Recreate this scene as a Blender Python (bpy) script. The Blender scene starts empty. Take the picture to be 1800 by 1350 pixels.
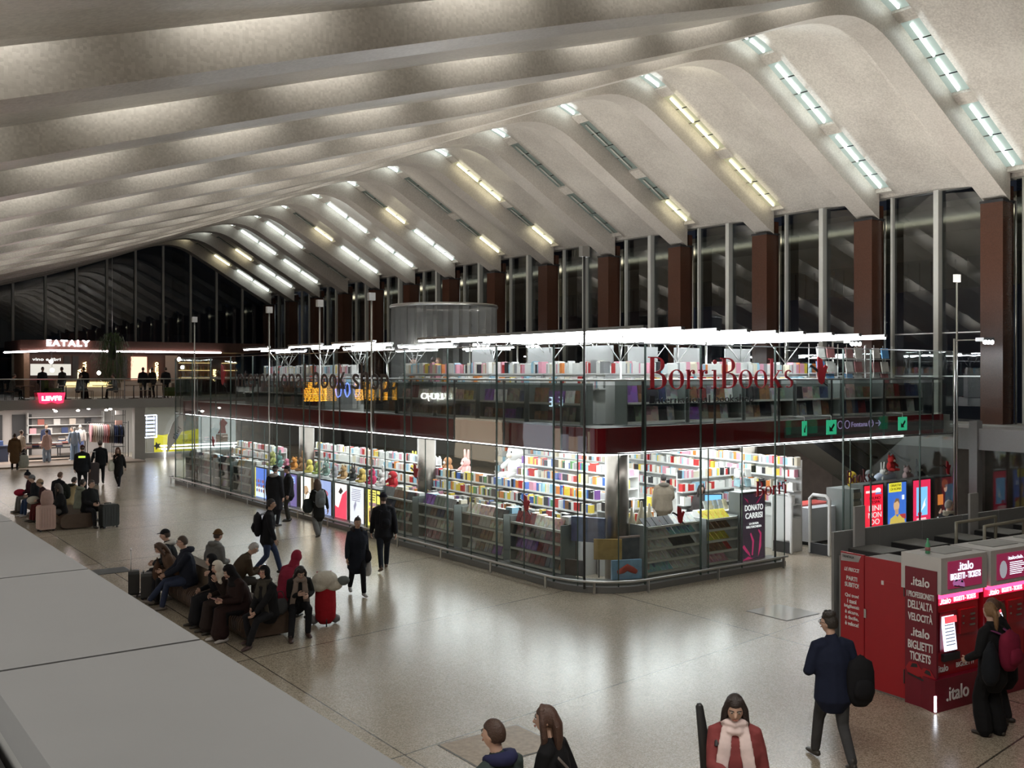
import bpy, bmesh, math, random
from math import sin, cos, pi, radians, atan2, sqrt, hypot
from mathutils import Vector, Matrix, Euler
random.seed(7)
C = bpy.context.scene.collection
SC = bpy.context.scene

# ---------------------------------------------------------------- camera
CAMX, CAMY, CAMZ = 0.0, 0.0, 4.7
TH = math.atan(1290 / 1760)           # heading east of the hall's long axis (+Y)
cam = bpy.data.cameras.new('camera')
camo = bpy.data.objects.new('camera', cam)
C.objects.link(camo)
camo.location = (CAMX, CAMY, CAMZ)
camo.rotation_euler = (pi / 2, 0, -TH)
cam.sensor_fit = 'HORIZONTAL'
cam.sensor_width = 36
cam.lens = 36 * 1760 / 1800
cam.shift_y = -18 / 1800
cam.clip_start = 0.05
cam.clip_end = 300
SC.camera = camo

# ---------------------------------------------------------------- world: a dark evening outside
w = bpy.data.worlds.new('night')
SC.world = w
w.use_nodes = True
w.node_tree.nodes['Background'].inputs[0].default_value = (0.012, 0.014, 0.02, 1)
w.node_tree.nodes['Background'].inputs[1].default_value = 0.6

# ---------------------------------------------------------------- exposure
SC.view_settings.view_transform = 'Standard'
SC.view_settings.look = 'None'
SC.view_settings.gamma = 1
SC.view_settings.use_curve_mapping = False
SC.view_settings.exposure = 0.55
cy = SC.cycles
cy.max_bounces = 7
cy.diffuse_bounces = 3
cy.glossy_bounces = 3
cy.transmission_bounces = 4
cy.transparent_max_bounces = 14
cy.caustics_reflective = False
cy.caustics_refractive = False
cy.sample_clamp_indirect = 6
cy.sample_clamp_direct = 40
cy.use_denoising = True
cy.adaptive_threshold = .02

def area(name, loc, size, size_y, power, col=(1, 1, 1), rot=(0, 0, 0), spread=pi):
    l = bpy.data.lights.new(name, 'AREA')
    l.shape = 'RECTANGLE'; l.size = size; l.size_y = size_y
    l.energy = power; l.color = col; l.spread = spread
    o = bpy.data.objects.new(name, l); o.location = loc; o.rotation_euler = rot
    C.objects.link(o)
    return o

# ---------------------------------------------------------------- large lamps of the place and added fill lights
COOL = (0.93, 0.97, 1.0)
# luminous panels in the ceiling of the bookshop's ground floor, facing down
for (x, y, sx, sy, p) in ((16.9, 19.0, 5.0, 5.0, 165), (16.9, 26.0, 5.0, 6.0, 160), (16.9, 33.5, 5.0, 7.5, 180), (22.8, 19.8, 5.0, 4.6, 150), (22.6, 26.5, 4.0, 5.0, 70), (16.9, 40.0, 5.0, 4.4, 95)):
    area('ceiling_panel_lamp', (x, y, 2.9), sx, sy, p * 2.2, COOL)
# shop ceilings under the far gallery
area('denim_shop_lamp', (9.5, 58.6, 2.7), 11, 3.6, 560, (1, .93, .86))
area('side_shop_lamp', (19.5, 58.6, 2.7), 5, 3.6, 120, COOL)
area('cafe_lamp', (16.5, 65.4, 5.9), 10, 3.0, 38, (1, .75, .5))
# upward fill added at the floodlights and beyond them, to brighten the vault
for (x, y, p) in ((27.1, 14.7, 120), (25.6, 17.9, 120), (21.5, 19.2, 115), (18.7, 27.2, 125), (19.2, 25.2, 110), (24.5, 30.0, 120), (24.0, 40.5, 150), (22.0, 50.0, 150)):
    area('vault_upward_fill', (x, y, 5.75), .6, .3, p, (1, .965, .90), rot=(pi, 0, 0))
# added unseen fill light over the gallery, brightening the parapet ledge and hall
area('gallery_fill', (-2.0, 4.0, 6.0), 1.6, 9.0, 150, (1, .96, .9))

area('floor_fill', (5.0, 3.0, 8.0), 1.0, 6.0, 330, (1, .95, .88))  # added light out of view under the vault, brightening the foreground floor
# ---------------------------------------------------------------- materials
def newmat(name):
    m = bpy.data.materials.new(name); m.use_nodes = True
    nt = m.node_tree
    return m, nt, nt.nodes['Principled BSDF'], nt.nodes['Material Output']
MATS = {}
def M(name, col, rough=.6, metal=0, var=.08, scale=20, bump=0, emit=0, ecol=None, coord='Object', spec=.5, bscale=None):
    if name in MATS: return MATS[name]
    m, nt, b, out = newmat(name)
    N = nt.nodes; L = nt.links
    tc = N.new('ShaderNodeTexCoord')
    nz = N.new('ShaderNodeTexNoise'); nz.inputs['Scale'].default_value = scale; nz.inputs['Detail'].default_value = 3
    L.new(tc.outputs[coord], nz.inputs['Vector'])
    mx = N.new('ShaderNodeMix'); mx.data_type = 'RGBA'
    a = [max(0, c * (1 - var)) for c in col]; c2 = [min(1, c * (1 + var)) for c in col]
    mx.inputs[6].default_value = (*a, 1); mx.inputs[7].default_value = (*c2, 1)
    L.new(nz.outputs['Fac'], mx.inputs[0])
    L.new(mx.outputs[2], b.inputs['Base Color'])
    b.inputs['Roughness'].default_value = rough
    b.inputs['Metallic'].default_value = metal
    b.inputs['Specular IOR Level'].default_value = spec
    if bump:
        bp = N.new('ShaderNodeBump'); bp.inputs['Strength'].default_value = bump; bp.inputs['Distance'].default_value = .02
        n2 = N.new('ShaderNodeTexNoise'); n2.inputs['Scale'].default_value = bscale or scale * 2
        L.new(tc.outputs[coord], n2.inputs['Vector'])
        L.new(n2.outputs['Fac'], bp.inputs['Height']); L.new(bp.outputs['Normal'], b.inputs['Normal'])
    if emit:
        b.inputs['Emission Color'].default_value = (*(ecol or col), 1)
        b.inputs['Emission Strength'].default_value = emit
    MATS[name] = m
    return m
def glass(name, tint=(.93, .96, .95), ior=1.5, rough=0.0, boost=1.0):
    if name in MATS: return MATS[name]
    m, nt, b, out = newmat(name); N = nt.nodes; L = nt.links
    N.remove(b)
    tr = N.new('ShaderNodeBsdfTransparent'); tr.inputs[0].default_value = (*tint, 1)
    gl = N.new('ShaderNodeBsdfGlossy'); gl.inputs['Roughness'].default_value = rough
    fr = N.new('ShaderNodeFresnel'); fr.inputs['IOR'].default_value = ior
    ge = N.new('ShaderNodeNewGeometry'); mi = N.new('ShaderNodeMix'); mi.inputs[2].default_value = ior; mi.inputs[3].default_value = 1 / ior
    L.new(ge.outputs['Backfacing'], mi.inputs[0]); L.new(mi.outputs[0], fr.inputs['IOR'])
    ml = N.new('ShaderNodeMath'); ml.operation = 'MULTIPLY'; ml.inputs[1].default_value = boost; ml.use_clamp = True
    nz = N.new('ShaderNodeTexNoise'); nz.inputs['Scale'].default_value = 1.3
    tc = N.new('ShaderNodeTexCoord'); L.new(tc.outputs['Object'], nz.inputs['Vector'])
    bp = N.new('ShaderNodeBump'); bp.inputs['Strength'].default_value = .015; bp.inputs['Distance'].default_value = .05
    L.new(nz.outputs['Fac'], bp.inputs['Height']); L.new(bp.outputs['Normal'], gl.inputs['Normal'])
    mx = N.new('ShaderNodeMixShader')
    L.new(fr.outputs[0], ml.inputs[0]); L.new(ml.outputs[0], mx.inputs[0])
    L.new(tr.outputs[0], mx.inputs[1]); L.new(gl.outputs[0], mx.inputs[2]); L.new(mx.outputs[0], out.inputs['Surface'])
    MATS[name] = m
    return m
def lamp(name, col, s):
    if name in MATS: return MATS[name]
    m, nt, b, out = newmat(name)
    b.inputs['Base Color'].default_value = (*[c * (.25 if s < 3 else .7) for c in col], 1)
    b.inputs['Roughness'].default_value = .35
    b.inputs['Emission Color'].default_value = (*col, 1)
    b.inputs['Emission Strength'].default_value = s
    MATS[name] = m
    return m
def floor_mat():
    m, nt, b, out = newmat('terrazzo'); N = nt.nodes; L = nt.links
    tc = N.new('ShaderNodeTexCoord')
    def noise(s, d=2):
        n = N.new('ShaderNodeTexNoise'); n.inputs['Scale'].default_value = s; n.inputs['Detail'].default_value = d
        L.new(tc.outputs['Object'], n.inputs['Vector']); return n
    vor = N.new('ShaderNodeTexVoronoi'); vor.inputs['Scale'].default_value = 68
    L.new(tc.outputs['Object'], vor.inputs['Vector'])
    cr = N.new('ShaderNodeValToRGB'); cr.color_ramp.elements[0].position = .15; cr.color_ramp.elements[1].position = .9
    cr.color_ramp.elements[0].color = (.27, .226, .168, 1); cr.color_ramp.elements[1].color = (.50, .435, .345, 1)
    sx = N.new('ShaderNodeSeparateColor'); L.new(vor.outputs['Color'], sx.inputs[0]); L.new(sx.outputs[0], cr.inputs[0])
    n1 = noise(.35, 4)
    m1 = N.new('ShaderNodeMix'); m1.data_type = 'RGBA'; m1.blend_type = 'MULTIPLY'; m1.inputs[0].default_value = 1
    r2 = N.new('ShaderNodeValToRGB'); r2.color_ramp.elements[0].position = .3; r2.color_ramp.elements[1].position = .7
    r2.color_ramp.elements[0].color = (.84, .83, .81, 1); r2.color_ramp.elements[1].color = (1.0, 1.0, 1.0, 1)
    L.new(n1.outputs['Fac'], r2.inputs[0]); L.new(cr.outputs[0], m1.inputs[6]); L.new(r2.outputs[0], m1.inputs[7])
    # thin joints between slabs: small slabs faint, big fields dark
    def joints(w, h, th, dark, ox, oy, rot=0):
        mp = N.new('ShaderNodeMapping'); mp.vector_type = 'POINT'; mp.inputs['Location'].default_value = (ox, oy, 0); mp.inputs['Rotation'].default_value = (0, 0, radians(rot))
        L.new(tc.outputs['Object'], mp.inputs[0])
        br = N.new('ShaderNodeTexBrick'); br.offset = .0; br.inputs['Scale'].default_value = 1
        br.inputs['Brick Width'].default_value = w; br.inputs['Row Height'].default_value = h
        br.inputs['Mortar Size'].default_value = th; br.inputs['Mortar Smooth'].default_value = 0
        br.inputs['Color1'].default_value = (1, 1, 1, 1); br.inputs['Color2'].default_value = (1, 1, 1, 1)
        br.inputs['Mortar'].default_value = (dark, dark, dark, 1)
        L.new(mp.outputs[0], br.inputs['Vector']); return br
    def mul(p, q):
        x = N.new('ShaderNodeMix'); x.data_type = 'RGBA'; x.blend_type = 'MULTIPLY'; x.inputs[0].default_value = 1
        L.new(p, x.inputs[6]); L.new(q, x.inputs[7]); return x.outputs[2]
    j1 = joints(2.03, 1.27, .0035, .72, .2, .1, 2); j2 = joints(900, 5.05, .013, .20, 450, -9.84 + 5.05 * 3, -7.5); j3 = joints(8.1, 900, .012, .22, -6.1 + 8.1, 450, .7)
    class _o: pass
    m2 = _o(); m2.outputs = {2: mul(mul(j1.outputs['Color'], j2.outputs['Color']), j3.outputs['Color'])}
    m3 = N.new('ShaderNodeMix'); m3.data_type = 'RGBA'; m3.blend_type = 'MULTIPLY'; m3.inputs[0].default_value = 1
    L.new(m1.outputs[2], m3.inputs[6]); L.new(m2.outputs[2], m3.inputs[7])
    L.new(m3.outputs[2], b.inputs['Base Color'])
    mr = N.new('ShaderNodeMapRange'); mr.inputs['To Min'].default_value = .20; mr.inputs['To Max'].default_value = .262
    n3 = noise(1.2, 5); L.new(n3.outputs['Fac'], mr.inputs['Value']); L.new(mr.outputs[0], b.inputs['Roughness'])
    bp = N.new('ShaderNodeBump'); bp.inputs['Strength'].default_value = .018; bp.inputs['Distance'].default_value = .02
    n4 = noise(3.0, 3); L.new(n4.outputs['Fac'], bp.inputs['Height']); L.new(bp.outputs['Normal'], b.inputs['Normal'])
    b.inputs['Specular IOR Level'].default_value = .34
    return m
def mosaic_mat(name, c1, c2, scale=9, rough=.42):
    # small glazed tesserae
    m, nt, b, out = newmat(name); N = nt.nodes; L = nt.links
    tc = N.new('ShaderNodeTexCoord')
    v = N.new('ShaderNodeTexVoronoi'); v.inputs['Scale'].default_value = scale; v.inputs['Randomness'].default_value = .35
    L.new(tc.outputs['Object'], v.inputs['Vector'])
    n = N.new('ShaderNodeTexNoise'); n.inputs['Scale'].default_value = .5; n.inputs['Detail'].default_value = 5
    L.new(tc.outputs['Object'], n.inputs['Vector'])
    sp = N.new('ShaderNodeSeparateColor'); L.new(v.outputs['Color'], sp.inputs[0])
    ad = N.new('ShaderNodeMath'); ad.operation = 'MULTIPLY_ADD'; ad.inputs[1].default_value = .35
    L.new(sp.outputs[0], ad.inputs[0]); L.new(n.outputs['Fac'], ad.inputs[2])
    cr = N.new('ShaderNodeValToRGB'); cr.color_ramp.elements[0].position = .35; cr.color_ramp.elements[1].position = .95
    cr.color_ramp.elements[0].color = (*c1, 1); cr.color_ramp.elements[1].color = (*c2, 1)
    L.new(ad.outputs[0], cr.inputs[0]); L.new(cr.outputs[0], b.inputs['Base Color'])
    bp = N.new('ShaderNodeBump'); bp.inputs['Strength'].default_value = .25; bp.inputs['Distance'].default_value = .02
    L.new(sp.outputs[1], bp.inputs['Height']); L.new(bp.outputs['Normal'], b.inputs['Normal'])
    b.inputs['Roughness'].default_value = rough
    MATS[name] = m
    return m
def cover_mat(name, art=True, rough=.35):
    # one printed-cover material; the colour of each book is its object colour
    m, nt, b, out = newmat(name); N = nt.nodes; L = nt.links
    oi = N.new('ShaderNodeObjectInfo'); tc = N.new('ShaderNodeTexCoord')
    if art:
        vm = N.new('ShaderNodeVectorMath'); vm.operation = 'ADD'
        L.new(tc.outputs['Generated'], vm.inputs[0]); L.new(oi.outputs['Random'], vm.inputs[1])
        v = N.new('ShaderNodeTexVoronoi'); v.distance = 'CHEBYCHEV'; v.inputs['Scale'].default_value = 2.3
        L.new(vm.outputs[0], v.inputs['Vector'])
        hs = N.new('ShaderNodeHueSaturation'); hs.inputs['Saturation'].default_value = .35; L.new(v.outputs['Color'], hs.inputs['Color'])
        mx = N.new('ShaderNodeMix'); mx.data_type = 'RGBA'; mx.blend_type = 'OVERLAY'; mx.inputs[0].default_value = .8
        L.new(oi.outputs['Color'], mx.inputs[6]); L.new(hs.outputs[0], mx.inputs[7])
        L.new(mx.outputs[2], b.inputs['Base Color'])
    else:
        L.new(oi.outputs['Color'], b.inputs['Base Color'])
    b.inputs['Roughness'].default_value = rough
    MATS[name] = m
    return m
def attr_mat(name, rough=.4):
    m, nt, b, out = newmat(name); N = nt.nodes; L = nt.links
    a = N.new('ShaderNodeAttribute'); a.attribute_name = 'cover'
    L.new(a.outputs['Color'], b.inputs['Base Color']); b.inputs['Roughness'].default_value = rough
    MATS[name] = m
    return m

m_floor = floor_mat()
m_panel = mosaic_mat('ceiling_mosaic', (.44, .40, .355), (.68, .635, .57), 22, .30)
m_rib = mosaic_mat('rib_mosaic', (.42, .38, .335), (.60, .555, .50), 26, .36)
m_granite = M('brown_granite', (.075, .031, .019), .22, 0, .35, 30)
m_white = M('white_metal', (.62, .62, .58), .45, 0, .05, 10)
m_steel = M('brushed_steel', (.55, .55, .54), .28, 1, .12, 15)
m_darksteel = M('dark_steel', (.10, .10, .10), .35, .8, .15, 15)
m_dark = M('dark_paint', (.02, .02, .022), .5, 0, .2, 12)
m_wglass = glass('window_glass', (.50, .53, .55), 1.6, 0, 2.1)
m_sglass = glass('shop_glass', (.90, .925, .915), 1.5)
m_rglass = glass('rail_glass', (.80, .81, .80), 1.5)
m_concrete = M('grey_plaster', (.36, .36, .35), .6, 0, .08, 6)
m_ledge = M('grey_coated_panel', (.185, .187, .19), .5, 0, .05, 5)
m_red = M('red_fascia', (.20, .008, .014), .18, 0, .12, 3)
m_frost = M('skylight_glass', (.20, .245, .225), .22, 0, .12, 3)
m_tubew = lamp('tube_white', (.93, 1, .97), 5.5)
m_tubey = lamp('tube_warm', (1, .93, .66), 4.5)
m_frostw = M('skylight_glass_painted_glow', (.20, .245, .225), .3, 0, .12, 3, emit=.22, ecol=(.70, .85, .78))  # emission paints the glow of the white tubes into the panes
m_frosty = M('skylight_glass_painted_warm_glow', (.22, .23, .17), .3, 0, .12, 3, emit=.2, ecol=(.95, .88, .55))  # warm tube glow painted into the panes as emission
m_colsteel = M('column_steel', (.20, .175, .155), .32, .9, .25, 4)
m_tubeo = M('tube_off', (.5, .5, .45), .4)
m_led = lamp('led_white', (.92, .96, 1), 22)
m_shoplamp = lamp('shop_tube', (.93, .96, 1), 26)
m_cover = cover_mat('printed_cover')
m_spine = cover_mat('book_cloth', False)
m_pages = M('paper_pages', (.80, .79, .74), .8, 0, .04, 60)
m_bulk = attr_mat('book_row_covers')
# ---------------------------------------------------------------- mesh helpers
class MB:
    """collects plain shapes; build() links them as ONE mesh object"""
    def __init__(s): s.v = []; s.f = []; s.m = []; s.sm = []
    def add(s, vs, fs, mat=0, smooth=False):
        k = len(s.v); s.v += [tuple(v) for v in vs]
        for f in fs: s.f.append([i + k for i in f]); s.m.append(mat); s.sm.append(smooth)
        return s
    def box(s, x0, y0, z0, x1, y1, z1, mat=0, R=None, o=(0, 0, 0)):
        vs = [Vector((x, y, z)) for z in (z0, z1) for y in (y0, y1) for x in (x0, x1)]
        if R is not None: vs = [R @ v + Vector(o) for v in vs]
        return s.add(vs, [(0, 2, 3, 1), (4, 5, 7, 6), (0, 1, 5, 4), (2, 6, 7, 3), (0, 4, 6, 2), (1, 3, 7, 5)], mat)
    def cbox(s, cx, cy_, cz, sx, sy, sz, mat=0, rz=0, rx=0, ry=0):
        R = Euler((rx, ry, rz)).to_matrix()
        return s.box(-sx / 2, -sy / 2, -sz / 2, sx / 2, sy / 2, sz / 2, mat, R, (cx, cy_, cz))
    def prism(s, poly, z0, z1, mat=0, axis='z'):
        n = len(poly)
        def P(p, z): return (p[0], p[1], z) if axis == 'z' else ((p[0], z, p[1]) if axis == 'y' else (z, p[0], p[1]))
        vs = [P(p, z0) for p in poly] + [P(p, z1) for p in poly]
        fs = [list(range(n))[::-1], list(range(n, 2 * n))] + [(i, (i + 1) % n, n + (i + 1) % n, n + i) for i in range(n)]
        return s.add(vs, fs, mat)
    def tube(s, pts, rad, seg=8, side=None, mat=0, smooth=True, sub=0, cap=True):
        P = [Vector(p) for p in pts]
        Rr = [(r, r) if not isinstance(r, (tuple, list)) else tuple(r) for r in (rad if isinstance(rad, (list, tuple)) and len(rad) == len(P) and not (len(P) == 2 and isinstance(rad, tuple)) else [rad] * len(P))]
        if sub and len(P) > 2:
            Q = []; RQ = []
            for i in range(len(P) - 1):
                p0 = P[max(i - 1, 0)]; p1 = P[i]; p2 = P[i + 1]; p3 = P[min(i + 2, len(P) - 1)]
                for k in range(sub):
                    t = k / sub
                    Q.append(.5 * ((2 * p1) + (p2 - p0) * t + (2 * p0 - 5 * p1 + 4 * p2 - p3) * t * t + (3 * p1 - p0 - 3 * p2 + p3) * t ** 3))
                    tt = t * t * (3 - 2 * t)
                    RQ.append((Rr[i][0] * (1 - tt) + Rr[i + 1][0] * tt, Rr[i][1] * (1 - tt) + Rr[i + 1][1] * tt))
            Q.append(P[-1]); RQ.append(Rr[-1]); P = Q; Rr = RQ
        n = len(P); rings = []
        sd = Vector(side) if side is not None else None
        prev = None
        for i in range(n):
            t = (P[min(i + 1, n - 1)] - P[max(i - 1, 0)])
            if t.length < 1e-9: t = Vector((0, 0, 1))
            t.normalize()
            a = sd if sd is not None else (prev if prev is not None else (Vector((1, 0, 0)) if abs(t.x) < .8 else Vector((0, 1, 0))))
            a = a - t * a.dot(t)
            if a.length < 1e-5: a = t.orthogonal()
            a.normalize(); b = t.cross(a); prev = a
            rings.append((P[i], t, a, b, Rr[i]))
        full = []
        def ring(c, a, b, ra, rb): return [c + a * (cos(2 * pi * k / seg) * ra) + b * (sin(2 * pi * k / seg) * rb) for k in range(seg)]
        if cap:
            c, t, a, b, (ra, rb) = rings[0]; h = min(ra, rb)
            full.append(ring(c - t * h * .8, a, b, ra * .55, rb * .55))
        for (c, t, a, b, (ra, rb)) in rings: full.append(ring(c, a, b, ra, rb))
        if cap:
            c, t, a, b, (ra, rb) = rings[-1]; h = min(ra, rb)
            full.append(ring(c + t * h * .8, a, b, ra * .55, rb * .55))
        vs = [v for r in full for v in r]; fs = []
        for i in range(len(full) - 1):
            for k in range(seg):
                fs.append((i * seg + k, i * seg + (k + 1) % seg, (i + 1) * seg + (k + 1) % seg, (i + 1) * seg + k))
        fs.append(list(range(seg))[::-1]); fs.append([(len(full) - 1) * seg + k for k in range(seg)])
        return s.add(vs, fs, mat, smooth)
    def rod(s, a, b, r, seg=6, mat=0): return s.tube([a, b], [r, r], seg, mat=mat, cap=False)
    def ball(s, c, rx, ry=None, rz=None, seg=10, rng=7, mat=0, R=None, fn=None):
        ry = ry or rx; rz = rz or rx; vs = []; fs = []
        c = Vector(c)
        for i in range(rng + 1):
            ph = pi * i / rng
            for k in range(seg):
                a = 2 * pi * k / seg
                p = Vector((sin(ph) * cos(a), sin(ph) * sin(a), cos(ph)))
                q = fn(p) if fn else p
                q = Vector((q.x * rx, q.y * ry, q.z * rz))
                if R is not None: q = R @ q
                vs.append(c + q)
        for i in range(rng):
            for k in range(seg):
                fs.append((i * seg + k, (i + 1) * seg + k, (i + 1) * seg + (k + 1) % seg, i * seg + (k + 1) % seg))
        return s.add(vs, fs, mat, True)
    def quad(s, a, b, c, d, mat=0): return s.add([a, b, c, d], [(0, 1, 2, 3)], mat)
    def mesh(s, name, mats):
        me = bpy.data.meshes.new(name)
        me.from_pydata(s.v, [], s.f)
        for m in (mats if isinstance(mats, (list, tuple)) else [mats]): me.materials.append(m)
        me.polygons.foreach_set('material_index', s.m)
        me.polygons.foreach_set('use_smooth', s.sm)
        me.update()
        return me
    def build(s, name, mats, parent=None, loc=(0, 0, 0), rz=0):
        return obj(name, s.mesh(name, mats), parent, loc, rz)

def obj(name, me, parent=None, loc=(0, 0, 0), rz=0):
    o = bpy.data.objects.new(name, me); C.objects.link(o)
    o.location = loc; o.rotation_euler = (0, 0, rz)
    if parent is not None: o.parent = parent
    return o
def tag(o, label, cat, group=None, kind=None):
    if label: o['label'] = label
    if cat: o['category'] = cat
    if group: o['group'] = group
    if kind: o['kind'] = kind
    return o
def thing(name, label, cat, loc=(0, 0, 0), rz=0, group=None):
    o = bpy.data.objects.new(name, None); C.objects.link(o)
    o.empty_display_size = .1
    o.location = loc; o.rotation_euler = (0, 0, rz)
    return tag(o, label, cat, group)
def struct(name, mb, mats, loc=(0, 0, 0), rz=0):
    o = mb.build(name, mats, None, loc, rz); o['kind'] = 'structure'; return o
KIDS = {}
def dup(root, loc=None, rz=None, label=None, group=None, col=None):
    def cp(o, par):
        c = o.copy(); C.objects.link(c)
        if par is not None: c.parent = par
        for ch in [x for x in KIDS.get(o.name, [])]: 
            k = cp(ch, c); KIDS.setdefault(c.name, []).append(k)
        return c
    r = cp(root, None)
    if loc is not None: r.location = loc
    if rz is not None: r.rotation_euler = (r.rotation_euler[0], r.rotation_euler[1], rz)
    if label: r['label'] = label
    if group: r['group'] = group
    if col: r.color = (*col, 1)
    return r
def kid(parent, o): KIDS.setdefault(parent.name, []).append(o); return o

# a second, small scene only used to evaluate modifiers and text quickly
TMP = bpy.data.scenes.new('scratch')
def baked(ob):
    TMP.collection.objects.link(ob)
    vl = TMP.view_layers[0]; vl.update(); dg = vl.depsgraph
    if dg is None:
        with bpy.context.temp_override(scene=TMP, view_layer=vl): dg = bpy.context.evaluated_depsgraph_get()
    dg.update()
    me = bpy.data.meshes.new_from_object(ob.evaluated_get(dg))
    d = ob.data
    bpy.data.objects.remove(ob)
    return me
def remeshed(mb, mat, vox=.014, name='body', smooth=2):
    me = mb.mesh(name + '_raw', [mat]); ob = bpy.data.objects.new('raw', me)
    r = ob.modifiers.new('r', 'REMESH'); r.mode = 'VOXEL'; r.voxel_size = vox; r.use_smooth_shade = True
    if smooth:
        q = ob.modifiers.new('s', 'SMOOTH'); q.iterations = smooth; q.factor = .5
    out = baked(ob); bpy.data.meshes.remove(me)
    out.name = name
    out.materials.clear(); out.materials.append(mat)
    return out
def text_mesh(body, w=None, h=None, depth=.01, mat=None, align='L', shear=0, bold=0.0, space=1.0):
    cu = bpy.data.curves.new('t', 'FONT'); cu.body = body; cu.extrude = .01; cu.shear = shear
    cu.offset = bold; cu.space_character = space; cu.resolution_u = 4
    cu.align_x = 'CENTER' if '\n' in body else 'LEFT'
    ob = bpy.data.objects.new('t', cu); me = baked(ob)
    xs = [v.co.x for v in me.vertices]; ys = [v.co.y for v in me.vertices]
    x0, x1, y0, y1 = min(xs), max(xs), min(ys), max(ys)
    sy = h / (y1 - y0) if h else (w / (x1 - x0))
    sx = w / (x1 - x0) if w else sy
    ox = {'L': x0, 'C': (x0 + x1) / 2}[align]
    for v in me.vertices:
        x, y, z = v.co
        v.co = ((x - ox) * sx, -depth * .5 - z * depth / .02, (y - y0) * sy)
    if mat: me.materials.clear(); me.materials.append(mat)
    me.name = 'lettering'
    return me
def text(name, body, loc, w, h, mat, parent=None, rz=0, depth=.01, align='L', shear=0, bold=0, space=1.0):
    return obj(name, text_mesh(body, w, h, depth, mat, align, shear, bold, space), parent, loc, rz)
ORD = ['first', 'second', 'third', 'fourth', 'fifth', 'sixth', 'seventh', 'eighth', 'ninth', 'tenth', 'eleventh', 'twelfth', 'thirteenth', 'fourteenth', 'fifteenth', 'sixteenth', 'seventeenth', 'eighteenth', 'nineteenth', 'twentieth']
# ---------------------------------------------------------------- floor
b = MB(); b.add([(-14, -14, 0), (34, -14, 0), (34, 80, 0), (-14, 80, 0)], [(0, 1, 2, 3)])
b.box(-14, -14, -.3, 34, 80, -.02)
struct('floor', b, [m_floor])

# ---------------------------------------------------------------- the ribbed vault
ZP = [(-9, 4.3), (-3, 6.0), (2.6, 7.75), (5.9, 8.78), (10.4, 10.15), (13.4, 11.0), (16.5, 12.0), (19, 12.9), (21, 13.65), (22.3, 14.05), (23.3, 14.15), (24.3, 13.93), (25.5, 13.28), (28.3, 11.65), (31, 10.1), (33, 9.0)]
def zb(x):
    for i in range(len(ZP) - 1):
        if x <= ZP[i + 1][0] or i == len(ZP) - 2:
            x0, z0 = ZP[i]; x1, z1 = ZP[i + 1]
            def sl(j):
                a = ZP[max(j - 1, 0)]; c = ZP[min(j + 1, len(ZP) - 1)]
                return (c[1] - a[1]) / (c[0] - a[0])
            t = (x - x0) / (x1 - x0); hh = x1 - x0; m0 = sl(i) * hh; m1 = sl(i + 1) * hh
            return (2 * t**3 - 3 * t**2 + 1) * z0 + (t**3 - 2 * t**2 + t) * m0 + (-2 * t**3 + 3 * t**2) * z1 + (t**3 - t**2) * m1
def YR(k): return 16.4 + 4.62 * k - .012 * k * abs(k)
XS = [-9 + 1.5 * i for i in range(19)] + [19 + .4 * i for i in range(20)] + [27 + .8 * i for i in range(6)]
HS = .86
def edge(x):
    t = max(0, min(1, (x - 20.6) / 2.6)); return .40 + .40 * t * t * (3 - 2 * t)
def lift(x): return max(0, min(1, (x - 23.2) / 7.8)) ** .8 * .58
KS = range(-6, 14)
for n, k in enumerate(KS):
    y = YR(k); b = MB(); pts = [(x, zb(x)) for x in XS]
    vs = []
    for (x, z) in pts: vs += [(x, y - .4, z + HS), (x, y - .4, z), (x, y + .4, z), (x, y + .4, z + HS + .3), (x, y - .4, z + HS + .3)]
    fs = []; N5 = 5
    for i in range(len(pts) - 1):
        for j in range(5): fs.append((i * 5 + j, i * 5 + (j + 1) % 5, (i + 1) * 5 + (j + 1) % 5, (i + 1) * 5 + j))
    fs += [(0, 1, 2, 3, 4), tuple(len(vs) - 5 + q for q in (4, 3, 2, 1, 0))]
    b.add(vs, fs)
    struct('trim_%d' % (n + 1), b, [m_rib])
b = MB(); bo = MB()
for k in KS:
    y1 = YR(k) - 1.0; y0 = YR(k - 1) + .4
    rows = []
    for x in XS:
        z = zb(x); e = lift(x); g = .22 * min(1, e * 3)
        row = []
        for u in [0, .1, .25, .45, .65, .82, .93, 1]:
            s = u ** 1.7
            row.append((x, y1 + (y0 + g - y1) * u, z + edge(x) * (1 - s) + (e + .02) * s))
        row.append((x, y0 + g, z + e + .32)); row.append((x, y1, z + 1.15))
        rows.append(row)
    n = len(rows[0]); vs = [p for r in rows for p in r]
    fs = []; 
    for i in range(len(rows) - 1):
        for j in range(n): fs.append((i * n + j, i * n + (j + 1) % n, (i + 1) * n + (j + 1) % n, (i + 1) * n + j))
    k0 = len(b.v); b.add(vs, fs)
    for q in range(len(fs)): b.sm[-1 - q] = (len(fs) - 1 - q) % n < 7
    # lid over the skylight so no outside shows
b.box(-9, YR(-6) - 1, 15.4, 33, 76, 15.5)
struct('ceiling', b, [m_panel])
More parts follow.
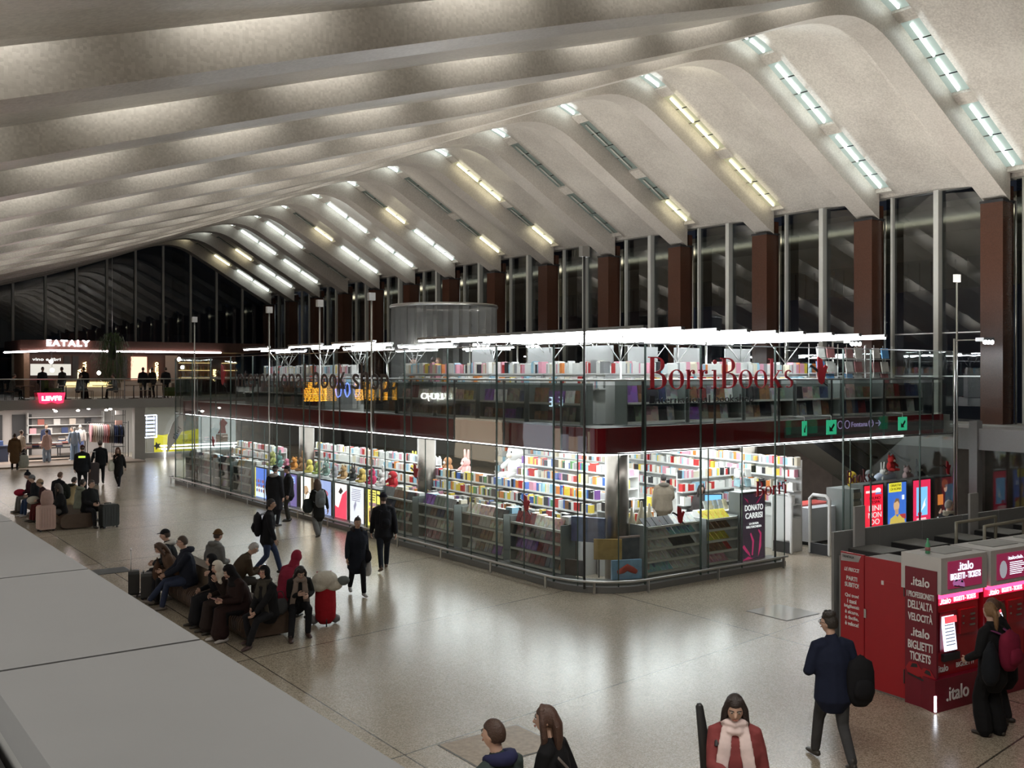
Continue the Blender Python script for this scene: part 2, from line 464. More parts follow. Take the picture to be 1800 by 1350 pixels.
# skylight slots: frosted panes, cross beams, and the fluorescent tubes under the panes
SECT = [(23.05, 24.65), (25.0, 27.65), (28.05, 30.75)]
LSECT = [(21.6 - 3.15 * i - 2.75, 21.6 - 3.15 * i) for i in range(9)]
STATE = {0: 'www', 1: 'www', 2: 'wyy', 3: 'wxv', 4: 'wxx', 5: 'wyv', 6: 'wxv', 7: 'wvw', 8: 'www', 9: 'wvw', 10: 'wwx', 11: 'www', 12: 'wvw', 13: 'vvw', -1: 'www', -2: 'wxw'}
proto = {}
def tube_run(k, x0, x1, st, label, grp, lead):
    y = YR(k) - .68
    a = Vector((x0 + .12, y, zb(x0 + .12) + HS - .05)); c = Vector((x1 - .12, y, zb(x1 - .12) + HS - .05))
    mm = {'w': m_tubew, 'y': m_tubey, 'v': m_tubey, 'x': m_tubeo}[st]
    mid = (a + c) / 2; L_ = (c - a).length / 2 - .06; d = (c - a).normalized()
    for q, (p0, p1) in enumerate(((a, mid - d * .08), (mid + d * .08, c))):
        mq = mm
        if st == 'v' and q == 0: mq = m_tubeo
        m = MB(); N_ = 3; pp = []
        for i in range(N_ + 1):
            p = p0.lerp(p1, i / N_); pp.append((p.x, p.y, zb(p.x) + HS - .055))
        m.tube(pp, [.036] * len(pp), 6, cap=False)
        o = m.build('fluorescent_tube', [mq]); tag(o, label, 'lamp', grp)
bays = [k for k in KS]
gl = 0
for k in KS:
    y0, y1 = YR(k) - 1.0, YR(k) - .4
    g = MB(); t = MB(); st = STATE.get(k, 'www')
    for si, (x0, x1) in enumerate(SECT + LSECT):
        q_ = st[si] if si < 3 else 'x'; gm = {'w': 1, 'y': 2, 'x': 0, 'v': 2}[q_]
        nn = 4 if x1 - x0 > 2 else 2
        for i in range(nn):
            a = x0 + (x1 - x0) * i / nn + .02; c = x0 + (x1 - x0) * (i + 1) / nn - .02
            if q_ == 'v': gm = 0 if i < nn / 2 else 2
            g.quad((a, y0, zb(a) + HS), (a, y1, zb(a) + HS), (c, y1, zb(c) + HS), (c, y0, zb(c) + HS), gm)
    alls = sorted(SECT + LSECT)
    for i in range(len(alls) - 1):
        a, c = alls[i][1], alls[i + 1][0]
        if i == len(LSECT) - 1: a, c = alls[i][1], alls[i + 1][0]
        t.add([(a, y0, zb(a) + HS - .06), (a, y1, zb(a) + HS - .06), (c, y1, zb(c) + HS - .06), (c, y0, zb(c) + HS - .06), (a, y0, zb(a) + HS + .1), (a, y1, zb(a) + HS + .1), (c, y1, zb(c) + HS + .1), (c, y0, zb(c) + HS + .1)],
              [(0, 1, 2, 3), (4, 7, 6, 5), (0, 4, 5, 1), (2, 6, 7, 3), (0, 3, 7, 4), (1, 5, 6, 2)])
    t.box(-9, y0, 15.0, 30.9, y1, 15.05, 1)
    gl += 1
    struct('window_%d' % gl, g, [m_frost, m_frostw, m_frosty])
    struct('trim_%d' % (40 + gl), t, [m_panel, m_dark])
    for i, (x0, x1) in enumerate(SECT):
        if k >= -1 and (k > 0 or i > 0 or k == 0):
            nm = ('beside the nearest rib' if k == 0 else 'at the %s rib from near right' % ORD[k] if k > 0 else 'in the skylight nearest the viewer')
            pos = ['top', 'middle', 'lowest'][i]
            tube_run(k, x0, x1, st[i], '%s tube, %s part of the skylight %s' % ({'w': 'white', 'y': 'warm yellowish', 'v': 'warm', 'x': 'unlit'}[st[i]], pos, nm), 'fluorescent tubes in the roof skylights', 0)
    if k <= 9:
        for i, (x0, x1) in enumerate(LSECT):
            if i > 6 and k > 3: continue
            a, c = x0 + .45, x1 - .45
            m = MB(); pts = [(a + (c - a) * q / 2, YR(k) - .78, zb(a + (c - a) * q / 2) + HS - .045) for q in range(3)]
            m.tube(pts, [.036] * 3, 6, cap=False)
            o = m.build('fluorescent_tube', [lamp('tube_left', (1, .985, .95), 10)])
            tag(o, 'white tube tucked above the left roof slope in the %s skylight' % (ORD[max(0, k)] if k >= 0 else 'nearest'), 'lamp', 'tubes behind the ribs of the long left slope')
# pale far ends for the last rib
# ---------------------------------------------------------------- window wall on the right, X = 31.6
b = MB()
for k in range(-3, 14):
    y0, y1 = YR(k), YR(k + 1) if k < 13 else 75.4
    for (a, c) in ((y0 + .3, (y0 + y1) / 2 - .08), ((y0 + y1) / 2 + .08, y1 - .3)):
        b.box(31.58, a, 3.15, 31.6, c, 10.9)
struct('window_31', b, [m_wglass])
mb = MB(); 
for k in range(-3, 14):
    y0, y1 = YR(k), YR(k + 1) if k < 13 else 75.4
    ym = (y0 + y1) / 2
    mb.box(31.35, ym - .09, 3.1, 31.65, ym + .09, 11.2)
    mb.box(31.45, y0 - .62, 3.1, 31.6, y0 - .54, 11.0)
struct('trim_31', mb, [m_white])
mb = MB()
for k in range(-3, 14):
    y0, y1 = YR(k), YR(k + 1) if k < 13 else 75.4
    for z in (4.6, 6.05): mb.box(31.56, y0 + .4, z, 31.62, y1 - .6, z + .04)
struct('trim_32', mb, [m_steel])
for k in range(-2, 14):
    y = YR(k); m = MB()
    m.prism([(30.62, y - .36), (31.2, y - .36), (31.2, y + .36), (30.62, y + .36)], 3.1, 10.12)
    m.box(31.2, y - .3, 3.1, 31.4, y + .3, 10.6)
    t = thing('window_column', ('brown granite column between the windows, nearest at the right edge' if k == 0 else 'brown granite column between the windows, %s from the near right end' % ORD[max(k, 0)] if k > 0 else 'brown granite column by the windows beyond the right edge of the view'), 'column', (0, 0, 0), 0, 'granite columns along the window wall')
    m.build('shaft', [m_granite], t)
    m2 = MB(); m2.box(30.6, y - .38, 10.06, 31.4, y + .38, 10.14); m2.build('cap', [m_dark], t)
    p = MB(); p.rod((31.3, y - .42, 3.1), (31.3, y - .42, 10.1), .035, 6); p.build('drain_pipe', [m_steel], t)
b = MB(); b.box(31.25, -10, 10.86, 31.75, 75.4, 11.5)
for k in range(-3, 14): b.box(30.8, YR(k) - 1.02, zb(30.9) + HS - .04, 31.4, YR(k) - .38, 11.5)
struct('trim_36', b, [m_panel])
# low parapet ledge under the windows
b = MB(); b.box(30.2, -12, 2.5, 32, 75.4, 3.1); b.box(31.3, -12, 0, 31.7, 75.4, 2.5)
b.box(30.1, 5, 3.04, 32, 75.4, 3.12)
struct('wall_right', b, [m_concrete])
# outside canopy beyond the windows, brightened by an added area light
b = MB()
b.box(31.7, -10, 10.3, 37.5, 76, 10.5); b.box(37.2, -10, 9.1, 37.5, 76, 10.4)
b.box(36.6, -10, 8.0, 36.9, 76, 9.2, 1)
for i in range(150): b.box(36.52, -6 + i * .5, 8.0, 36.6, -5.78 + i * .5, 9.1, 1)
struct('trim_33', b, [M('canopy_cream', (.30, .28, .22), .6), M('canopy_ribbed', (.14, .14, .13), .6)])
area('canopy_fill', (34.2, 34, 9.9), 1.0, 70, 600, (1, .96, .78), rot=(pi, 0, 0))
# dark stone houses across the street
for q, (x0, y0, x1, y1, h) in enumerate(((52, 60, 60, 110, 22), (0, 112, 50, 120, 20))):
    t = thing('street_building', ['dark stone street building seen through the far right windows', 'dark building beyond the gable glass'][q], 'building', ((x0 + x1) / 2, (y0 + y1) / 2, 0))
    lx, ly = (x1 - x0) / 2, (y1 - y0) / 2
    m = MB(); m.box(-lx, -ly, 0, lx, ly, h); m.build('wall', [M('night_stone', (.16, .15, .15), .9, bump=.2)], t)
    nw = 9
    for i in range(nw):
        for j in range(4):
            w_ = MB()
            if q == 0: yy = -ly + 3 + i * (2 * ly - 6) / (nw - 1); w_.box(-lx - .08, yy - .7, 5 + j * 4, -lx + .02, yy + .7, 7.6 + j * 4)
            else: xx = -lx + 3 + i * (2 * lx - 6) / (nw - 1); w_.box(xx - .7, -ly - .08, 5 + j * 4, xx + .7, -ly + .02, 7.6 + j * 4)
            w_.build('window_pane', [m_dark], t)
area('street_lamp_glow', (44, 92, 12), 6, 20, 160, (.75, .85, 1), rot=(0, pi / 2 * 1.1, 0))

# ---------------------------------------------------------------- far gable, Y = 75.4
GX = [-3.1, -1.1, .9, 2.9, 4.9, 6.9, 8.9, 10.9, 12.95, 15.0, 17.05, 19.1, 21.1, 23.1, 25.15, 27.15, 29.2, 31.4]
b = MB()
for a, c in zip(GX, GX[1:]):
    xs = [a + .07 + (c - a - .14) * i / 3 for i in range(4)]
    b.prism([(xs[0], 3.3), (xs[-1], 3.3)] + [(x, zb(x) + .3) for x in xs[::-1]], 75.5, 75.52, axis='y')
struct('window_32', b, [m_wglass])
b = MB()
for x in GX: b.box(x - .075, 75.35, 3.3, x + .075, 75.55, zb(x) + .4)
struct('trim_34', b, [m_white])
b = MB(); b.box(-9, 75.4, 0, 32, 75.7, 3.3); struct('wall_far', b, [m_concrete])
# side and back walls (behind the viewer), they only bound the hall
b = MB(); b.box(-9.3, -12, 0, -9, 76, 6); struct('wall_left', b, [m_concrete])
b = MB(); b.box(-9, -13.2, 0, 33, -13, 16); struct('wall_near', b, [m_concrete])

# ---------------------------------------------------------------- gallery under the viewer
b = MB(); b.box(-9, -12, 2.7, .5, 50, 3.1); struct('trim_35', b, [m_concrete])
pp = thing('parapet', 'wide grey panelled parapet top in the lower left corner', 'parapet', (0, 0, 0))
m = MB(); m.box(.36, -2, 3.1, .70, 50, 4.02); m.build('wall', [m_concrete], pp)
EDG = .77
ys = [-1.76, -.76, .24, 1.24, 2.24, 3.255, 4.5, 5.7, 6.9, 8.1, 9.3, 10.5, 11.7, 12.9, 14.1, 15.3, 16.5]
for i, (a, c) in enumerate(zip(ys, ys[1:])):
    m = MB(); m.box(.335, a + .006, 4.03, EDG, c - .006, 4.1)
    kk = m.build('cover_panel', [m_ledge], pp)
m = MB(); m.box(.16, -2, 3.6, .30, 17, 3.66); m.box(.30, -2, 3.1, .335, 17, 3.98); m.build('back_rail', [m_darksteel], pp)
# shop fronts under the gallery (face the hall; they show as reflections)
b = MB(); b.box(-1.4, -12, 0, -1.2, 50, 2.7); struct('wall_gallery', b, [m_concrete])
warm = lamp('warm_shop_window', (1, .80, .58), 1.3); coolw = lamp('cool_shop_window', (.8, .88, 1), 1.1)
for i, y in enumerate((4, 10, 16, 22, 28, 34, 40)):
    m = MB(); m.box(-1.2, y, .3, -1.16, y + 4.2, 2.4)
    o = m.build('shop_window', [warm if i % 2 == 0 else coolw]); tag(o, 'lit shop window under the viewer gallery, only seen reflected, %s' % ORD[i], 'window', 'lit shop windows under the gallery')
def sign_left(body, y, w, h, col, z, st):
    t = thing('mirrored_shop_sign', 'glowing %s shop sign seen reflected in the bookshop glass' % body, 'sign', (.80, y, z))
    text('letter_row', body, (0, 0, 0), w, h, lamp('sign_' + body, col, st), t, rz=pi / 2, depth=.04, align='C')
    return t
sign_left('LIU·JO', 43.3, 2.1, .42, (1, .98, .9), 3.3, 9)
sign_left('MIRIADE', 32.6, 2.2, .42, (.6, .85, 1), 3.3, 8)
# departure board over the hall, out of frame, seen only in reflections
t = thing('departure_board', 'hanging departure board with orange rows and two blue clocks, seen reflected', 'board', (4.85, 45, 3.8))
m = MB(); m.box(-2.6, 0, -.62, 2.18, .12, .62); m.build('case', [m_dark], t)
og = lamp('orange_leds', (1, .42, .03), 6); bl = lamp('blue_ring', (.15, .25, 1), 8)
for (a, c) in ((.95, 2.15), (-1.05, -.6), (-1.75, -1.4), (-2.45, -2.1)):
    m = MB()
    for r in range(11):
        xx = a
        while xx < c - .04:
            l = random.uniform(.05, .22); m.box(xx, -.02, .42 - r * .085, min(c, xx + l), 0, .475 - r * .085); xx += l + .05
    m.build('text_rows', [og], t)
for x in (.35, -.15):
    m = MB(); m.tube([(x + .15 * cos(a * pi / 8), -.03, .1 + .36 * sin(a * pi / 8)) for a in range(17)], [.022] * 17, 5, cap=False); m.build('clock_ring', [bl], t)
m = MB(); m.rod((-2, .06, .6), (-2, .06, 5.0), .03); m.rod((1.8, .06, .6), (1.8, .06, 5.5), .03); m.build('hanger', [m_steel], t)
# ================================================================ THE BOOKSHOP (two storeys behind glass)
GXL, GYR, YEND, XEND = 13.75, 15.8, 43.2, 27.5
RC = 1.42
def outline(off, n=10):
    """plan of the glass: long face, round corner, right face; off > 0 goes inside"""
    cx, cy_ = GXL + RC, GYR + RC; r = RC - off
    p = [(GXL + off, YEND), (GXL + off, cy_)]
    p += [(cx - r * cos(pi / 2 * i / n), cy_ - r * sin(pi / 2 * i / n)) for i in range(1, n)]
    p += [(cx, GYR + off), (XEND, GYR + off)]
    return p
def ribbon(mb, off0, off1, z0, z1, mat=0, y_end=YEND, x0=None, x_end=XEND, n=10):
    A = outline(off0, n); B = outline(off1, n)
    A[0] = (A[0][0], y_end); B[0] = (B[0][0], y_end); A[-1] = (x_end, A[-1][1]); B[-1] = (x_end, B[-1][1])
    vs = []
    for a, c in zip(A, B): vs += [(*a, z0), (*c, z0), (*c, z1), (*a, z1)]
    fs = [(0, 1, 2, 3), tuple(len(vs) - 4 + q for q in (3, 2, 1, 0))]
    for i in range(len(A) - 1):
        for j in range(4): fs.append((i * 4 + j, i * 4 + (j + 1) % 4, (i + 1) * 4 + (j + 1) % 4, (i + 1) * 4 + j))
    mb.add(vs, fs, mat)
# outer glass; lower panes stop at the entrance (X 19.9..22.3)
b = MB(); ribbon(b, 0, .015, 3.0, 5.35); struct('window_33', b, [m_sglass])
b = MB(); ribbon(b, 0, .015, .14, 2.98, x_end=19.85); struct('window_34', b, [m_sglass])
b = MB(); b.box(22.2, GYR, .05, XEND, GYR + .015, 2.98); struct('window_35', b, [m_sglass])
b = MB(); b.box(XEND, GYR, .05, XEND + .015, 20, 5.35); b.box(GXL, YEND, .14, 18, YEND + .015, 5.35); struct('window_36', b, [m_sglass])
YJ = [17.22 + 2.166 * i for i in range(13)]
XJ = [15.17, 16.9, 19.5, 22.2, 23.4, 25.7, 27.5]
m_edge = M('glass_edge', (.07, .10, .09), .2)
b = MB()
for y in YJ: b.box(GXL - .012, y - .014, .1, GXL + .03, y + .014, 5.36)
for y in YJ[:-1]: b.box(GXL - .004, y + 1.076, .1, GXL + .02, y + 1.088, 2.98)
for x in XJ: b.box(x - .014, GYR - .012, .1 if x not in () else 3, x + .014, GYR + .03, 5.36)
for x in (17.15, 18.3, 19.85, 22.5): b.box(x - .008, GYR - .004, .1, x + .008, GYR + .02, 2.98)
for i in (3, 7): 
    p = outline(0)[1 + i]; b.cbox(p[0], p[1], 1.55, .02, .02, 2.9)
struct('trim_50', b, [m_edge])
b = MB(); ribbon(b, -.012, .03, 2.975, 3.0); struct('trim_51', b, [m_darksteel])
b = MB(); ribbon(b, -.012, .02, 5.34, 5.365); struct('trim_52', b, [m_steel])
# plinth
b = MB(); ribbon(b, -.03, .5, 0, .13, x_end=19.85); ribbon(b, .12, .5, .13, .2, x_end=19.85)
b.box(22.2, GYR, 0, XEND, GYR + .3, .06)
struct('trim_53', b, [M('plinth_grey', (.16, .16, .155), .4)])
# steel bumper rail on short posts
t = thing('bumper_rail', 'low steel bumper rail running round the foot of the bookshop glass', 'rail', (0, 0, 0))
m = MB(); A = outline(-.16, 14); A[0] = (A[0][0], 43.45); A[-1] = (19.75, A[-1][1])
pts = [(A[0][0] + .2, 43.6, .27)] + [(x, y, .27) for x, y in A]
P2 = []
for p, q in zip(pts, pts[1:]):
    P2.append(p)
P2.append(pts[-1])
m.tube(P2, [.028] * len(P2), 8); m.build('rail', [m_steel], t)
for (x, y) in [(GXL - .16, y) for y in (43.3, 41.1, 38.9, 36.8, 34.6, 32.4, 30.3, 28.1, 25.9, 23.8, 21.6, 19.4, 17.3)] + [(14.05, 16.2), (15.1, 15.64), (17.3, 15.64), (19.6, 15.64)]:
    m = MB(); m.box(x - .012, y - .03, 0, x + .012, y + .03, .26); m.build('post', [m_steel], t)
# slab, red fascia, light strip, upper floor
b = MB(); b.prism([(14.15, 16.2), (27.9, 16.2), (27.9, 43.0), (14.15, 43.0)], 3.0, 3.5); struct('trim_54', b, [m_concrete])
b = MB(); b.box(14.2, 16.25, 2.94, 27.8, 42.9, 2.99); struct('trim_55', b, [M('shop_ceiling_white', (.75, .75, .74), .7)])
b = MB(); b.box(14.06, 16.11, 2.99, 14.14, 43.0, 3.53); b.box(14.14, 16.11, 2.99, 27.4, 16.19, 3.53)
b.box(14.04, 43.0, 2.99, 22, 43.08, 3.53)
struct('trim_56', b, [m_red])
b = MB(); b.box(20.2, 16.04, 3.1, 27.3, 16.10, 3.36); struct('trim_57', b, [M('fascia_dark_panel', (.06, .05, .052), .25)])
t = thing('light_strip', 'thin white light strip under the red fascia along the long side', 'lamp', (14.10, 16.15, 2.955))
m = MB(); m.box(-.02, 0, -.02, .02, 26.7, .02); m.build('tube', [lamp('led_strip', (.95, .98, 1), 9)], t)
t = thing('light_strip', 'thin white light strip under the red fascia above the entrance', 'lamp', (14.12, 16.15, 2.955))
m = MB(); m.box(0, -.02, -.02, 11.3, .02, .02); m.build('tube', [lamp('led_strip', (.95, .98, 1), 9)], t)
# steel-clad round columns inside
for q, (x, y) in enumerate(((15.2, 16.75), (15.3, 25.1), (15.33, 33.4), (24.6, 21.0))):
    m = MB(); m.tube([(0, 0, 0), (0, 0, 2.94)], [.27, .27], 20, cap=False)
    o = m.build('steel_column', [m_colsteel], None, (x, y, 0)); tag(o, ['round brushed steel column just inside the glass corner', 'round steel column by the soft toys inside the long side', 'round steel column above the lit posters inside the long side', 'round steel column deep inside the bookshop'][q], 'column')
# handrail of the upper floor
t = thing('balcony_rail', 'steel handrail with glass infill round the upper floor of the bookshop', 'rail', (0, 0, 0))
m = MB(); A = outline(.22, 8); A[-1] = (27.25, A[-1][1]); A[0] = (A[0][0], 43)
m.tube([(x, y, 4.56) for x, y in A], [.026] * len(A), 8); m.build('handrail', [m_steel], t)
m = MB(); ribbon(m, .27, .28, 3.58, 4.45, y_end=43, x_end=27.2); m.build('glass_infill', [m_rglass], t)
for (x, y, r) in [(GXL + .22, y, 0) for y in YJ] + [(x, GYR + .22, 1) for x in (15.3, 17.6, 19.9, 22.0, 24.3, 26.7)]:
    m = MB(); m.box(x - (.03 if r else .012), y - (.012 if r else .03), 3.0, x + (.03 if r else .012), y + (.012 if r else .03), 4.55); m.build('post', [m_darksteel], t)

# ---------------------------------------------------------------- lettering and birds on the glass
m_redlet = M('red_lettering', (.33, .012, .02), .4, 0, .05)
m_blklet = M('black_lettering', (.012, .012, .014), .4, 0, .05)
def bird(mb, s=1.0):
    # stylised flying bird: book-shaped wing, neck with small head, tail
    W = [(-.10, .50), (.14, .40), (.20, .12), (.30, .22), (.44, .16), (.30, -.10), (.26, -.34), (.12, -.44), (-.02, -.36), (-.10, -.08)]
    mb.prism([(x * s, z * s) for x, z in W], -.012, .012, 0, 'y')
    N = [(-.10, -.04), (-.34, .10), (-.50, .14), (-.56, .10), (-.46, .22), (-.36, .19), (-.08, .06)]
    mb.prism([(x * s, z * s) for x, z in N], -.011, .011, 1, 'y')
    T = [(.22, -.30), (.46, -.42), (.26, -.36), (.50, -.54), (.18, -.40)]
    mb.prism([(x * s, z * s) for x, z in T], -.010, .010, 1, 'y')
def letters(body, x, z, w, h, mat, label, rz, y, serif=0, bold=0, shear=0, parent=None):
    t = parent or thing('glass_lettering', label, 'lettering', (x, y, z), rz)
    o = text('letter_row', body, (0, 0, 0), w, h, mat, t, 0, .02, 'L', shear, bold)
    return t
# long words are set letter by letter with slab serifs
def serif_word(t, segs, mat):
    """segs: (char, x, width, height, base)"""
    for ch, x, w_, h_, z in segs:
        o = text('letter', ch, (x, 0, z), w_, h_, mat, t, 0, .02, 'L', 0, .012)
def band(mb, cx, cz, rx, rz_, ts, tt, a0=0, a1=360, n=22):
    """ring segment, thick at the sides (ts), thin at top and bottom (tt)"""
    o = []; i_ = []
    for k in range(n + 1):
        a = radians(a0 + (a1 - a0) * k / n); t_ = tt + (ts - tt) * abs(cos(a)) ** 1.5
        o.append((cx + rx * cos(a), cz + rz_ * sin(a))); i_.append((cx + (rx - t_) * cos(a), cz + (rz_ - min(t_, tt * 1.3)) * sin(a)))
    for k in range(n): mb.prism([o[k], o[k + 1], i_[k + 1], i_[k]], -.02, 0, 0, 'y')
def glyph(ch, w, hx, hc):
    m = MB(); st = .20 * w if ch not in 'i' else .34 * w; th = .035 * hc
    def bar(x0, z0, x1, z1): m.prism([(x0, z0), (x1, z0), (x1, z1), (x0, z1)], -.02, 0, 0, 'y')
    if ch == 'B':
        bar(.12 * w, 0, .12 * w + st, hc); bar(0, 0, .5 * w, th); bar(0, hc - th, .45 * w, hc); bar(.2 * w, .50 * hc, .5 * w, .5 * hc + th)
        band(m, .42 * w, .76 * hc, .46 * w, .24 * hc, st, th, -90, 90); band(m, .46 * w, .26 * hc, .54 * w, .26 * hc, st * 1.1, th, -90, 90)
    if ch == 'o': band(m, .5 * w, .5 * hx, .5 * w, .52 * hx, st * 1.1, th * .8)
    if ch == 'r':
        bar(.1 * w, 0, .1 * w + st * 1.2, hx); bar(0, 0, .5 * w, th); bar(-.02 * w, hx - th, .2 * w, hx); band(m, .62 * w, .62 * hx, .40 * w, .38 * hx, st, th, 60, 170); m.prism([(.72 * w + .13 * w * cos(k), .86 * hx + .09 * hx * sin(k)) for k in (0, 1, 2, 3, 4, 5)], -.02, 0, 0, 'y')
    if ch == 'i': bar(.33 * w, 0, .67 * w, hx); bar(0, 0, w, th); bar(.1 * w, hx - th, .5 * w, hx); m.prism([(.5 * w + .26 * w * cos(k * pi / 5), hx * 1.42 + .07 * hc * sin(k * pi / 5)) for k in range(10)], -.02, 0, 0, 'y')
    if ch == 'k': bar(.1 * w, 0, .1 * w + st, hc); bar(0, 0, .4 * w, th); bar(-.04 * w, hc - th, .2 * w, hc); m.prism([(.3 * w, .45 * hx), (.34 * w, .38 * hx), (.86 * w, hx), (.8 * w, hx)], -.02, 0, 0, 'y'); m.prism([(.38 * w, .5 * hx), (.5 * w, .64 * hx), (1.0 * w, 0), (.74 * w, 0)], -.02, 0, 0, 'y'); bar(.66 * w, hx - th, w, hx); bar(.62 * w, 0, 1.06 * w, th)
    if ch == 's': band(m, .5 * w, .75 * hx, .40 * w, .26 * hx, st, th, 40, 250); band(m, .5 * w, .27 * hx, .44 * w, .28 * hx, st, th, -130, 70); m.prism([(.2 * w, .62 * hx), (.75 * w, .36 * hx), (.8 * w, .46 * hx), (.25 * w, .72 * hx)], -.02, 0, 0, 'y')
    return m
def serif_run(t, word, W, hx, hc, mat):
    rel = {'B': 1.2, 'i': .5, 'r': .72, 's': .8}; tot = sum(rel.get(c, 1) for c in word) + .16 * (len(word) - 1); u = W / tot; x = 0
    for ch in word:
        wd = rel.get(ch, 1) * u; m = glyph(ch, wd, hx, hc); m.build('letter', [mat], t, (x, 0, 0)); x += wd + .16 * u
def run(t, word, x0, W, hx, hc, mat, serif=True):
    """word of narrow letters: hx = height of x-height letters, hc = height of tall ones"""
    rel = {'i': .45, 'l': .45, 't': .6, 'r': .7, 'B': 1.25, 'b': 1, 'k': 1, ' ': .5, 's': .85, 'm': 1.5, 'f': .6}
    tot = sum(rel.get(c, 1) for c in word) + .22 * (len(word) - 1)
    u = W / tot; x = x0
    for ch in word:
        wd = rel.get(ch, 1) * u
        if ch != ' ':
            tall = ch in 'BbdfhklIti'; h_ = hc if tall else hx
            if ch == 't': h_ = hx * 1.25
            if ch == 'i': h_ = hx * 1.45 if not mat is m_redlet else hc
            z = 0
            if ch == 'p': z = -(hc - hx); h_ = hc
            ww = wd if ch not in 'il' else wd * .5
            o = text('letter', ch, (x + (wd - ww) / 2, 0, z), ww, h_, mat, t, 0, .02, 'L', 0, 0)
            if serif and ch in 'BbikIlrhnm':
                m = MB(); sw = .34 * u
                m.box(x - .05 * u, -.02, z, x + sw, -.0, z + .035 * hc)
                if ch in 'nhm': m.box(x + wd - sw * .9, -.02, z, x + wd + .05 * u, 0, z + .035 * hc)
                m.build('letter_foot', [mat], t)
        x += wd + .22 * u
t = thing('glass_lettering', 'tall red serif lettering BorriBooks on the upper glass', 'lettering', (15.22, GYR - .02, 4.36))
serif_run(t, 'BorriBooks', 4.92, .43, .71, m_redlet)
t = thing('glass_lettering', 'small dark lettering International bookshop below the red name', 'lettering', (15.26, GYR - .02, 4.05))
run(t, 'International bookshop', 0, 3.4, .105, .17, m_blklet, False)
t = thing('glass_lettering', 'tall narrow black lettering international book shop on the long upper glass', 'lettering', (GXL - .02, 36.2, 4.24), -pi / 2)
run(t, 'international book shop', 0, 11.7, .46, .78, m_blklet, False)
def birdthing(x, y, z, rz, s, label):
    m = MB(); bird(m, s); o = m.build('bird_emblem', [m_redlet, m_blklet], None, (x, y, z), rz); tag(o, label, 'emblem', 'red bird emblems on the glass'); return o
birdthing(21.15, GYR - .04, 4.76, 0, 1.05 * .72, 'large red bird emblem right of the BorriBooks name')
birdthing(GXL - .04, 37.5, 4.64, -pi / 2, .85, 'large red bird emblem left of the black lettering')
for (x, y, z, r, lb) in ((GXL - .04, 38.5, 2.05, -pi / 2, 'small red bird on the lower glass near its far left end'), (GXL - .04, 23.1, 2.1, -pi / 2, 'small red bird on the lower glass left of the big white plush'), (GXL - .04, 18.2, 1.75, -pi / 2, 'small red bird on the lower glass near the round corner'),
                       (16.15, GYR - .04, 1.55, 0, 'small red bird on the lower glass right of the steel column'), (27.0, GYR - .04, 2.0, 0, 'small red bird on the lower glass above the lit posters')):
    birdthing(x, y, z, r, .42, lb)
t = thing('glass_lettering', 'red BorriBooks lettering on the lower glass by the entrance', 'lettering', (18.75, GYR - .02, 1.78)); serif_run(t, 'Borri', 1.15, .22, .36, m_redlet)
t = thing('glass_lettering', 'dark red BorriBooks lettering on the glass right of the entrance', 'lettering', (22.3, GYR - .02, 1.85)); serif_run(t, 'Books', 1.05, .2, .34, M('dark_red_lettering', (.12, .01, .015), .4))

# ---------------------------------------------------------------- books: every copy is a record first, then an object
MAGS = []; BKS = []
PAL = {'white': (.72, .72, .70), 'cream': (.66, .60, .47), 'yellow': (.75, .56, .06), 'red': (.48, .03, .03), 'orange': (.66, .22, .05), 'blue': (.06, .14, .42), 'light blue': (.30, .52, .66), 'black': (.02, .02, .025), 'grey': (.28, .28, .29),
       'pink': (.66, .30, .38), 'green': (.08, .28, .10), 'brown': (.20, .10, .05), 'purple': (.20, .08, .32), 'lime': (.45, .55, .08), 'taupe': (.22, .18, .15), 'dark red': (.18, .03, .03), 'navy': (.04, .05, .11), 'sage': (.15, .18, .14), 'dusty pink': (.36, .24, .23), 'ochre': (.32, .23, .07)}
def pick(ws):
    r = random.random() * sum(v for _, v in ws)
    for k, v in ws:
        r -= v
        if r <= 0: return k
    return ws[-1][0]
BRIGHT = [('white', 5), ('cream', 2), ('yellow', 3), ('red', 2), ('orange', 1.5), ('blue', 1.3), ('light blue', 1.2), ('black', 2.6), ('grey', 1), ('pink', 1), ('green', .7), ('brown', .6), ('purple', .5)]
PALE = [('white', 7), ('cream', 2), ('pink', 2), ('light blue', 2), ('red', 1.4), ('orange', 1), ('yellow', .8), ('black', 1), ('grey', 1)]
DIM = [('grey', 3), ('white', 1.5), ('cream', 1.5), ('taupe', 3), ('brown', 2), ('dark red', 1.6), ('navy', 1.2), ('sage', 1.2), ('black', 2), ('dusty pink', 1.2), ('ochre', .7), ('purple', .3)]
def world(o, rz, x, y): return (o[0] + x * cos(rz) - y * sin(rz), o[1] + x * sin(rz) + y * cos(rz))
def spine_row(o, rz, x0, x1, y, z, pal, place, h=(.17, .24), t=(.014, .045), d=.14, lean=0, gap=.06):
    """books standing spine-out along local x; local -y is the front"""
    x = x0; run_n = 0; col = None
    while x < x1 - .05:
        if run_n <= 0:
            run_n = random.choice((1, 1, 2, 3, 4)); col = pick(pal); th = random.uniform(*t); hh = random.uniform(*h)
            if random.random() < gap: x += random.uniform(.05, .2)
        px_, py_ = world(o, rz, x + th / 2, y)
        BKS.append((px_, py_, z, rz, lean + random.uniform(-.03, .03), th * .93, d, hh * random.uniform(.98, 1.02), col, place))
        x += th; run_n -= 1
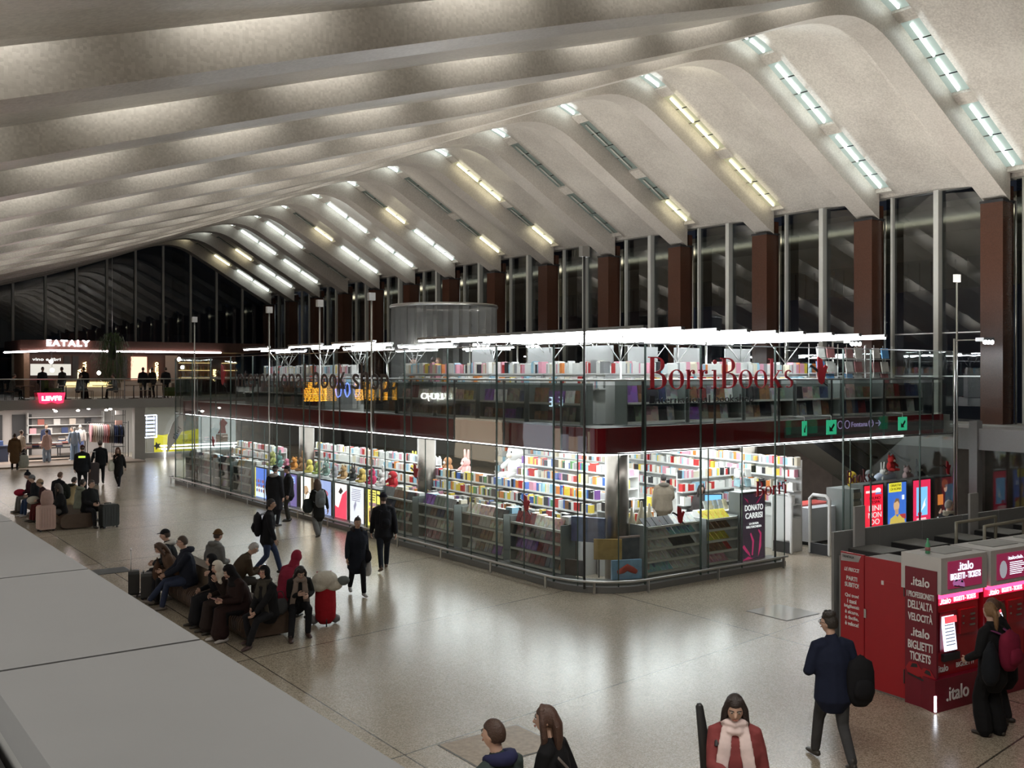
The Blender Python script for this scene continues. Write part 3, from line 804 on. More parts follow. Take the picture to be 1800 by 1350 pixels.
def cover_row(o, rz, x0, x1, y, z, pal, place, w=(.15, .2), h=(.22, .28), tilt=.3, same=0, kind='magazine'):
    x = x0; n = 0
    while x < x1 - w[0]:
        if n <= 0: n = random.choice((1, 2, 3, 4)) if not same else same; col = pick(pal); ww = random.uniform(*w); hh = random.uniform(*h)
        if x + ww > x1: break
        px_, py_ = world(o, rz, x + ww / 2, y)
        MAGS.append((px_, py_, z, rz, tilt, ww * .93, .012 + .02 * random.random(), hh, col, place, kind))
        x += ww + .008; n -= 1
def unit(name, label, cat, o, rz, w, depth, h, shelves, mat, z0=0, back=True, group=None, tiltsh=.0, side_h=None, step=0.0):
    """shelf unit: local x along the front, front at y=0. step: each higher shelf sits further back"""
    t = thing(name, label, cat, (o[0], o[1], z0), rz, group)
    m = MB(); m.box(-w / 2, 0, 0, -w / 2 + .03, depth, h); m.build('side_panel', [mat], t)
    m = MB(); m.box(w / 2 - .03, 0, 0, w / 2, depth, h); m.build('side_panel', [mat], t)
    if back: m = MB(); m.box(-w / 2 + .03, depth - .02, .05, w / 2 - .03, depth, h); m.build('back_panel', [mat], t)
    for i, z in enumerate(shelves):
        y0 = step * i
        m = MB(); m.box(-w / 2 + .031, y0 + .01, z - .02, w / 2 - .031, depth - .021, z); m.box(-w / 2 + .031, y0 - .005, z - .03, w / 2 - .031, y0 + .01, z + .02); m.build('shelf', [m_white], t)
    return t
m_rack = M('rack_grey_green', (.20, .225, .215), .35, .2, .08, 8)
m_rackw = M('rack_white', (.60, .60, .59), .5, 0, .04, 8)

# --- display racks just behind the long glass (face the hall, -X)
LP = 'window rack'
rk = [(17.4, 19.35, 1.42), (19.6, 21.45, 1.42), (21.8, 23.6, 1.42), (23.9, 26.0, 1.42), (35.6, 37.4, 1.4), (37.6, 39.4, 1.4), (39.6, 41.2, 1.4), (41.3, 43.0, 1.4)]
for i, (y0, y1, h) in enumerate(rk):
    o = (14.12, (y0 + y1) / 2); w_ = y1 - y0
    place = ('the %s window rack left of the corner' % ORD[i]) if i < 4 else 'the far window racks beyond the lit posters'
    lab = 'grey window display rack, %s to the left of the round glass corner' % ORD[i] if i < 4 else 'far grey window display rack, %s beyond the lit posters' % ORD[i - 4]
    unit('display_rack', lab, 'shelf', o, -pi / 2, w_, .42, 1.3, (.25, .56, .87, 1.16), m_rack, group='display racks behind the long glass')
    for z in (.26, .57, .88, 1.17):
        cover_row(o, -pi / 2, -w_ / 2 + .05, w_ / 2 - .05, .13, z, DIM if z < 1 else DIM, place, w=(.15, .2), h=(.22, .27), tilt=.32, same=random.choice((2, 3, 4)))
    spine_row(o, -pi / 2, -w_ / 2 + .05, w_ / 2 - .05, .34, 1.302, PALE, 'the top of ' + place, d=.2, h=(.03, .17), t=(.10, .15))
# --- lit poster boxes further along the long glass
m_box = M('lightbox_frame', (.14, .15, .145), .4, .3)
def artpanel(t, shapes, w_, h, z0, y=-.006):
    """printed, backlit sheet made of flat coloured shapes; coordinates in fractions of the sheet"""
    for i, (col, st, poly) in enumerate(shapes):
        m = MB(); yy = y - .003 * i
        m.add([((px_ - .5) * w_, yy, z0 + pz * h) for px_, pz in poly], [list(range(len(poly)))])
        m.add([((px_ - .5) * w_, yy + .002, z0 + pz * h) for px_, pz in poly], [list(range(len(poly)))[::-1]])
        m.build('printed_sheet' if i == 0 else 'printed_shape', [lamp('print_%.2f_%.2f_%.2f_%.1f' % (*col, st), col, st)], t)
R_ = lambda x0, z0, x1, z1: [(x0, z0), (x1, z0), (x1, z1), (x0, z1)]
def ell(cx, cz, rx, rz_, n=12): return [(cx + rx * cos(2 * pi * i / n), cz + rz_ * sin(2 * pi * i / n)) for i in range(n)]
def lines(col, st, x0, x1, z0, z1, n, hh=.012):
    out = []
    for i in range(n):
        z = z1 - (z1 - z0) * i / max(1, n - 1); a = random.uniform(0, .12) * (x1 - x0)
        out.append((col, st, R_(x0 + a, z - hh, x1 - a, z + hh)))
    return out
W1 = (1, .98, .95); 
posters = [
 (34.15, 35.3, 'blue lit poster with small coloured figures', [((.12, .25, .85), 1.0, R_(0, 0, 1, 1)), ((.75, .85, 1), 1.2, R_(.05, .03, .95, .38)), ((.95, .85, .1), .9, R_(0, 0, .08, 1))] + [((.5, .15, .1) if i % 2 else (.15, .2, .5), .8, ell(.2 + .2 * (i % 4), .25 + .16 * (i // 4), .07, .06)) for i in range(12)]),
 (32.95, 33.95, 'pale blue lit poster half hidden by the man in the long dark coat', [((.45, .75, 1), 1.5, R_(0, 0, 1, 1)), ((1, 1, 1), 1.8, R_(.1, .55, .9, .95)), ((.05, .1, .3), .5, R_(.1, .05, .9, .2))]),
 (31.55, 32.65, 'violet lit poster with a white running figure', [((.22, .16, .42), .9, R_(0, 0, 1, 1)), ((.25, .35, .9), 1.0, R_(.1, .72, .9, .95)), ((1, 1, 1), 1.2, [(.35, .2), (.5, .3), (.62, .62), (.5, .66), (.4, .4), (.2, .35)])] + lines(W1, 1.1, .15, .85, .66, .9, 4)),
 (30.2, 31.3, 'cream white lit poster with a dark vertical side', [((1, .9, .75), 1.8, R_(0, 0, 1, 1)), ((.25, .16, .08), .5, R_(.78, 0, 1, 1)), ((.8, .5, .3), .8, ell(.4, .6, .2, .14))]),
 (28.95, 30.0, 'pale blue lit poster with a red ring', [((.42, .50, .85), 1.0, R_(0, 0, 1, 1)), ((.7, .15, .2), .8, ell(.5, .62, .3, .11)), ((.42, .50, .85), 1.0, ell(.5, .62, .2, .07)), ((1, 1, 1), 1.6, R_(0, 0, .08, 1))] + lines((.9, .92, 1), 1.2, .15, .85, .2, .42, 5)),
 (27.85, 28.75, 'red and white lit poster next to the woman with the grey backpack', [((1, .88, .85), 1.3, R_(0, 0, 1, 1)), ((.9, .06, .12), 1.1, [(0, 0), (1, 0), (1, .85), (.62, .7), (.3, .3), (0, .35)]), ((.1, .05, .05), .4, [(.3, .75), (.5, .9), (.7, .8), (.5, .7)])]),
 (26.75, 27.75, 'white lit poster with fine writing and a dark curl', [((.82, .82, .90), 1.15, R_(0, 0, 1, 1)), ((.04, .04, .05), .3, [(.5, .05), (.66, .03), (.72, .1), (.62, .08), (.6, .16), (.7, .22), (.56, .2)]), ((.5, .48, .65), .7, [(.35, .3), (.5, .5), (.45, .62), (.3, .45)])] + lines((.35, .3, .5), .6, .15, .85, .62, .92, 7, .008)),
 (25.75, 26.7, 'yellow lit poster with a brown gateway', [((.92, .82, .18), 1.1, R_(0, 0, 1, 1)), ((.9, .55, .25), .8, [(.2, .12), (.8, .12), (.8, .46), (.5, .56), (.2, .48)]), ((.12, .05, .04), .4, R_(.26, .1, .74, .42)), ((.6, .2, .15), .5, R_(.47, .1, .53, .4)), ((.6, .35, .4), .7, R_(.25, .56, .75, .66))] + lines((.4, .3, .1), .5, .25, .75, .74, .94, 4, .014)),
]
for (y0, y1, lab, shp) in posters:
    w_ = y1 - y0 - .1
    t = thing('poster_lightbox', lab, 'poster', (14.14, (y0 + y1) / 2, .16), -pi / 2, 'lit posters along the long glass')
    m = MB(); m.box(-w_ / 2 - .03, 0, 0, w_ / 2 + .03, .3, 1.16); m.build('case', [m_box], t)
    artpanel(t, shp, w_, 1.08, .03)
t = thing('counter_cabinet', 'long dark green-grey cabinet behind the lit posters, carrying soft toys', 'cabinet', (0, 0, 0))
m = MB(); m.box(14.46, 25.8, .14, 15.0, 35.4, 1.28); m.build('body', [m_rack], t); m = MB(); m.box(14.44, 25.78, 1.28, 15.02, 35.42, 1.31); m.build('top', [m_rackw], t)

# --- racks behind the right-hand glass, beside the round corner (face -Y)
for (x0, x1, lab, place, cols) in ((15.5, 17.25, 'white sloping display rack right of the round glass corner', 'the sloping rack right of the round corner', [('white', 4), ('grey', 1.2), ('light blue', 1.5), ('black', 2)]), (17.4, 18.5, 'narrow sloping display rack left of the dark orchid poster', 'the narrow rack left of the dark orchid poster', [('light blue', 1), ('pink', 1), ('red', 1), ('black', 1.5), ('yellow', 1.2), ('grey', 1), ('brown', 1)])):
    o = ((x0 + x1) / 2, 16.1); w_ = x1 - x0
    t = unit('sloping_rack', lab, 'shelf', o, 0, w_, .55, 1.32, (.26, .52, .78, 1.04, 1.28), M('rack_clear_grey', (.3, .32, .32), .3, .1), back=False)
    for z in (.27, .53, .79, 1.05, 1.29):
        cover_row(o, 0, -w_ / 2 + .05, w_ / 2 - .04, .12, z, cols, place, w=(.15, .18), h=(.24, .28), tilt=.85, same=5)
t = thing('poster_lightbox', 'dark poster with pink orchid stems and white lettering DONATO CARRISI', 'poster', (19.08, 16.15, .12))
m = MB(); m.box(-.46, 0, 0, .46, .35, 1.72); m.build('case', [m_box], t)
artpanel(t, [((.030, .018, .032), .7, R_(0, 0, 1, 1)), ((.55, .03, .14), .6, [(.45, .08), (.5, .08), (.55, .3), (.42, .42), (.38, .40), (.48, .28)]), ((.55, .03, .14), .6, [(.72, .05), (.85, .2), (.86, .4), (.74, .46), (.72, .44), (.80, .38), (.76, .22)]), ((.5, .03, .13), .55, [(.05, .22), (.12, .25), (.35, .12), (.4, .06), (.2, .14)]), ((.5, .03, .13), .55, [(.05, .02), (.5, .03), (.3, .07)]), ((.4, .02, .1), .5, [(.62, .85), (.85, .97), (.9, .97), (.7, .86)]), ((.4, .02, .1), .5, [(.1, .96), (.3, .86), (.25, .92)])], .86, 1.62, .05)
mw = lamp('print_white_letters', (1, 1, 1), .75)
for (s, z, w_, h) in (('DONATO', 1.27, .66, .14), ('CARRISI', 1.08, .62, .14), ('LA BUGIA', .93, .34, .05), ("DELL'ORCHIDEA", .85, .55, .055)): text('lettering', s, (0, -.04, z), w_, h, mw, t, 0, .006, 'C', bold=.015)

# --- lit posters right of the entrance, in front of a low cabinet
rp = [(23.95, 24.85, 'red lit poster with white lettering FINIMONDO', [((.88, .02, .05), 1.0, R_(0, 0, 1, 1)), ((1, .6, .6), 1.2, R_(.08, .84, .7, .89)), ((.9, .85, .95), 1.2, ell(.74, .88, .15, .06)), ((.2, .25, .6), .8, [(.56, .8), (.92, .8), (.86, .84), (.62, .84)])]),
      (25.05, 25.98, 'lit poster with a yellow heading over a blue portrait of a laurelled man', [((.05, .16, .62), 1.0, R_(0, 0, 1, 1)), ((.82, .72, .05), 1.0, R_(.05, .8, .74, 1)), ((.75, .45, .25), .9, ell(.46, .5, .16, .13)), ((.65, .38, .22), .8, R_(.38, .3, .56, .42)), ((.75, .55, .12), .8, [(.05, .02), (.95, .02), (.85, .26), (.6, .3), (.5, .24), (.4, .3), (.12, .22)]), ((.55, .05, .05), .8, [(.6, .3), (.95, .3), (.95, .18), (.75, .22)]), ((.35, .2, .1), .6, [(.3, .56), (.4, .66), (.56, .65), (.62, .52), (.5, .6)]), ((.9, .95, 1), 1, R_(.74, .62, .86, .72))]),
      (26.3, 27.22, 'red framed lit poster with a pale blue centre', [((.80, .03, .10), 1.0, R_(0, 0, 1, 1)), ((.22, .55, .95), 1.1, R_(.18, .2, .82, .84)), ((.85, .92, 1), 1.2, [(.45, .3), (.7, .42), (.66, .5), (.75, .6), (.6, .5)]), ((.7, .05, .1), .9, ell(.36, .24, .12, .05))] + lines((1, .85, .85), 1.1, .1, .8, .06, .13, 3, .01)),
      (27.42, 28.3, 'dark lit poster with a standing figure holding an orange book', [((.03, .015, .012), .6, R_(0, 0, 1, 1)), ((.55, .28, .18), .8, ell(.66, .76, .11, .1)), ((.22, .07, .03), .5, ell(.6, .86, .2, .1)), ((.75, .22, .05), 1.0, R_(.16, .38, .5, .62)), ((.6, .35, .28), .8, [(.2, .2), (.36, .3), (.4, .24), (.3, .16)])] + lines((1, 1, 1), .9, .05, .8, .02, .1, 3, .01))]
for i, (x0, x1, lab, shp) in enumerate(rp):
    w_ = x1 - x0
    t = thing('poster_lightbox', lab, 'poster', ((x0 + x1) / 2, 16.4, .3), 0, 'lit posters right of the entrance')
    m = MB(); m.box(-w_ / 2 - .03, 0, -.3, w_ / 2 + .03, .4, 1.36); m.build('case', [m_box], t)
    artpanel(t, shp, w_ - .04, 1.28, .04)
    if i == 0:
        for (s, z, ww, h, mm) in (('BRUNO', .93, .5, .08, M('poster_dark_red', (.12, .0, .0), .5)), ('VESPA', .82, .46, .08, M('poster_dark_red', (.12, .0, .0), .5)), ('FINI', .62, .55, .15, mw), ('MON', .43, .6, .15, mw), ('DO', .24, .42, .15, mw)): text('lettering', s, (.02, -.03, z), ww, h, mm, t, 0, .006, 'C')
    if i == 1:
        for (s, z) in (('DINASTIA', 1.22), ('DI ROMA', 1.12)): text('lettering', s, (-.1, -.03, z), .5, .07, M('poster_olive', (.3, .25, .02), .5), t, 0, .006, 'C')
t = thing('counter_cabinet', 'low grey cabinet carrying toys behind the red and blue lit posters', 'cabinet', (0, 0, 0))
m = MB(); m.box(23.8, 16.85, 0, 28.4, 17.5, 1.5); m.build('body', [m_rack], t)

# --- tiered book gondolas inside
def gondola(label, o, rz, w_, zs, place, pal, dstep=.17, h=(.17, .24), both=False, base_h=None, hmax=None):
    t = thing('book_gondola', label, 'shelf', (o[0], o[1], 0), rz)
    dep = dstep * len(zs) + .12
    m = MB(); m.box(-w_ / 2, .02, 0, w_ / 2, dep, zs[0] - .03); m.build('base', [m_rackw], t)
    m = MB(); m.box(-w_ / 2, dep - .03, 0, w_ / 2, dep, zs[-1] + .16); m.build('back_panel', [m_rackw], t)
    for i, z in enumerate(zs):
        m = MB(); y = dstep * i; m.box(-w_ / 2, y, z - .025, w_ / 2, dep - .03, z); m.box(-w_ / 2, y - .012, z - .03, w_ / 2, y, z + .012); m.build('shelf', [m_rackw], t)
        spine_row(o, rz, -w_ / 2 + .03, w_ / 2 - .03, y + .09, z, pal, place, h=h, lean=0.0, t=(.02, .06))
    return t
gondola('long tiered white book gondola behind the first window racks', (15.0, 21.6), -pi / 2, 7.6, (.82, 1.12, 1.42, 1.72), 'the long tiered gondola behind the first window racks', BRIGHT)
gondola('tiered white book gondola above the lit posters', (15.65, 30.3), -pi / 2, 8.4, (1.0, 1.32, 1.64, 1.92), 'the tiered gondola above the lit posters', PALE)
gondola('second long white book gondola behind the first one', (17.4, 21.6), -pi / 2, 4.8, (1.0, 1.36, 1.7, 2.02), 'the second gondola row', BRIGHT)
gondola('white book gondola beyond the lit posters', (15.3, 38.8), -pi / 2, 4.6, (1.05, 1.35, 1.65), 'the gondola beyond the lit posters', PALE)
gondola('white wall shelves behind the man in the khaki jacket', (21.9, 20.9), -pi / 2 - .1, 8.0, (.9, 1.25, 1.6, 1.95, 2.25), 'the shelves behind the man in the khaki jacket', PALE, dstep=.06)
gondola('white shelves in front of the cash desk', (21.0, 19.0), 0, 2.6, (.8, 1.15, 1.5, 1.85), 'the shelves in front of the cash desk', PALE, dstep=.05)
gondola('far white wall shelves deep in the bookshop', (22.6, 27.5), -pi / 2, 9.0, (.9, 1.3, 1.7, 2.1, 2.45), 'the deep wall shelves', PALE, dstep=.02)
gondola('small two-tier gondola of yellow and black books right of the steel column', (16.2, 17.1), 0, 1.5, (.85, 1.2, 1.5), 'the small gondola by the steel column', [('yellow', 3), ('black', 3), ('orange', 1.5), ('white', 1), ('red', 1)])
# tables with flat piles of books
def table(label, o, rz, w_, d, h, pal, place, piles=14):
    t = thing('display_table', label, 'table', (o[0], o[1], 0), rz)
    m = MB(); m.box(-w_ / 2, -d / 2, h - .04, w_ / 2, d / 2, h); m.build('tabletop', [m_rackw], t)
    for sx in (-1, 1):
        for sy in (-1, 1): m = MB(); m.cbox(sx * (w_ / 2 - .06), sy * (d / 2 - .06), (h - .04) / 2, .05, .05, h - .04); m.build('leg', [m_rackw], t)
    for i in range(piles):
        nx = max(1, int(w_ / .3)); lx = -w_ / 2 + .17 + (i % nx) * (w_ - .3) / max(1, nx - 1); ly = -d / 2 + .15 + (i // nx) * .28
        if ly > d / 2 - .1: break
        X, Y = world(o, rz, lx, ly); hh = random.uniform(.04, .2)
        BKS.append((X, Y, h, rz + random.uniform(-.1, .1), 0, .15, .21, hh, pick(pal), place))
table('white table with flat piles of books beside the steel column', (17.6, 18.3), 0, 2.2, 1.3, .85, PALE, 'the table beside the steel column', 28)
table('white table with piles of books in front of the khaki-jacket man', (18.9, 17.6), 0, 1.3, 1.2, .9, PALE, 'the table in front of the man in the khaki jacket', 16)
table('white table of sale books between the gondolas', (18.9, 21.5), 0, 1.4, 2.4, .85, PALE, 'the table between the gondolas', 30)
# posters and boxed goods in the round corner window
for (x, y, w_, h, rz, col, lab) in ((14.55, 17.0, .8, .55, -1.1, (.12, .16, .3), 'dark blue boxed picture in the corner window'), (14.75, 16.55, .62, .45, -.7, (.45, .30, .10), 'brown boxed game in the corner window'), (15.0, 16.2, .7, .42, -.35, (.25, .45, .75), 'blue box with a red toy car, low in the corner window'), (14.3, 17.2, .5, .35, -1.2, (.1, .08, .08), 'black boxed game at the left of the corner window')):
    z = {.55: .95, .45: .6, .42: .2, .35: .2}[h]
    t = thing('boxed_game', lab, 'box', (x, y, z), rz); m = MB(); m.box(-w_ / 2, 0, 0, w_ / 2, .08, h); m.build('box', [M('card_%.2f' % col[0], col, .35, 0, .5, 6)], t)
    if h == .42:
        m = MB(); m.tube([(-.22, -.01, .16), (-.1, -.012, .2), (0, -.012, .26), (.12, -.012, .2), (.22, -.01, .15)], [(.02, .05), (.02, .07), (.02, .08), (.02, .07), (.02, .05)], 8, side=(0, 1, 0)); m.build('printed_car', [M('toy_red', (.5, .04, .02), .4)], t)
    m = MB(); m.box(-w_ / 2 + .1, .01, -z + .2 if z > .2 else 0, -w_ / 2 + .13, .06, .01); m.build('prop', [m_darksteel], t)
t = thing('picture_frame', 'white framed print leaning in the corner window below the cloth bags', 'picture', (15.35, 16.35, .2), -.2)
m = MB()
for a in ((-.4, 0, -.36, .9), (.36, 0, .4, .9), (-.36, 0, .36, .04), (-.36, .86, .36, .9)): m.box(a[0], 0, a[1], a[2], .04, a[3])
m.build('frame', [M('frame_pinkish', (.5, .38, .36), .5)], t); m = MB(); m.box(-.36, .02, .04, .36, .03, .86); m.build('print', [M('print_dark', (.10, .11, .13), .4, 0, .8, 5)], t)
# cloth bags on a stand
for i, (dx, dz) in enumerate(((0, 0), (.3, .12), (.55, .05), (-.05, -.35), (.45, -.3))):
    m = MB(); m.tube([(0, 0, -.42), (0, 0, -.2), (0, 0, -.02), (0, 0, .12), (0, 0, .3)], [(.18, .05), (.17, .06), (.13, .05), (.05, .03), (.03, .02)], 10, side=(1, 0, 0))
    o = m.build('cloth_bag', [M('raw_cotton', (.52, .45, .33), .85, bump=.3)], None, (15.65 + dx, 16.75, 1.35 + dz)); tag(o, 'beige cotton bag hanging in the corner window, %s of the cluster' % ['upper left', 'upper middle', 'upper right', 'lower left', 'lower right'][i], 'bag', 'cotton bags on the stand in the corner window')
m = MB(); m.rod((15.9, 16.95, 0), (15.9, 16.95, 1.85), .02); m.rod((15.55, 16.95, 1.8), (16.3, 16.95, 1.8), .012); m.cbox(15.9, 16.95, .02, .4, .4, .04)
tag(m.build('bag_stand', [m_steel]), 'slim steel stand carrying the cotton bags', 'stand')
# soft toys
def toy(x, y, z, s, col, label, kind=0, rz=0, grp='soft toys on the cabinet above the lit posters'):
    m = MB()
    m.ball((0, 0, .13 * s), .12 * s, .11 * s, .14 * s, 10, 7); m.ball((0, -.02 * s, .31 * s), .11 * s, .10 * s, .10 * s, 10, 7)
    for sx in (-1, 1):
        if kind == 0: m.ball((sx * .085 * s, 0, .40 * s), .04 * s, .02 * s, .04 * s, 8, 5)
        elif kind == 1: m.tube([(sx * .05 * s, 0, .38 * s), (sx * .07 * s, 0, .56 * s)], [.03 * s, .022 * s], 6)
        m.tube([(sx * .08 * s, -.03 * s, .22 * s), (sx * .15 * s, -.1 * s, .14 * s)], [.035 * s, .03 * s], 6)
        m.tube([(sx * .06 * s, -.05 * s, .05 * s), (sx * .09 * s, -.17 * s, .045 * s)], [.045 * s, .04 * s], 6)
    m.ball((0, -.11 * s, .285 * s), .045 * s, .03 * s, .035 * s, 8, 5, 1)
    for sx in (-1, 1): m.ball((sx * .04 * s, -.105 * s, .33 * s), .012 * s, None, None, 6, 4, 2)
    o = m.build('soft_toy', [M('plush_' + label.split()[0], col, .9, bump=.4, scale=40), M('plush_muzzle', (.6, .5, .42), .9), m_dark], None, (x, y, z), rz); tag(o, label, 'toy', grp)
tc = [('olive', (.32, .33, .10)), ('teal', (.12, .25, .22)), ('pink', (.6, .2, .3)), ('orange', (.6, .25, .05)), ('brown', (.25, .13, .06)), ('yellow', (.6, .5, .12)), ('lime', (.4, .48, .14)), ('sage', (.22, .32, .28)), ('grey', (.3, .3, .32)), ('tan', (.42, .26, .12)), ('black', (.03, .03, .03)), ('gold', (.5, .36, .1)), ('crimson', (.4, .02, .08)), ('white', (.7, .68, .66)), ('red', (.5, .02, .03))]
for i, (n_, c_) in enumerate(tc):
    toy(14.72, 35.0 - i * .64, 1.31, random.uniform(.85, 1.25), c_, '%s soft toy sitting on the cabinet, %s from its far end' % (n_, ORD[i]), i % 3, -pi / 2 + random.uniform(-.5, .5))
for i, (n_, c_, x, y, s) in enumerate((('snow-white', (.62, .6, .58), 18.2, 24.6, 2.5), ('rosy', (.6, .3, .28), 17.5, 26.3, 1.5), ('chestnut', (.3, .14, .06), 17.4, 27.2, 1.4), ('panda-white', (.65, .65, .62), 16.8, 26.9, 1.5), ('mustard', (.55, .48, .1), 16.6, 28.0, 1.3), ('charcoal', (.06, .06, .07), 16.5, 27.4, 1.3))):
    toy(x, y, 1.45 if i else 1.5, s, c_, n_ + ' plush animal on top of the display behind the second gondola', i % 3, -pi / 2, 'big soft toys behind the gondolas')
m = MB(); m.box(16.2, 24.2, 0, 18.6, 28.6, 1.45); tag(m.build('toy_plinth', [m_rackw]), 'white plinth carrying the big soft toys behind the gondolas', 'plinth')
# toys on the right cabinet
for i, (n_, c_, x) in enumerate((('scarlet', (.5, .02, .02), 26.3), ('ivory', (.6, .58, .55), 25.9), ('slate', (.15, .16, .17), 25.2), ('striped', (.5, .35, .35), 27.1), ('coal', (.04, .04, .05), 27.7), ('amber', (.6, .4, .03), 24.4))):
    toy(x, 17.1, 1.5 if i != 0 else 1.85, 1.1, c_, n_ + ' soft toy on the cabinet behind the posters right of the entrance', i % 3, 0, 'soft toys right of the entrance')
m = MB(); m.ball((26.1, 17.15, 1.68), .5, .2, .17, 14, 8); tag(m.build('toy_car', [M('car_blue_white', (.45, .5, .62), .35)]), 'blue and white rounded toy car on the cabinet behind the posters', 'toy')

# --- entrance: anti-theft gates, cash desk, shelves
for i, (x, y) in enumerate(((21.25, 17.0), (21.75, 16.2))):
    t = thing('security_gate', ['white anti-theft gate further inside the entrance', 'white anti-theft gate nearest the hall in the entrance'][i], 'gate', (x, y, 0), 0)
    m = MB(); m.tube([(0, -.3, .05), (0, -.3, 1.45), (0, -.2, 1.55), (0, .2, 1.55), (0, .3, 1.45), (0, .3, .05)], [.045] * 6, 8); m.build('frame', [m_rackw], t)
    m = MB(); m.box(-.01, -.28, .35, .01, .28, 1.5); m.build('panel', [m_rglass if i else m_rackw], t)
    m = MB(); m.box(-.03, -.3, .02, .03, .3, .3); m.build('base', [m_dark], t)
t = thing('cash_desk', 'white cash desk right of the entrance', 'desk', (23.6, 17.7, 0))
m = MB(); m.box(-.9, -.5, .1, .55, .5, 1.02); m.build('front', [M('desk_white', (.62, .64, .68), .35)], t); m = MB(); m.box(-.86, -.45, 0, .5, .45, .1); m.build('plinth', [m_dark], t)
m = MB(); m.box(-.95, -.1, 1.02, .6, .5, 1.06); m.build('worktop', [M('desk_red', (.4, .05, .04), .4)], t)
t = thing('till_screen', 'till computer screen glowing blue behind the piles of books', 'screen', (19.6, 17.9, 1.1), -.5); m = MB(); m.box(-.25, 0, .15, .25, .03, .48); m.build('case', [m_dark], t); m = MB(); m.box(-.22, -.006, .18, .22, 0, .45); m.build('display', [lamp('till_blue', (.15, .4, .9), 1.4)], t); m = MB(); m.box(-.03, .03, 0, .03, .06, .2); m.cbox(0, .04, .01, .2, .16, .02); m.build('stand', [m_dark], t)
m = MB(); m.box(19.1, 17.6, 0, 20.2, 18.3, 1.1); tag(m.build('till_counter', [m_rackw]), 'white counter below the blue till screen', 'counter')
for i, (x, y, c_) in enumerate(((21.2, 18.3, (.4, .42, .12)), (22.2, 18.4, (.35, .5, .55)), (22.9, 18.2, (.6, .6, .58)))):
    t = thing('spinner_stand', ['spinner stand of green and white cards behind the gates', 'spinner stand with orange topper behind the gates', 'spinner stand of white leaflets left of the cash desk'][i], 'stand', (x, y, 0))
    m = MB(); m.rod((0, 0, 0), (0, 0, 2.3), .03); m.cbox(0, 0, .03, .5, .5, .06); m.build('pole', [m_steel], t)
    for j in range(6):
        for a in range(4):
            m = MB(); m.cbox(.2 * cos(a * pi / 2), .2 * sin(a * pi / 2), .7 + j * .26, .2, .03, .2, rz=a * pi / 2 + pi / 2, rx=-.15); m.build('card_pack', [M('cards_%d' % ((i + j) % 5), random.choice([(.6, .6, .58), (.4, .42, .12), (.3, .45, .5), (.55, .3, .1), (.5, .1, .1)]), .5, var=.4, scale=9)], t)
    if i == 1: m = MB(); m.cbox(0, 0, 2.36, .8, .06, .12); m.build('topper', [M('topper_orange', (.8, .4, .08), .5)], t)
# magazine pillars right of the entrance
m = MB(); m.box(23.2, 16.2, 0, 23.5, 16.5, 1.6)
for j in range(6): m.box(23.18, 16.18, .2 + j * .23, 23.52, 16.2, .36 + j * .23, 1)
tag(m.build('leaflet_tower', [m_rack, M('leaflets', (.35, .33, .27), .5, var=.5, scale=8)]), 'slim grey leaflet tower between the cash desk and the red poster', 'stand')
# counter just inside
t = thing('gift_counter', 'white counter of maps and magazines behind the narrow sloping rack', 'counter', (18.6, 16.9, 0)); m = MB(); m.box(-.5, -.25, 0, .5, .3, 1.35); m.build('body', [m_rackw], t)
for j in range(5): m = MB(); m.cbox(-.35 + j * .17, 0, 1.47, .13, .04, .26, rx=-.35, rz=.1); m.build('magazine', [M('maps_%d' % (j % 3), [(.4, .42, .4), (.5, .45, .3), (.3, .33, .3)][j % 3], .5, var=.5, scale=10)], t)

# ================================================================ upper floor
Z2 = 3.53
# racks along the rail: large covers low, spines on top
for i in range(6):
    x0 = 15.5 + 2.0 * i; o = (x0 + .95, 16.75)
    unit('upper_rack', 'upper floor magazine rack behind the right glass, %s from the round corner' % ORD[i], 'shelf', o, 0, 1.9, .4, 1.0 if i < 5 else .9, (.06, .5), m_rack, z0=Z2, group='upper racks behind the right glass')
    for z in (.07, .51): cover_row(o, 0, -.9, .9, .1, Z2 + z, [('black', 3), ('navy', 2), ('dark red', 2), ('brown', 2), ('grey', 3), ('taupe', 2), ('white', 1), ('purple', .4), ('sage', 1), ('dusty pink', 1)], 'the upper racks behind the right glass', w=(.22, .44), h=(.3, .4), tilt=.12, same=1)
for i in range(5):
    y0 = 17.2 + 2.1 * i; o = (14.55, y0 + 1.0)
    unit('upper_rack', 'upper floor rack behind the long glass, %s from the round corner' % ORD[i], 'shelf', o, -pi / 2, 1.95, .35, .95, (.06, .48), m_rack, z0=Z2, group='upper racks behind the long glass')
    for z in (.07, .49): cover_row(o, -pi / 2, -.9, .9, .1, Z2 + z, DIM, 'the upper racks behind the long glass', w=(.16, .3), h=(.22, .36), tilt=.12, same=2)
for i in range(3):
    y0 = 30.5 + 2.4 * i; o = (14.6, y0 + 1.0)
    unit('upper_rack', 'far upper floor rack behind the black lettering, %s from the void' % ORD[i], 'shelf', o, -pi / 2, 2.2, .35, .9, (.06, .48), m_rack, z0=Z2)
    for z in (.07, .49): cover_row(o, -pi / 2, -1.0, 1.0, .1, Z2 + z, DIM, 'the far upper racks', w=(.16, .3), h=(.22, .34), tilt=.12, same=2)
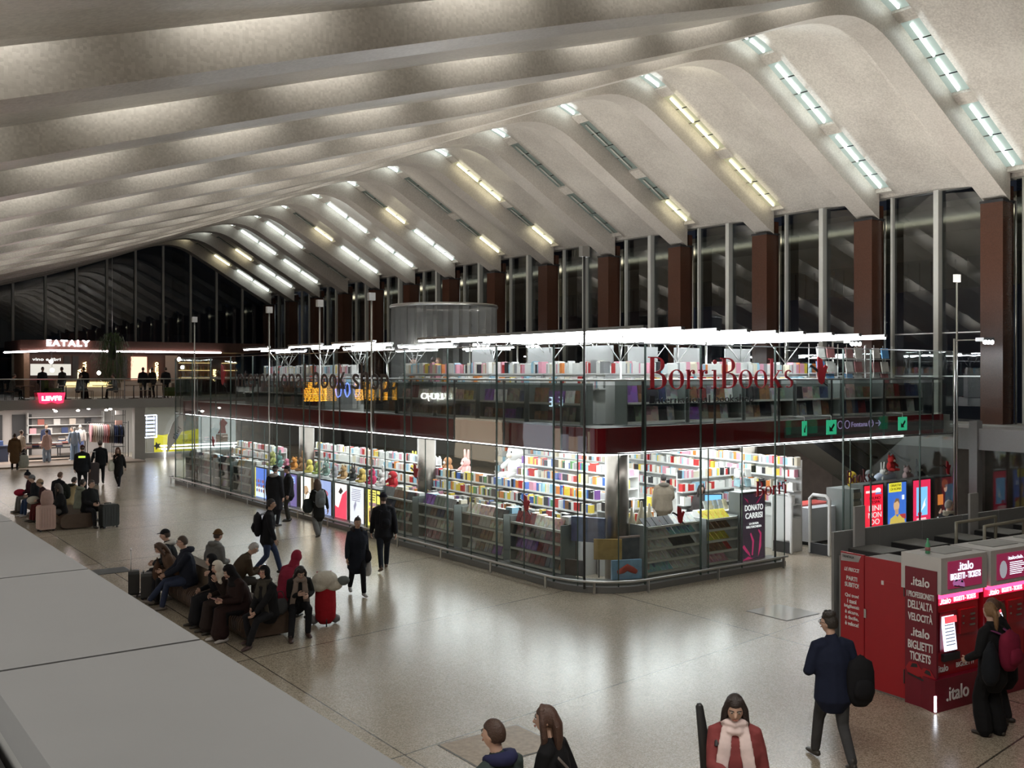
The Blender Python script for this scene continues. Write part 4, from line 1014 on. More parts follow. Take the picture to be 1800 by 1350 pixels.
def high(label, o, rz, w_, place, pal=PALE):
    t = thing('tall_bookcase', label, 'shelf', (o[0], o[1], Z2), rz)
    m = MB(); m.box(-w_ / 2, .0, 0, w_ / 2, .3, 1.15); m.build('body', [m_rackw], t)
    m = MB(); m.box(-w_ / 2 - .02, -.05, 1.15, w_ / 2 + .02, .32, 1.18); m.build('top_shelf', [m_rackw], t)
    m = MB(); m.box(-w_ / 2, -.2, .80, w_ / 2, 0, .83); m.build('front_shelf', [m_rackw], t)
    spine_row(o, rz, -w_ / 2 + .02, w_ / 2 - .02, .1, Z2 + 1.18, pal, place, h=(.22, .31), t=(.02, .05), lean=0, d=.2)
    spine_row(o, rz, -w_ / 2 + .02, w_ / 2 - .02, -.11, Z2 + .83, pal, place, h=(.2, .28), t=(.02, .05), d=.16)
for i in range(4): high('white upper bookcase facing the right glass, %s from the round corner' % ORD[i], (16.6 + 2.35 * i, 17.8), 0, 2.25, 'the upper bookcases facing the right glass')
for i in range(4): high('white upper bookcase facing the long glass, %s from the round corner' % ORD[i], (15.5, 18.6 + 2.35 * i), -pi / 2, 2.25, 'the upper bookcases facing the long glass')
for i in range(3): high('far white upper bookcase behind the black lettering, %s from the void' % ORD[i], (15.6, 31.6 + 2.6 * i), -pi / 2, 2.45, 'the far upper bookcases')
high('white upper bookcase near the stair void', (17.6, 28.0), -pi / 2, 2.2, 'the upper bookcase by the void')
# wire shelves with framed boards at the right end of the upper floor
for i, (x, c1, c2) in enumerate(((23.6, (.6, .55, .5), (.12, .35, .7)), (24.9, (.6, .6, .58), (.5, .45, .2)), (26.2, (.5, .35, .3), (.10, .12, .3)))):
    t = thing('wire_shelf', 'wire shelf of picture books, upper floor right end, %s from the left' % ORD[i], 'shelf', (x, 17.3, Z2))
    m = MB()
    for sx in (-.45, .45):
        for sy in (0, .3): m.rod((sx, sy, 0), (sx, sy, 2.0), .012, 5)
    m.build('frame', [m_steel], t)
    for j, z in enumerate((.3, .85, 1.2, 1.6)): m = MB(); m.box(-.46, -.02, z - .015, .46, .32, z); m.build('shelf', [m_rackw], t)
    for j, z in enumerate((.86, 1.21, 1.61)):
        for q in range(2): m = MB(); m.cbox(-.22 + .44 * q, .08, z + .16, .34, .03, .3, rx=-.15); m.build('picture_book', [M('pbook_%d' % ((i + j + q) % 4), [c1, c2, (.65, .64, .6), (.3, .1, .1)][(j + q) % 4], .4, var=.5, scale=8)], t)
# grey notice boards over the bookcases
for i, (x, y, rz) in enumerate(((15.75, 22.9, -pi / 2), (15.75, 20.3, -pi / 2), (15.75, 18.0, -pi / 2), (19.0, 18.2, 0), (20.9, 18.2, 0), (17.4, 18.2, 0))):
    t = thing('notice_board', 'pale grey header board over the upper bookcases facing the %s glass, %s from the corner' % ('long' if rz else 'right', ORD[[2, 1, 0, 1, 2, 0][i]]), 'board', (x, y, 4.95), rz)
    m = MB(); m.box(-.5, 0, 0, .5, .03, .42); m.build('board', [M('board_grey', (.36, .36, .36), .5)], t); m = MB(); m.rod((-.4, .02, -1.4), (-.4, .02, .1), .012, 5); m.rod((.4, .02, -1.4), (.4, .02, .1), .012, 5); m.build('support', [m_steel], t)
# fork-shaped lamp trees and the long tubes they carry
def tubes_thing(x, y0, y1, z, label, grp):
    t = thing('tube_lamp', label, 'lamp', (x, (y0 + y1) / 2, z), 0, grp); h = (y1 - y0) / 2
    m = MB(); m.box(-.06, -h, .02, .06, h, .09); m.build('housing', [m_steel], t)
    m = MB(); m.box(-.024, -h + .02, -.025, .024, h - .02, .02); m.build('tube', [m_shoplamp], t)
for i, x in enumerate((14.5, 15.6, 16.7, 17.7, 18.7, 19.7, 20.8, 21.9, 23.0)): tubes_thing(x, 15.1, 24.2 - (i > 5) * 2.5, 5.62, 'long white tube lamp over the near upper floor, %s from the long glass' % ORD[i], 'long tube lamps over the near upper floor')
far = [(14.4, 26.6, 29.4), (14.4, 30.2, 32.8), (14.4, 34.6, 37.0), (15.9, 28.2, 31.0), (15.9, 32.0, 34.2), (15.9, 36.2, 39.0), (17.4, 27.0, 30.4), (17.4, 31.4, 34.6), (17.4, 38.0, 41.0), (19.0, 29.2, 32.4), (19.0, 33.6, 37.0), (20.6, 28.0, 31.2), (20.6, 33.0, 36.2), (22.2, 30.4, 33.4)]
for i, (x, a, c) in enumerate(far): tubes_thing(x, a, c, 5.62, 'short white tube lamp over the far upper floor, %s of the scattered set' % ORD[i], 'short tube lamps over the far upper floor')
trees = [(15.9, 17.4), (15.9, 20.0), (15.9, 22.6), (18.4, 18.0), (18.4, 21.2), (20.8, 18.0), (22.9, 18.2), (20.8, 21.4), (15.6, 30.0), (15.6, 32.6), (15.6, 35.6), (16.4, 38.2), (18.4, 31.0), (18.4, 35.0), (15.0, 26.9)]
for i, (x, y) in enumerate(trees):
    t = thing('lamp_tree', 'steel fork post carrying the tube lamps, %s %s' % (ORD[i if i < 8 else i - 8], 'of the near set' if i < 8 else 'of the far set'), 'post', (x, y, Z2), 0, 'fork posts under the tube lamps')
    m = MB(); m.rod((0, 0, 0), (0, 0, 1.5), .03, 8); m.build('post', [m_steel], t)
    for (dx, dy) in ((-.35, -.3), (.35, -.3), (-.35, .3), (.35, .3)):
        m = MB(); m.rod((0, 0, 1.45), (dx, dy, 2.08), .015, 5); m.build('arm', [m_steel], t)
    m = MB(); m.rod((-.2, -.17, 1.82), (.2, -.17, 1.82), .009, 5); m.build('brace', [m_steel], t)
# spot lamp clusters and posts with small boxes
for i, (x, y, z) in enumerate(((27.1, 14.7, 5.6), (25.6, 17.9, 5.6), (21.5, 19.2, 5.6), (18.7, 27.2, 5.6), (19.2, 25.2, 5.6))):
    t = thing('floodlight', ['glaring white floodlight in front of the nearest granite column', 'glaring white floodlight above the right end of the upper floor', 'white floodlight over the upper bookcases', 'floodlight blob left of the long tube lamps', 'floodlight blob at the left end of the long tube lamps'][i], 'lamp', (x, y, z))
    m = MB(); m.box(-.28, -.12, 0, .28, .12, .1); m.build('housing', [m_steel], t)
    for q in range(3): m = MB(); m.ball((-.18 + .18 * q, -.1, -.02), .07, .05, .06, 8, 6); m.build('bulb', [lamp('flood', (.95, .97, 1), 70)], t)
    m = MB(); m.rod((0, .1, .05), (0, (.7 if i else .9), .05), .02, 5); m.build('bracket', [m_steel], t)
    yy = .9 if i == 0 else .7; m = MB(); m.rod((0, yy, Z2 - z if i else -5.6), (0, yy, .1), .03, 6); m.build('pole', [m_steel], t)
for i, (x, y, z) in enumerate(((13.9, 16.35, 7.3), (13.7, 25.5, 6.9), (13.7, 28.9, 6.9), (13.7, 32.9, 6.9), (13.7, 40.6, 6.9), (27.5, 15.75, 7.45))):
    t = thing('antenna_pole', 'slim pole with a small white box, ' + ['rising at the round glass corner', 'first beyond the void on the long side', 'second beyond the void on the long side', 'third beyond the void on the long side', 'at the far end of the long side', 'at the right end of the bookshop glass'][i], 'pole', (x, y, 0), 0, 'slim poles with small boxes along the glass')
    m = MB(); m.rod((0, 0, .1), (0, 0, z - .05), .028, 8); m.build('pole', [m_darksteel if i in (0,) else m_steel], t)
    m = MB(); m.box(-.1, -.06, z - .1, .1, .06, z + .12); m.build('box', [m_rackw], t)
# corrugated translucent drum round the lift
t = thing('lift_drum', 'tall grey drum of vertical translucent strips behind the far tube lamps', 'drum', (24.2, 38.2, 3.1))
m = MB(); n = 64; pts = []
for i in range(n):
    r = 2.3 + (.09 if i % 2 else -.09); pts.append((r * cos(2 * pi * i / n), r * sin(2 * pi * i / n)))
for i in range(n):
    a, c = pts[i], pts[(i + 1) % n]; m.quad((*a, 0), (*c, 0), (*c, 4.55), (*a, 4.55))
dm = M('drum_film', (.16, .165, .16), .4, 0, .3, 2); dm.node_tree.nodes['Principled BSDF'].inputs['Alpha'].default_value = .66; m.build('curtain', [dm], t)
m = MB(); m.tube([(2.4 * cos(a * pi / 12), 2.4 * sin(a * pi / 12), 4.6) for a in range(25)], [(.05, .08)] * 25, 6, cap=False); m.build('top_ring', [m_steel], t)
for a in range(8): m = MB(); m.rod((2.2 * cos(a * pi / 4), 2.2 * sin(a * pi / 4), 0), (2.2 * cos(a * pi / 4 + .5), 2.2 * sin(a * pi / 4 + .5), 4.5), .04, 5); m.build('strut', [m_steel], t)
# green exit boards hanging under the hall, mirrored arrows
for i, (x, y) in enumerate(((20.3, 15.55), (21.3, 15.5), (24.4, 15.5))):
    t = thing('exit_board', 'small green arrow board in front of the red fascia, %s from the left' % ORD[i], 'sign', (x, y, 3.18))
    w_ = .16 if i == 0 else .38
    m = MB(); m.box(-w_ / 2, 0, 0, w_ / 2, .03, .36); m.build('board', [lamp('exit_green', (.03, .40, .2), .55)], t)
    m = MB(); m.add([(p[0] * w_, -.006, .18 + p[1] * .36) for p in ((-.28, -.28), (.14, -.28), (.02, -.17), (.3, .14), (.18, .27), (-.11, -.05), (-.28, .1))], [(0, 1, 2, 3, 4, 5, 6)]); m.build('arrow', [m_dark], t)
    m = MB(); m.rod((0, .02, .36), (0, .02, .46), .01, 5); m.rod((0, .02, .46), (0, .5, .46), .01, 5); m.build('hook', [m_steel], t)
# sign board with violet symbols on the fascia
t = thing('wayfinding_board', 'dark red wayfinding board with violet symbols between the green arrows', 'sign', (22.9, 15.98, 3.2))
m = MB(); m.box(-1.1, 0, -.02, 1.25, .04, .34); m.build('board', [M('board_maroon', (.07, .01, .02), .35)], t)
mv = lamp('violet_symbols', (.30, .24, .45), .5)
for x in (-.9, -.6, -.3, .75):
    m = MB(); m.tube([(x + .1 * cos(a * pi / 6), -.01, .17 + .1 * sin(a * pi / 6)) for a in range(13)], [.012] * 13, 4, cap=False); m.build('ring_symbol', [mv], t)
text('lettering', 'Fontana', (-.12, -.01, .10), .7, .13, mv, t)
text('lettering', '→', (.95, -.01, .09), .24, .16, mv, t)
text('lettering', 'P', (.71, -.01, .11), .08, .12, mv, t)

# escalator behind the glass to the right of the entrance
t = thing('escalator', 'escalator with sloping steel handrails behind the lit posters right of the entrance', 'escalator', (0, 0, 0))
for yy in (18.9, 20.1):
    m = MB(); m.tube([(24.2, yy, 4.4), (25.0, yy, 4.15), (29.6, yy, 1.95), (30.1, yy, 1.85)], [.04] * 4, 8); m.build('handrail', [m_steel], t)
    m = MB(); m.prism([(24.6, 3.2), (29.9, .7), (29.9, 1.75), (24.6, 4.2)], yy - .01, yy + .01, 0, 'y'); m.build('glass_side', [m_rglass], t)
m = MB(); m.prism([(24.4, 3.35), (30.1, .55), (30.1, .2), (24.4, 2.96)], 18.95, 20.05, 0, 'y'); m.build('steps', [m_darksteel], t)
# ================================================================ books and magazines as objects
def score(r): 
    d = hypot(r[0] - CAMX, r[1] - CAMY); return -(r[5] * r[7] + (r[5] * r[6] if len(r) == 10 else 0) * .3) / d ** 2
def make_cover_mesh(): 
    m = MB(); m.box(-.5, 0, 0, .5, 1, 1, 0); return m.mesh('cover_block', [m_cover, m_pages])
def make_book_mesh():
    m = MB(); m.box(-.5, -.5, 0, .5, .5, .97, 0); m.box(-.42, -.46, .9, .42, .5, .985, 1); return m.mesh('book_block', [m_spine, m_pages])
me_mag, me_bk = make_cover_mesh(), make_book_mesh()
def bulk(name, recs, label, cat):
    m = MB(); cols = []
    for r in recs:
        x, y, z, rz, tilt, w_, d, h, col, place = r[:10]
        if len(r) == 11: R = Matrix.Rotation(rz, 3, 'Z') @ Matrix.Rotation(-tilt, 3, 'X'); m.box(-w_ / 2, 0, 0, w_ / 2, d, h, 0, R, (x, y, z)); cols.append((PAL[col], 6))
        else: R = Matrix.Rotation(rz, 3, 'Z'); m.box(-w_ / 2, -d / 2, 0, w_ / 2, d / 2, h, 0, R, (x, y, z)); cols.append((PAL[col], 6))
    me = m.mesh(name, [m_bulk])
    at = me.color_attributes.new('cover', 'FLOAT_COLOR', 'CORNER'); k = 0
    data = []
    for c_, n in cols:
        for f in range(n):
            cc = (.75, .74, .7) if f == 1 else c_
            data += [*cc, 1] * 4
    at.data.foreach_set('color', data)
    o = obj(name, me); tag(o, label, cat, None, 'stuff')
MAGS.sort(key=score); BKS.sort(key=score)
NM, NB = 292, 292
for r in MAGS[:NM]:
    x, y, z, rz, tilt, w_, d, h, col, place, kind = r
    o = obj('magazine', me_mag, None, (x, y, z)); o.scale = (w_, d, h); o.rotation_euler = Euler((-tilt, 0, rz)); o.color = (*PAL[col], 1)
    tag(o, '%s-covered magazine facing out on %s' % (col, place), 'magazine', '%s magazines on %s' % (col, place))
for r in BKS[:NB]:
    x, y, z, rz, tilt, w_, d, h, col, place = r
    o = obj('paperback_book', me_bk, None, (x, y, z)); o.scale = (w_, d, h); o.rotation_euler = Euler((0, tilt * .5, rz)); o.color = (*PAL[col], 1)
    tag(o, '%s paperback book on %s' % (col, place), 'book', '%s books on %s' % (col, place))
bulk('paperback_books', BKS[NB:], 'the many further books filling the bookshop shelves', 'books')
bulk('magazines', MAGS[NM:], 'the many further magazines facing out on the bookshop racks', 'magazines')
print('mags', len(MAGS), 'books', len(BKS))
# ================================================================ ticket machines and grey counters at the right
m_kred = M('machine_red', (.36, .012, .02), .32, 0, .06, 6)
m_kdark = M('machine_crimson', (.17, .008, .022), .32, 0, .08, 6)
m_kwhite = M('machine_white', (.58, .57, .56), .4, 0, .04, 8)
m_letw = M('letter_white', (.78, .76, .76), .5, 0, .03)
m_glowred = lamp('glow_red_band', (1, .05, .16), 2.6)
m_scr = lamp('screen_maroon', (.16, .012, .04), .9)
m_scrlet = lamp('screen_letters', (.75, .8, 1), 1.5)
def train(m, s=1):
    m.add([(x * s, 0, z * s) for x, z in ((-.24, .04), (-.18, .13), (-.06, .15), (.02, .06), (.04, -.02), (-.05, -.06), (-.2, -.04))], [list(range(7))], 0)
    m.add([(x * s, -.002, z * s) for x, z in ((-.02, .02), (.06, .10), (.16, .09), (.24, -.01), (.25, -.10), (.16, -.12), (.02, -.05))], [list(range(7))], 0)
    m.add([(x * s, -.004, z * s) for x, z in ((-.16, .06), (-.13, .12), (-.05, .13), (-.04, .08))], [list(range(4))], 1)
    m.add([(x * s, -.006, z * s) for x, z in ((.07, .03), (.10, .08), (.16, .07), (.18, .01))], [list(range(4))], 1)
    m.add([(x * s, -.007, z * s) for x, z in ((-.2, -.02), (.22, -.1), (.2, -.12), (-.2, -.05))], [list(range(4))], 1)
ang = -radians(5)
for i in range(3):
    o = world((12.97, 7.70), ang, 1.13 * i, 0)
    t = thing('ticket_machine', ['red and white ticket machine nearest the viewer, with italo lettering on its side', 'second red and white ticket machine, in front of the two women', 'third ticket machine at the right edge of the view'][i], 'ticket machine', (o[0], o[1], 0), ang)
    m = MB(); m.box(.04, .10, .44, 1.04, .95, 1.66); m.build('body', [m_kred], t)
    m = MB(); m.prism([(.06, .52), (-.07, .0), (1.1, .0), (1.1, .5)], 0, .45); m.build('base', [m_kdark], t)
    if i == 0:
        m = MB(); m.box(.0, .03, .44, .04, .54, 1.95); m.box(.0, .06, 0, .04, .54, .44); m.build('side_panel', [m_kdark], t)
        for (s, z, w_, h) in (('.italo', 1.70, .30, .13), ('I PROFESSIONISTI', 1.53, .44, .085), ("DELL'ALTA", 1.37, .40, .12), ('VELOCITÀ', 1.20, .40, .135), ('.italo', .98, .30, .13), ('BIGLIETTI', .80, .40, .12), ('TICKETS', .64, .34, .12)):
            text('lettering', s, (-.004, .285, z), w_, h, m_letw, t, -pi / 2, .006, 'C', bold=.02)
        m = MB(); train(m, 1.0); o2 = m.build('train_picture', [m_kred, m_dark], t, (-.006, .285, .47), -pi / 2)
        m = MB(); m.box(-.075, -.01, .02, -.05, .012, .24); m.build('corner_light', [lamp('corner_led', (.85, .9, 1), 6)], t)
    m = MB(); m.box(.02, -.03, 1.63, 1.06, .62, 2.14); m.build('display_housing', [m_kwhite], t)
    m = MB(); m.box(.35, .15, 2.14, .98, .55, 2.15); m.build('lid', [m_concrete], t)
    m = MB(); m.box(.16, -.045, 1.70, .92, -.031, 2.08); m.build('screen', [m_scr], t)
    if i != 1:
        text('lettering', '.italo', (.54, -.05, 1.94), .34, .12, m_scrlet, t, 0, .004, 'C', bold=.01); text('lettering', 'BIGLIETTI - TICKETS', (.54, -.05, 1.82), .68, .09, m_scrlet, t, 0, .004, 'C', bold=.02)
        m = MB(); train(m, .55); m.build('train_picture', [lamp('screen_train', (.3, .1, .25), .8), m_dark], t, (.38, -.05, 1.76))
    else:
        text('lettering', 'italoclub.', (.6, -.05, 1.98), .36, .05, m_scrlet, t, 0, .004, 'C')
        for j in range(7): m = MB(); m.box(.46, -.049, 1.93 - j * .028, .46 + random.uniform(.28, .42), -.046, 1.94 - j * .028); m.build('screen_line', [m_scrlet], t)
        m = MB(); m.ball((.3, -.047, 1.85), .09, .004, .13, 10, 6); m.build('screen_picture', [lamp('screen_grey', (.3, .3, .33), .7)], t)
    m = MB(); m.box(.06, .02, 1.56, 1.04, .09, 1.62); m.build('glow_band', [m_glowred], t)
    m = MB(); m.box(.05, .085, 1.45, 1.04, .10, 1.56); m.build('header', [lamp('header_red', (.8, .02, .08), .7)], t)
    text('lettering', '.italo', (.26, .075, 1.465), .24, .09, m_scrlet, t, 0, .004, 'C', bold=.01); text('lettering', 'BIGLIETTI - TICKETS', (.70, .075, 1.475), .5, .065, m_scrlet, t, 0, .004, 'C', bold=.015)
    m = MB(); m.box(.12, .06, .80, .50, .10, 1.36); m.build('touch_frame', [m_kdark], t)
    m = MB(); m.cbox(.29, .04, 1.07, .27, .015, .5, rx=-.12); m.build('touch_screen', [lamp('touch_white', (.72, .80, 1), 1.5)], t)
    m = MB(); m.cbox(.29, .012, 1.255, .26, .006, .09, rx=-.12); m.build('screen_heading', [lamp('touch_red', (.9, .08, .1), 1)], t)
    for j in range(7): m = MB(); m.cbox(.27, .022 - j * .005 + .004 * 0, 1.18 - j * .045, .2, .004, .012, rx=-.12); m.build('screen_line', [M('screen_ink', (.25, .3, .45), .6)], t)
    m = MB(); m.box(.58, .06, 1.0, .96, .10, 1.34); m.build('card_panel', [m_kred], t)
    for (x, z, w_) in ((.8, 1.25, .1), (.8, 1.18, .1), (.78, 1.1, .12), (.62, 1.24, .03), (.62, 1.14, .03)): m = MB(); m.box(x, .045, z, x + w_, .062, z + .025); m.build('slot', [m_steel], t)
    m = MB(); m.box(.2, .05, .66, .56, .1, .76); m.build('ticket_tray', [m_dark], t)
    text('lettering', '.italo', (.22, .09, .51), .24, .1, m_letw, t, 0, .006, 'C', bold=.01); text('lettering', 'BIGLIETTI', (.72, .09, .53), .4, .07, m_letw, t, 0, .006, 'C', bold=.01)
    text('lettering', '.italo', (.42, -.006, .13), .5, .2, m_letw, t, 0, .008, 'C', bold=.012)
# red cabinet beside / behind the machines
o = (13.06, 8.25)
t = thing('red_cabinet', 'tall bright red cabinet with a door, left of the ticket machines', 'cabinet', (o[0], o[1], 0), ang)
m = MB(); m.box(.03, .03, 0, 1.1, 1.16, 1.84); m.build('body', [m_concrete], t)
m = MB(); m.box(0, 0, .03, .03, .72, 1.97); m.build('door', [m_kred], t)
m = MB(); m.box(-.004, .735, 0, .03, 1.17, 1.98); m.build('side_panel', [m_kred], t)
m = MB(); m.box(-.012, .69, 1.05, 0, .73, 1.18); m.build('door_lock', [m_steel], t)
m = MB(); m.box(-.009, .38, 1.60, 0, .42, 1.66); m.build('sticker', [m_letw], t)
m = MB(); m.box(-.012, .02, .25, 0, .035, .45); m.box(-.012, .02, 1.5, 0, .035, 1.7); m.build('hinge', [m_darksteel], t)
m = MB(); m.prism([(-.008, 0), (-.008, 0)], 0, 0) if False else m.add([(-.010, 1.16, 1.96), (-.010, .78, 1.96), (-.010, .83, 1.86), (-.010, 1.16, 1.84)], [(0, 1, 2, 3), (3, 2, 1, 0)]); m.build('white_corner', [m_letw], t)
text('lettering', 'TRENITALIA', (-.012, 1.02, 1.90), .22, .035, m_dark, t, -pi / 2, .003, 'C')
for (s, z, w_, h) in (('LE FRECCE', 1.70, .28, .055), ('PARTI', 1.56, .20, .065), ('SUBITO!', 1.46, .26, .07)): text('lettering', s, (-.006, .955, z), w_, h, m_letw, t, -pi / 2, .006, 'C', bold=.02, shear=.3 if s[0] == 'L' else 0)
for j, s in enumerate(('Qui trovi', 'i tuoi', 'biglietti:', 'è sicuro,', 'è facile,', 'è veloce!')): text('lettering', s, (-.006, .955, 1.30 - j * .085), .028 * len(s), .062, m_letw, t, -pi / 2, .006, 'C', bold=.02)
# grey divider and counters behind, with flat dark boxes on top
m_div = M('divider_grey', (.23, .235, .235), .45, 0, .06, 6)
t = thing('divider_wall', 'long grey partition of panels behind the ticket machines', 'partition', (13.95, 10.12, 0), -radians(2.6))
for i in range(7):
    m = MB(); m.box(1.2 * i + .01, 0, 0, 1.2 * i + 1.19, .05, 2.1); m.build('panel', [m_div], t)
for i, (x, y, w_, d) in enumerate(((14.5, 9.66, .95, .8), (15.62, 9.6, .95, .8), (16.8, 9.52, 1.0, .8), (18.0, 9.45, 1.0, .8), (19.3, 9.4, 1.1, .8), (16.2, 8.75, .8, .7))):
    t = thing('service_desk', 'grey desk unit with a flat black-edged top, %s from the left behind the machines' % ORD[i], 'desk', (x, y, 0), -radians(2.6), 'grey desk units behind the ticket machines')
    m = MB(); m.box(-w_ / 2, -d / 2, 0, w_ / 2, d / 2, 1.72); m.build('body', [m_div], t)
    m = MB(); m.box(-.33, -.33, 1.74, .33, .33, 1.83); m.build('black_edge', [m_dark], t)
    m = MB(); m.box(-.32, -.32, 1.831, .32, .32, 1.84); m.build('grey_lid', [M('lid_grey', (.13, .13, .125), .6)], t)
for i, (x, y) in enumerate(((14.5, 10.02), (17.75, 9.85), (13.9, 10.05))):
    if i == 2: continue
    m = MB(); m.box(x - .14, y - .02, 1.72, x + .14, y + .02, 2.5); tag(m.build('white_post_panel', [M('post_white', (.40, .40, .40), .5)]), ['upright pale panel above the first grey desk', 'upright pale panel above the fourth grey desk'][i], 'panel')
t = thing('steel_frame', 'beige tubular frame standing on the grey desks behind the second machine', 'frame', (16.9, 9.1, 1.72))
m = MB()
for y in (-.25, .25): m.tube([(-.6, y, .0), (-.6, y, .42), (.7, y, .42), (.7, y, 0)], [.03] * 4, 6)
m.build('tube', [M('frame_beige', (.3, .28, .22), .5)], t)
t = thing('green_bottle', 'green plastic bottle standing on top of the nearest ticket machine', 'bottle', (13.17, 7.98, 2.14))
m = MB(); m.tube([(0, 0, .01), (0, 0, .13), (0, 0, .17), (0, 0, .20)], [.034, .034, .016, .013], 12, cap=False); m.build('bottle', [M('green_plastic', (.10, .38, .2), .15)], t)
m = MB(); m.tube([(0, 0, .05), (0, 0, .1)], [.0355, .0355], 12, cap=False); m.build('label', [M('bottle_label', (.3, .12, .12), .5)], t)
m = MB(); m.tube([(0, 0, .2), (0, 0, .222)], [.014, .014], 8, cap=False); m.build('cap', [M('green_cap', (.1, .4, .2), .4)], t)
# passage front at the far right: grey portal, doors, dark brown panels
b = MB(); b.box(28.6, 11.5, 2.45, 31.0, 30, 3.08); struct('trim_60', b, [M('portal_grey', (.33, .33, .335), .5)])
b = MB(); b.box(28.5, 15.7, 0, 28.8, 15.95, 3.3); b.box(28.9, 13.1, 0, 29.1, 13.35, 3.0); b.box(28.9, 11.6, 0, 29.1, 11.8, 3.0); struct('trim_61', b, [M('portal_post', (.26, .26, .265), .4)])
b = MB(); b.box(28.95, 13.35, 0.05, 28.99, 15.7, 2.45); struct('window_60', b, [m_rglass])
b = MB(); b.box(29.3, 11.9, 0, 29.4, 12.9, 2.45); struct('door_1', b, [M('dark_brown_door', (.035, .015, .01), .3)])
b = MB(); b.box(29.0, 10.0, 0, 29.04, 11.6, 2.45); struct('door_2', b, [m_rglass])
b = MB(); b.box(30.3, 5, 0, 30.4, 30, 2.5); struct('wall_passage', b, [M('tan_panelling', (.12, .09, .075), .6, 0, .4, 3)])
# floor details
for i, (x, y, w_, d, lab, mt) in enumerate(((15.95, 12.75, 1.0, 1.0, 'square floor hatch with a bright reflective cover left of the red cabinet', M('hatch_steel', (.42, .40, .36), .12)), (7.35, 10.3, 1.25, .95, 'coarse terrazzo floor hatch behind the two people in the foreground', M('hatch_terrazzo', (.33, .26, .19), .5, 0, .6, 14)), (6.3, 24.9, 1.0, .7, 'dark grey rubber mat on the floor left of the bench', M('mat_grey', (.09, .09, .09), .8)))):
    t = thing('floor_hatch' if i < 2 else 'rubber_mat', lab, 'hatch' if i < 2 else 'mat', (x, y, 0))
    m = MB(); m.box(-w_ / 2, -d / 2, .001, w_ / 2, d / 2, .006); m.build('frame', [m_darksteel], t)
    m = MB(); m.box(-w_ / 2 + .02, -d / 2 + .02, .006, w_ / 2 - .02, d / 2 - .02, .009); m.build('cover', [mt], t)
# ================================================================ far gallery with the cafe and the shops below
b = MB(); b.box(-9, 56, 2.9, 31, 75.4, 3.3); struct('trim_70', b, [m_concrete])
b = MB(); b.box(-9, 55.85, 2.86, 31, 56.0, 3.34); struct('trim_71', b, [M('fascia_grey', (.30, .30, .295), .45, .2)])
b = MB(); b.box(-9, 62, 0, 31, 62.2, 2.9); struct('wall_shop_back', b, [M('shop_back_grey', (.33, .31, .30), .6)])
b = MB(); b.box(-9, 54.6, 0, 15.8, 62, .08); struct('trim_72', b, [M('shop_platform', (.30, .24, .2), .35, 0, .15, 4)])
b = MB(); b.box(15.6, 55.9, 0, 16.15, 56.4, 2.9); struct('trim_73', b, [m_concrete])
b = MB(); b.box(16.15, 57, .3, 25, 57.03, 2.86); struct('window_70', b, [m_sglass])
b = MB(); b.box(16.15, 56.9, 0, 25, 57.1, .3); struct('trim_74', b, [m_concrete])
t = thing('gallery_rail', 'steel handrail with glass along the far gallery below the cafe', 'rail', (0, 56.1, 3.3))
m = MB(); m.rod((-8, 0, 1.12), (26, 0, 1.12), .03, 8); m.build('handrail', [m_steel], t); m = MB(); m.box(-8, -.01, 0, 26, .01, 1.05); m.build('glass_infill', [m_rglass], t)
for i in range(17): m = MB(); m.box(-8 + i * 2.1, -.02, 0, -7.96 + i * 2.1, .03, 1.12); m.build('post', [m_darksteel], t)
# cafe pavilion
m_brown = M('cafe_brown', (.05, .018, .011), .5, 0, .3, 5); m_wood = M('cafe_wood', (.20, .11, .06), .5, 0, .3, 8)
t = thing('cafe_pavilion', 'brown cafe pavilion with a bright light strip on the far gallery', 'pavilion', (11.3, 63, 3.3))
m = MB(); m.prism([(-.1, 0), (1.6, -.6), (14.4, -.6), (14.4, 5), (-.1, 5)], 2.75, 3.35); m.build('roof', [m_brown], t)
m = MB(); m.tube([(-.9, .1, 2.62), (0, -.1, 2.66), (1.4, -.62, 2.74), (8, -.66, 2.74), (11.4, -.66, 2.74)], [.055] * 5, 6); m.build('light_strip', [lamp('cafe_strip', (1, .92, .95), 13)], t)
m = MB(); m.box(.3, 3.6, 0, 14, 3.75, 2.75); m.build('back_wall', [m_brown], t)
m = MB(); m.box(.2, .6, 0, .5, 3.6, 2.75); m.build('side_wall', [m_wood], t)
text('letter_row', 'EATALY', (1.15, -.7, 3.0), 2.35, .36, lamp('cafe_letters', (1, .82, .85), 10), t, 0, .08, 'L', bold=.03, space=1.25)
for (x, s) in ((4.0, 'PIZZA'), (4.3, 'ALLA PALA'), (8.4, 'VINO'), (8.75, 'APERITIVO'), (12.6, 'CAFFE')):
    o = text('wall_sign', s, (x, 3.5, .9), 1.25 if len(s) > 5 else .8, .2, lamp('sign_gold', (1, .75, .35), 4), t, 0, .04, 'L', bold=.02); o.rotation_euler = (0, -pi / 2, 0)
m = MB(); m.box(1.1, 3.5, 1.3, 3.4, 3.58, 2.0); m.build('menu_board', [lamp('menu_white', (.8, .78, .7), .6)], t)
text('lettering', 'vino e libri', (1.2, 3.5, 2.2), 1.6, .18, lamp('letters_pale', (.9, .9, .85), 1.5), t)
m = MB(); m.box(7.0, 3.4, .9, 8.0, 3.45, 2.5); m.build('lit_picture', [lamp('picture_peach', (1, .5, .35), 1.3)], t)
m = MB(); m.box(9.2, 3.45, .9, 10.0, 3.5, 2.6); m.build('price_board', [M('price_grey', (.3, .25, .22), .6)], t)
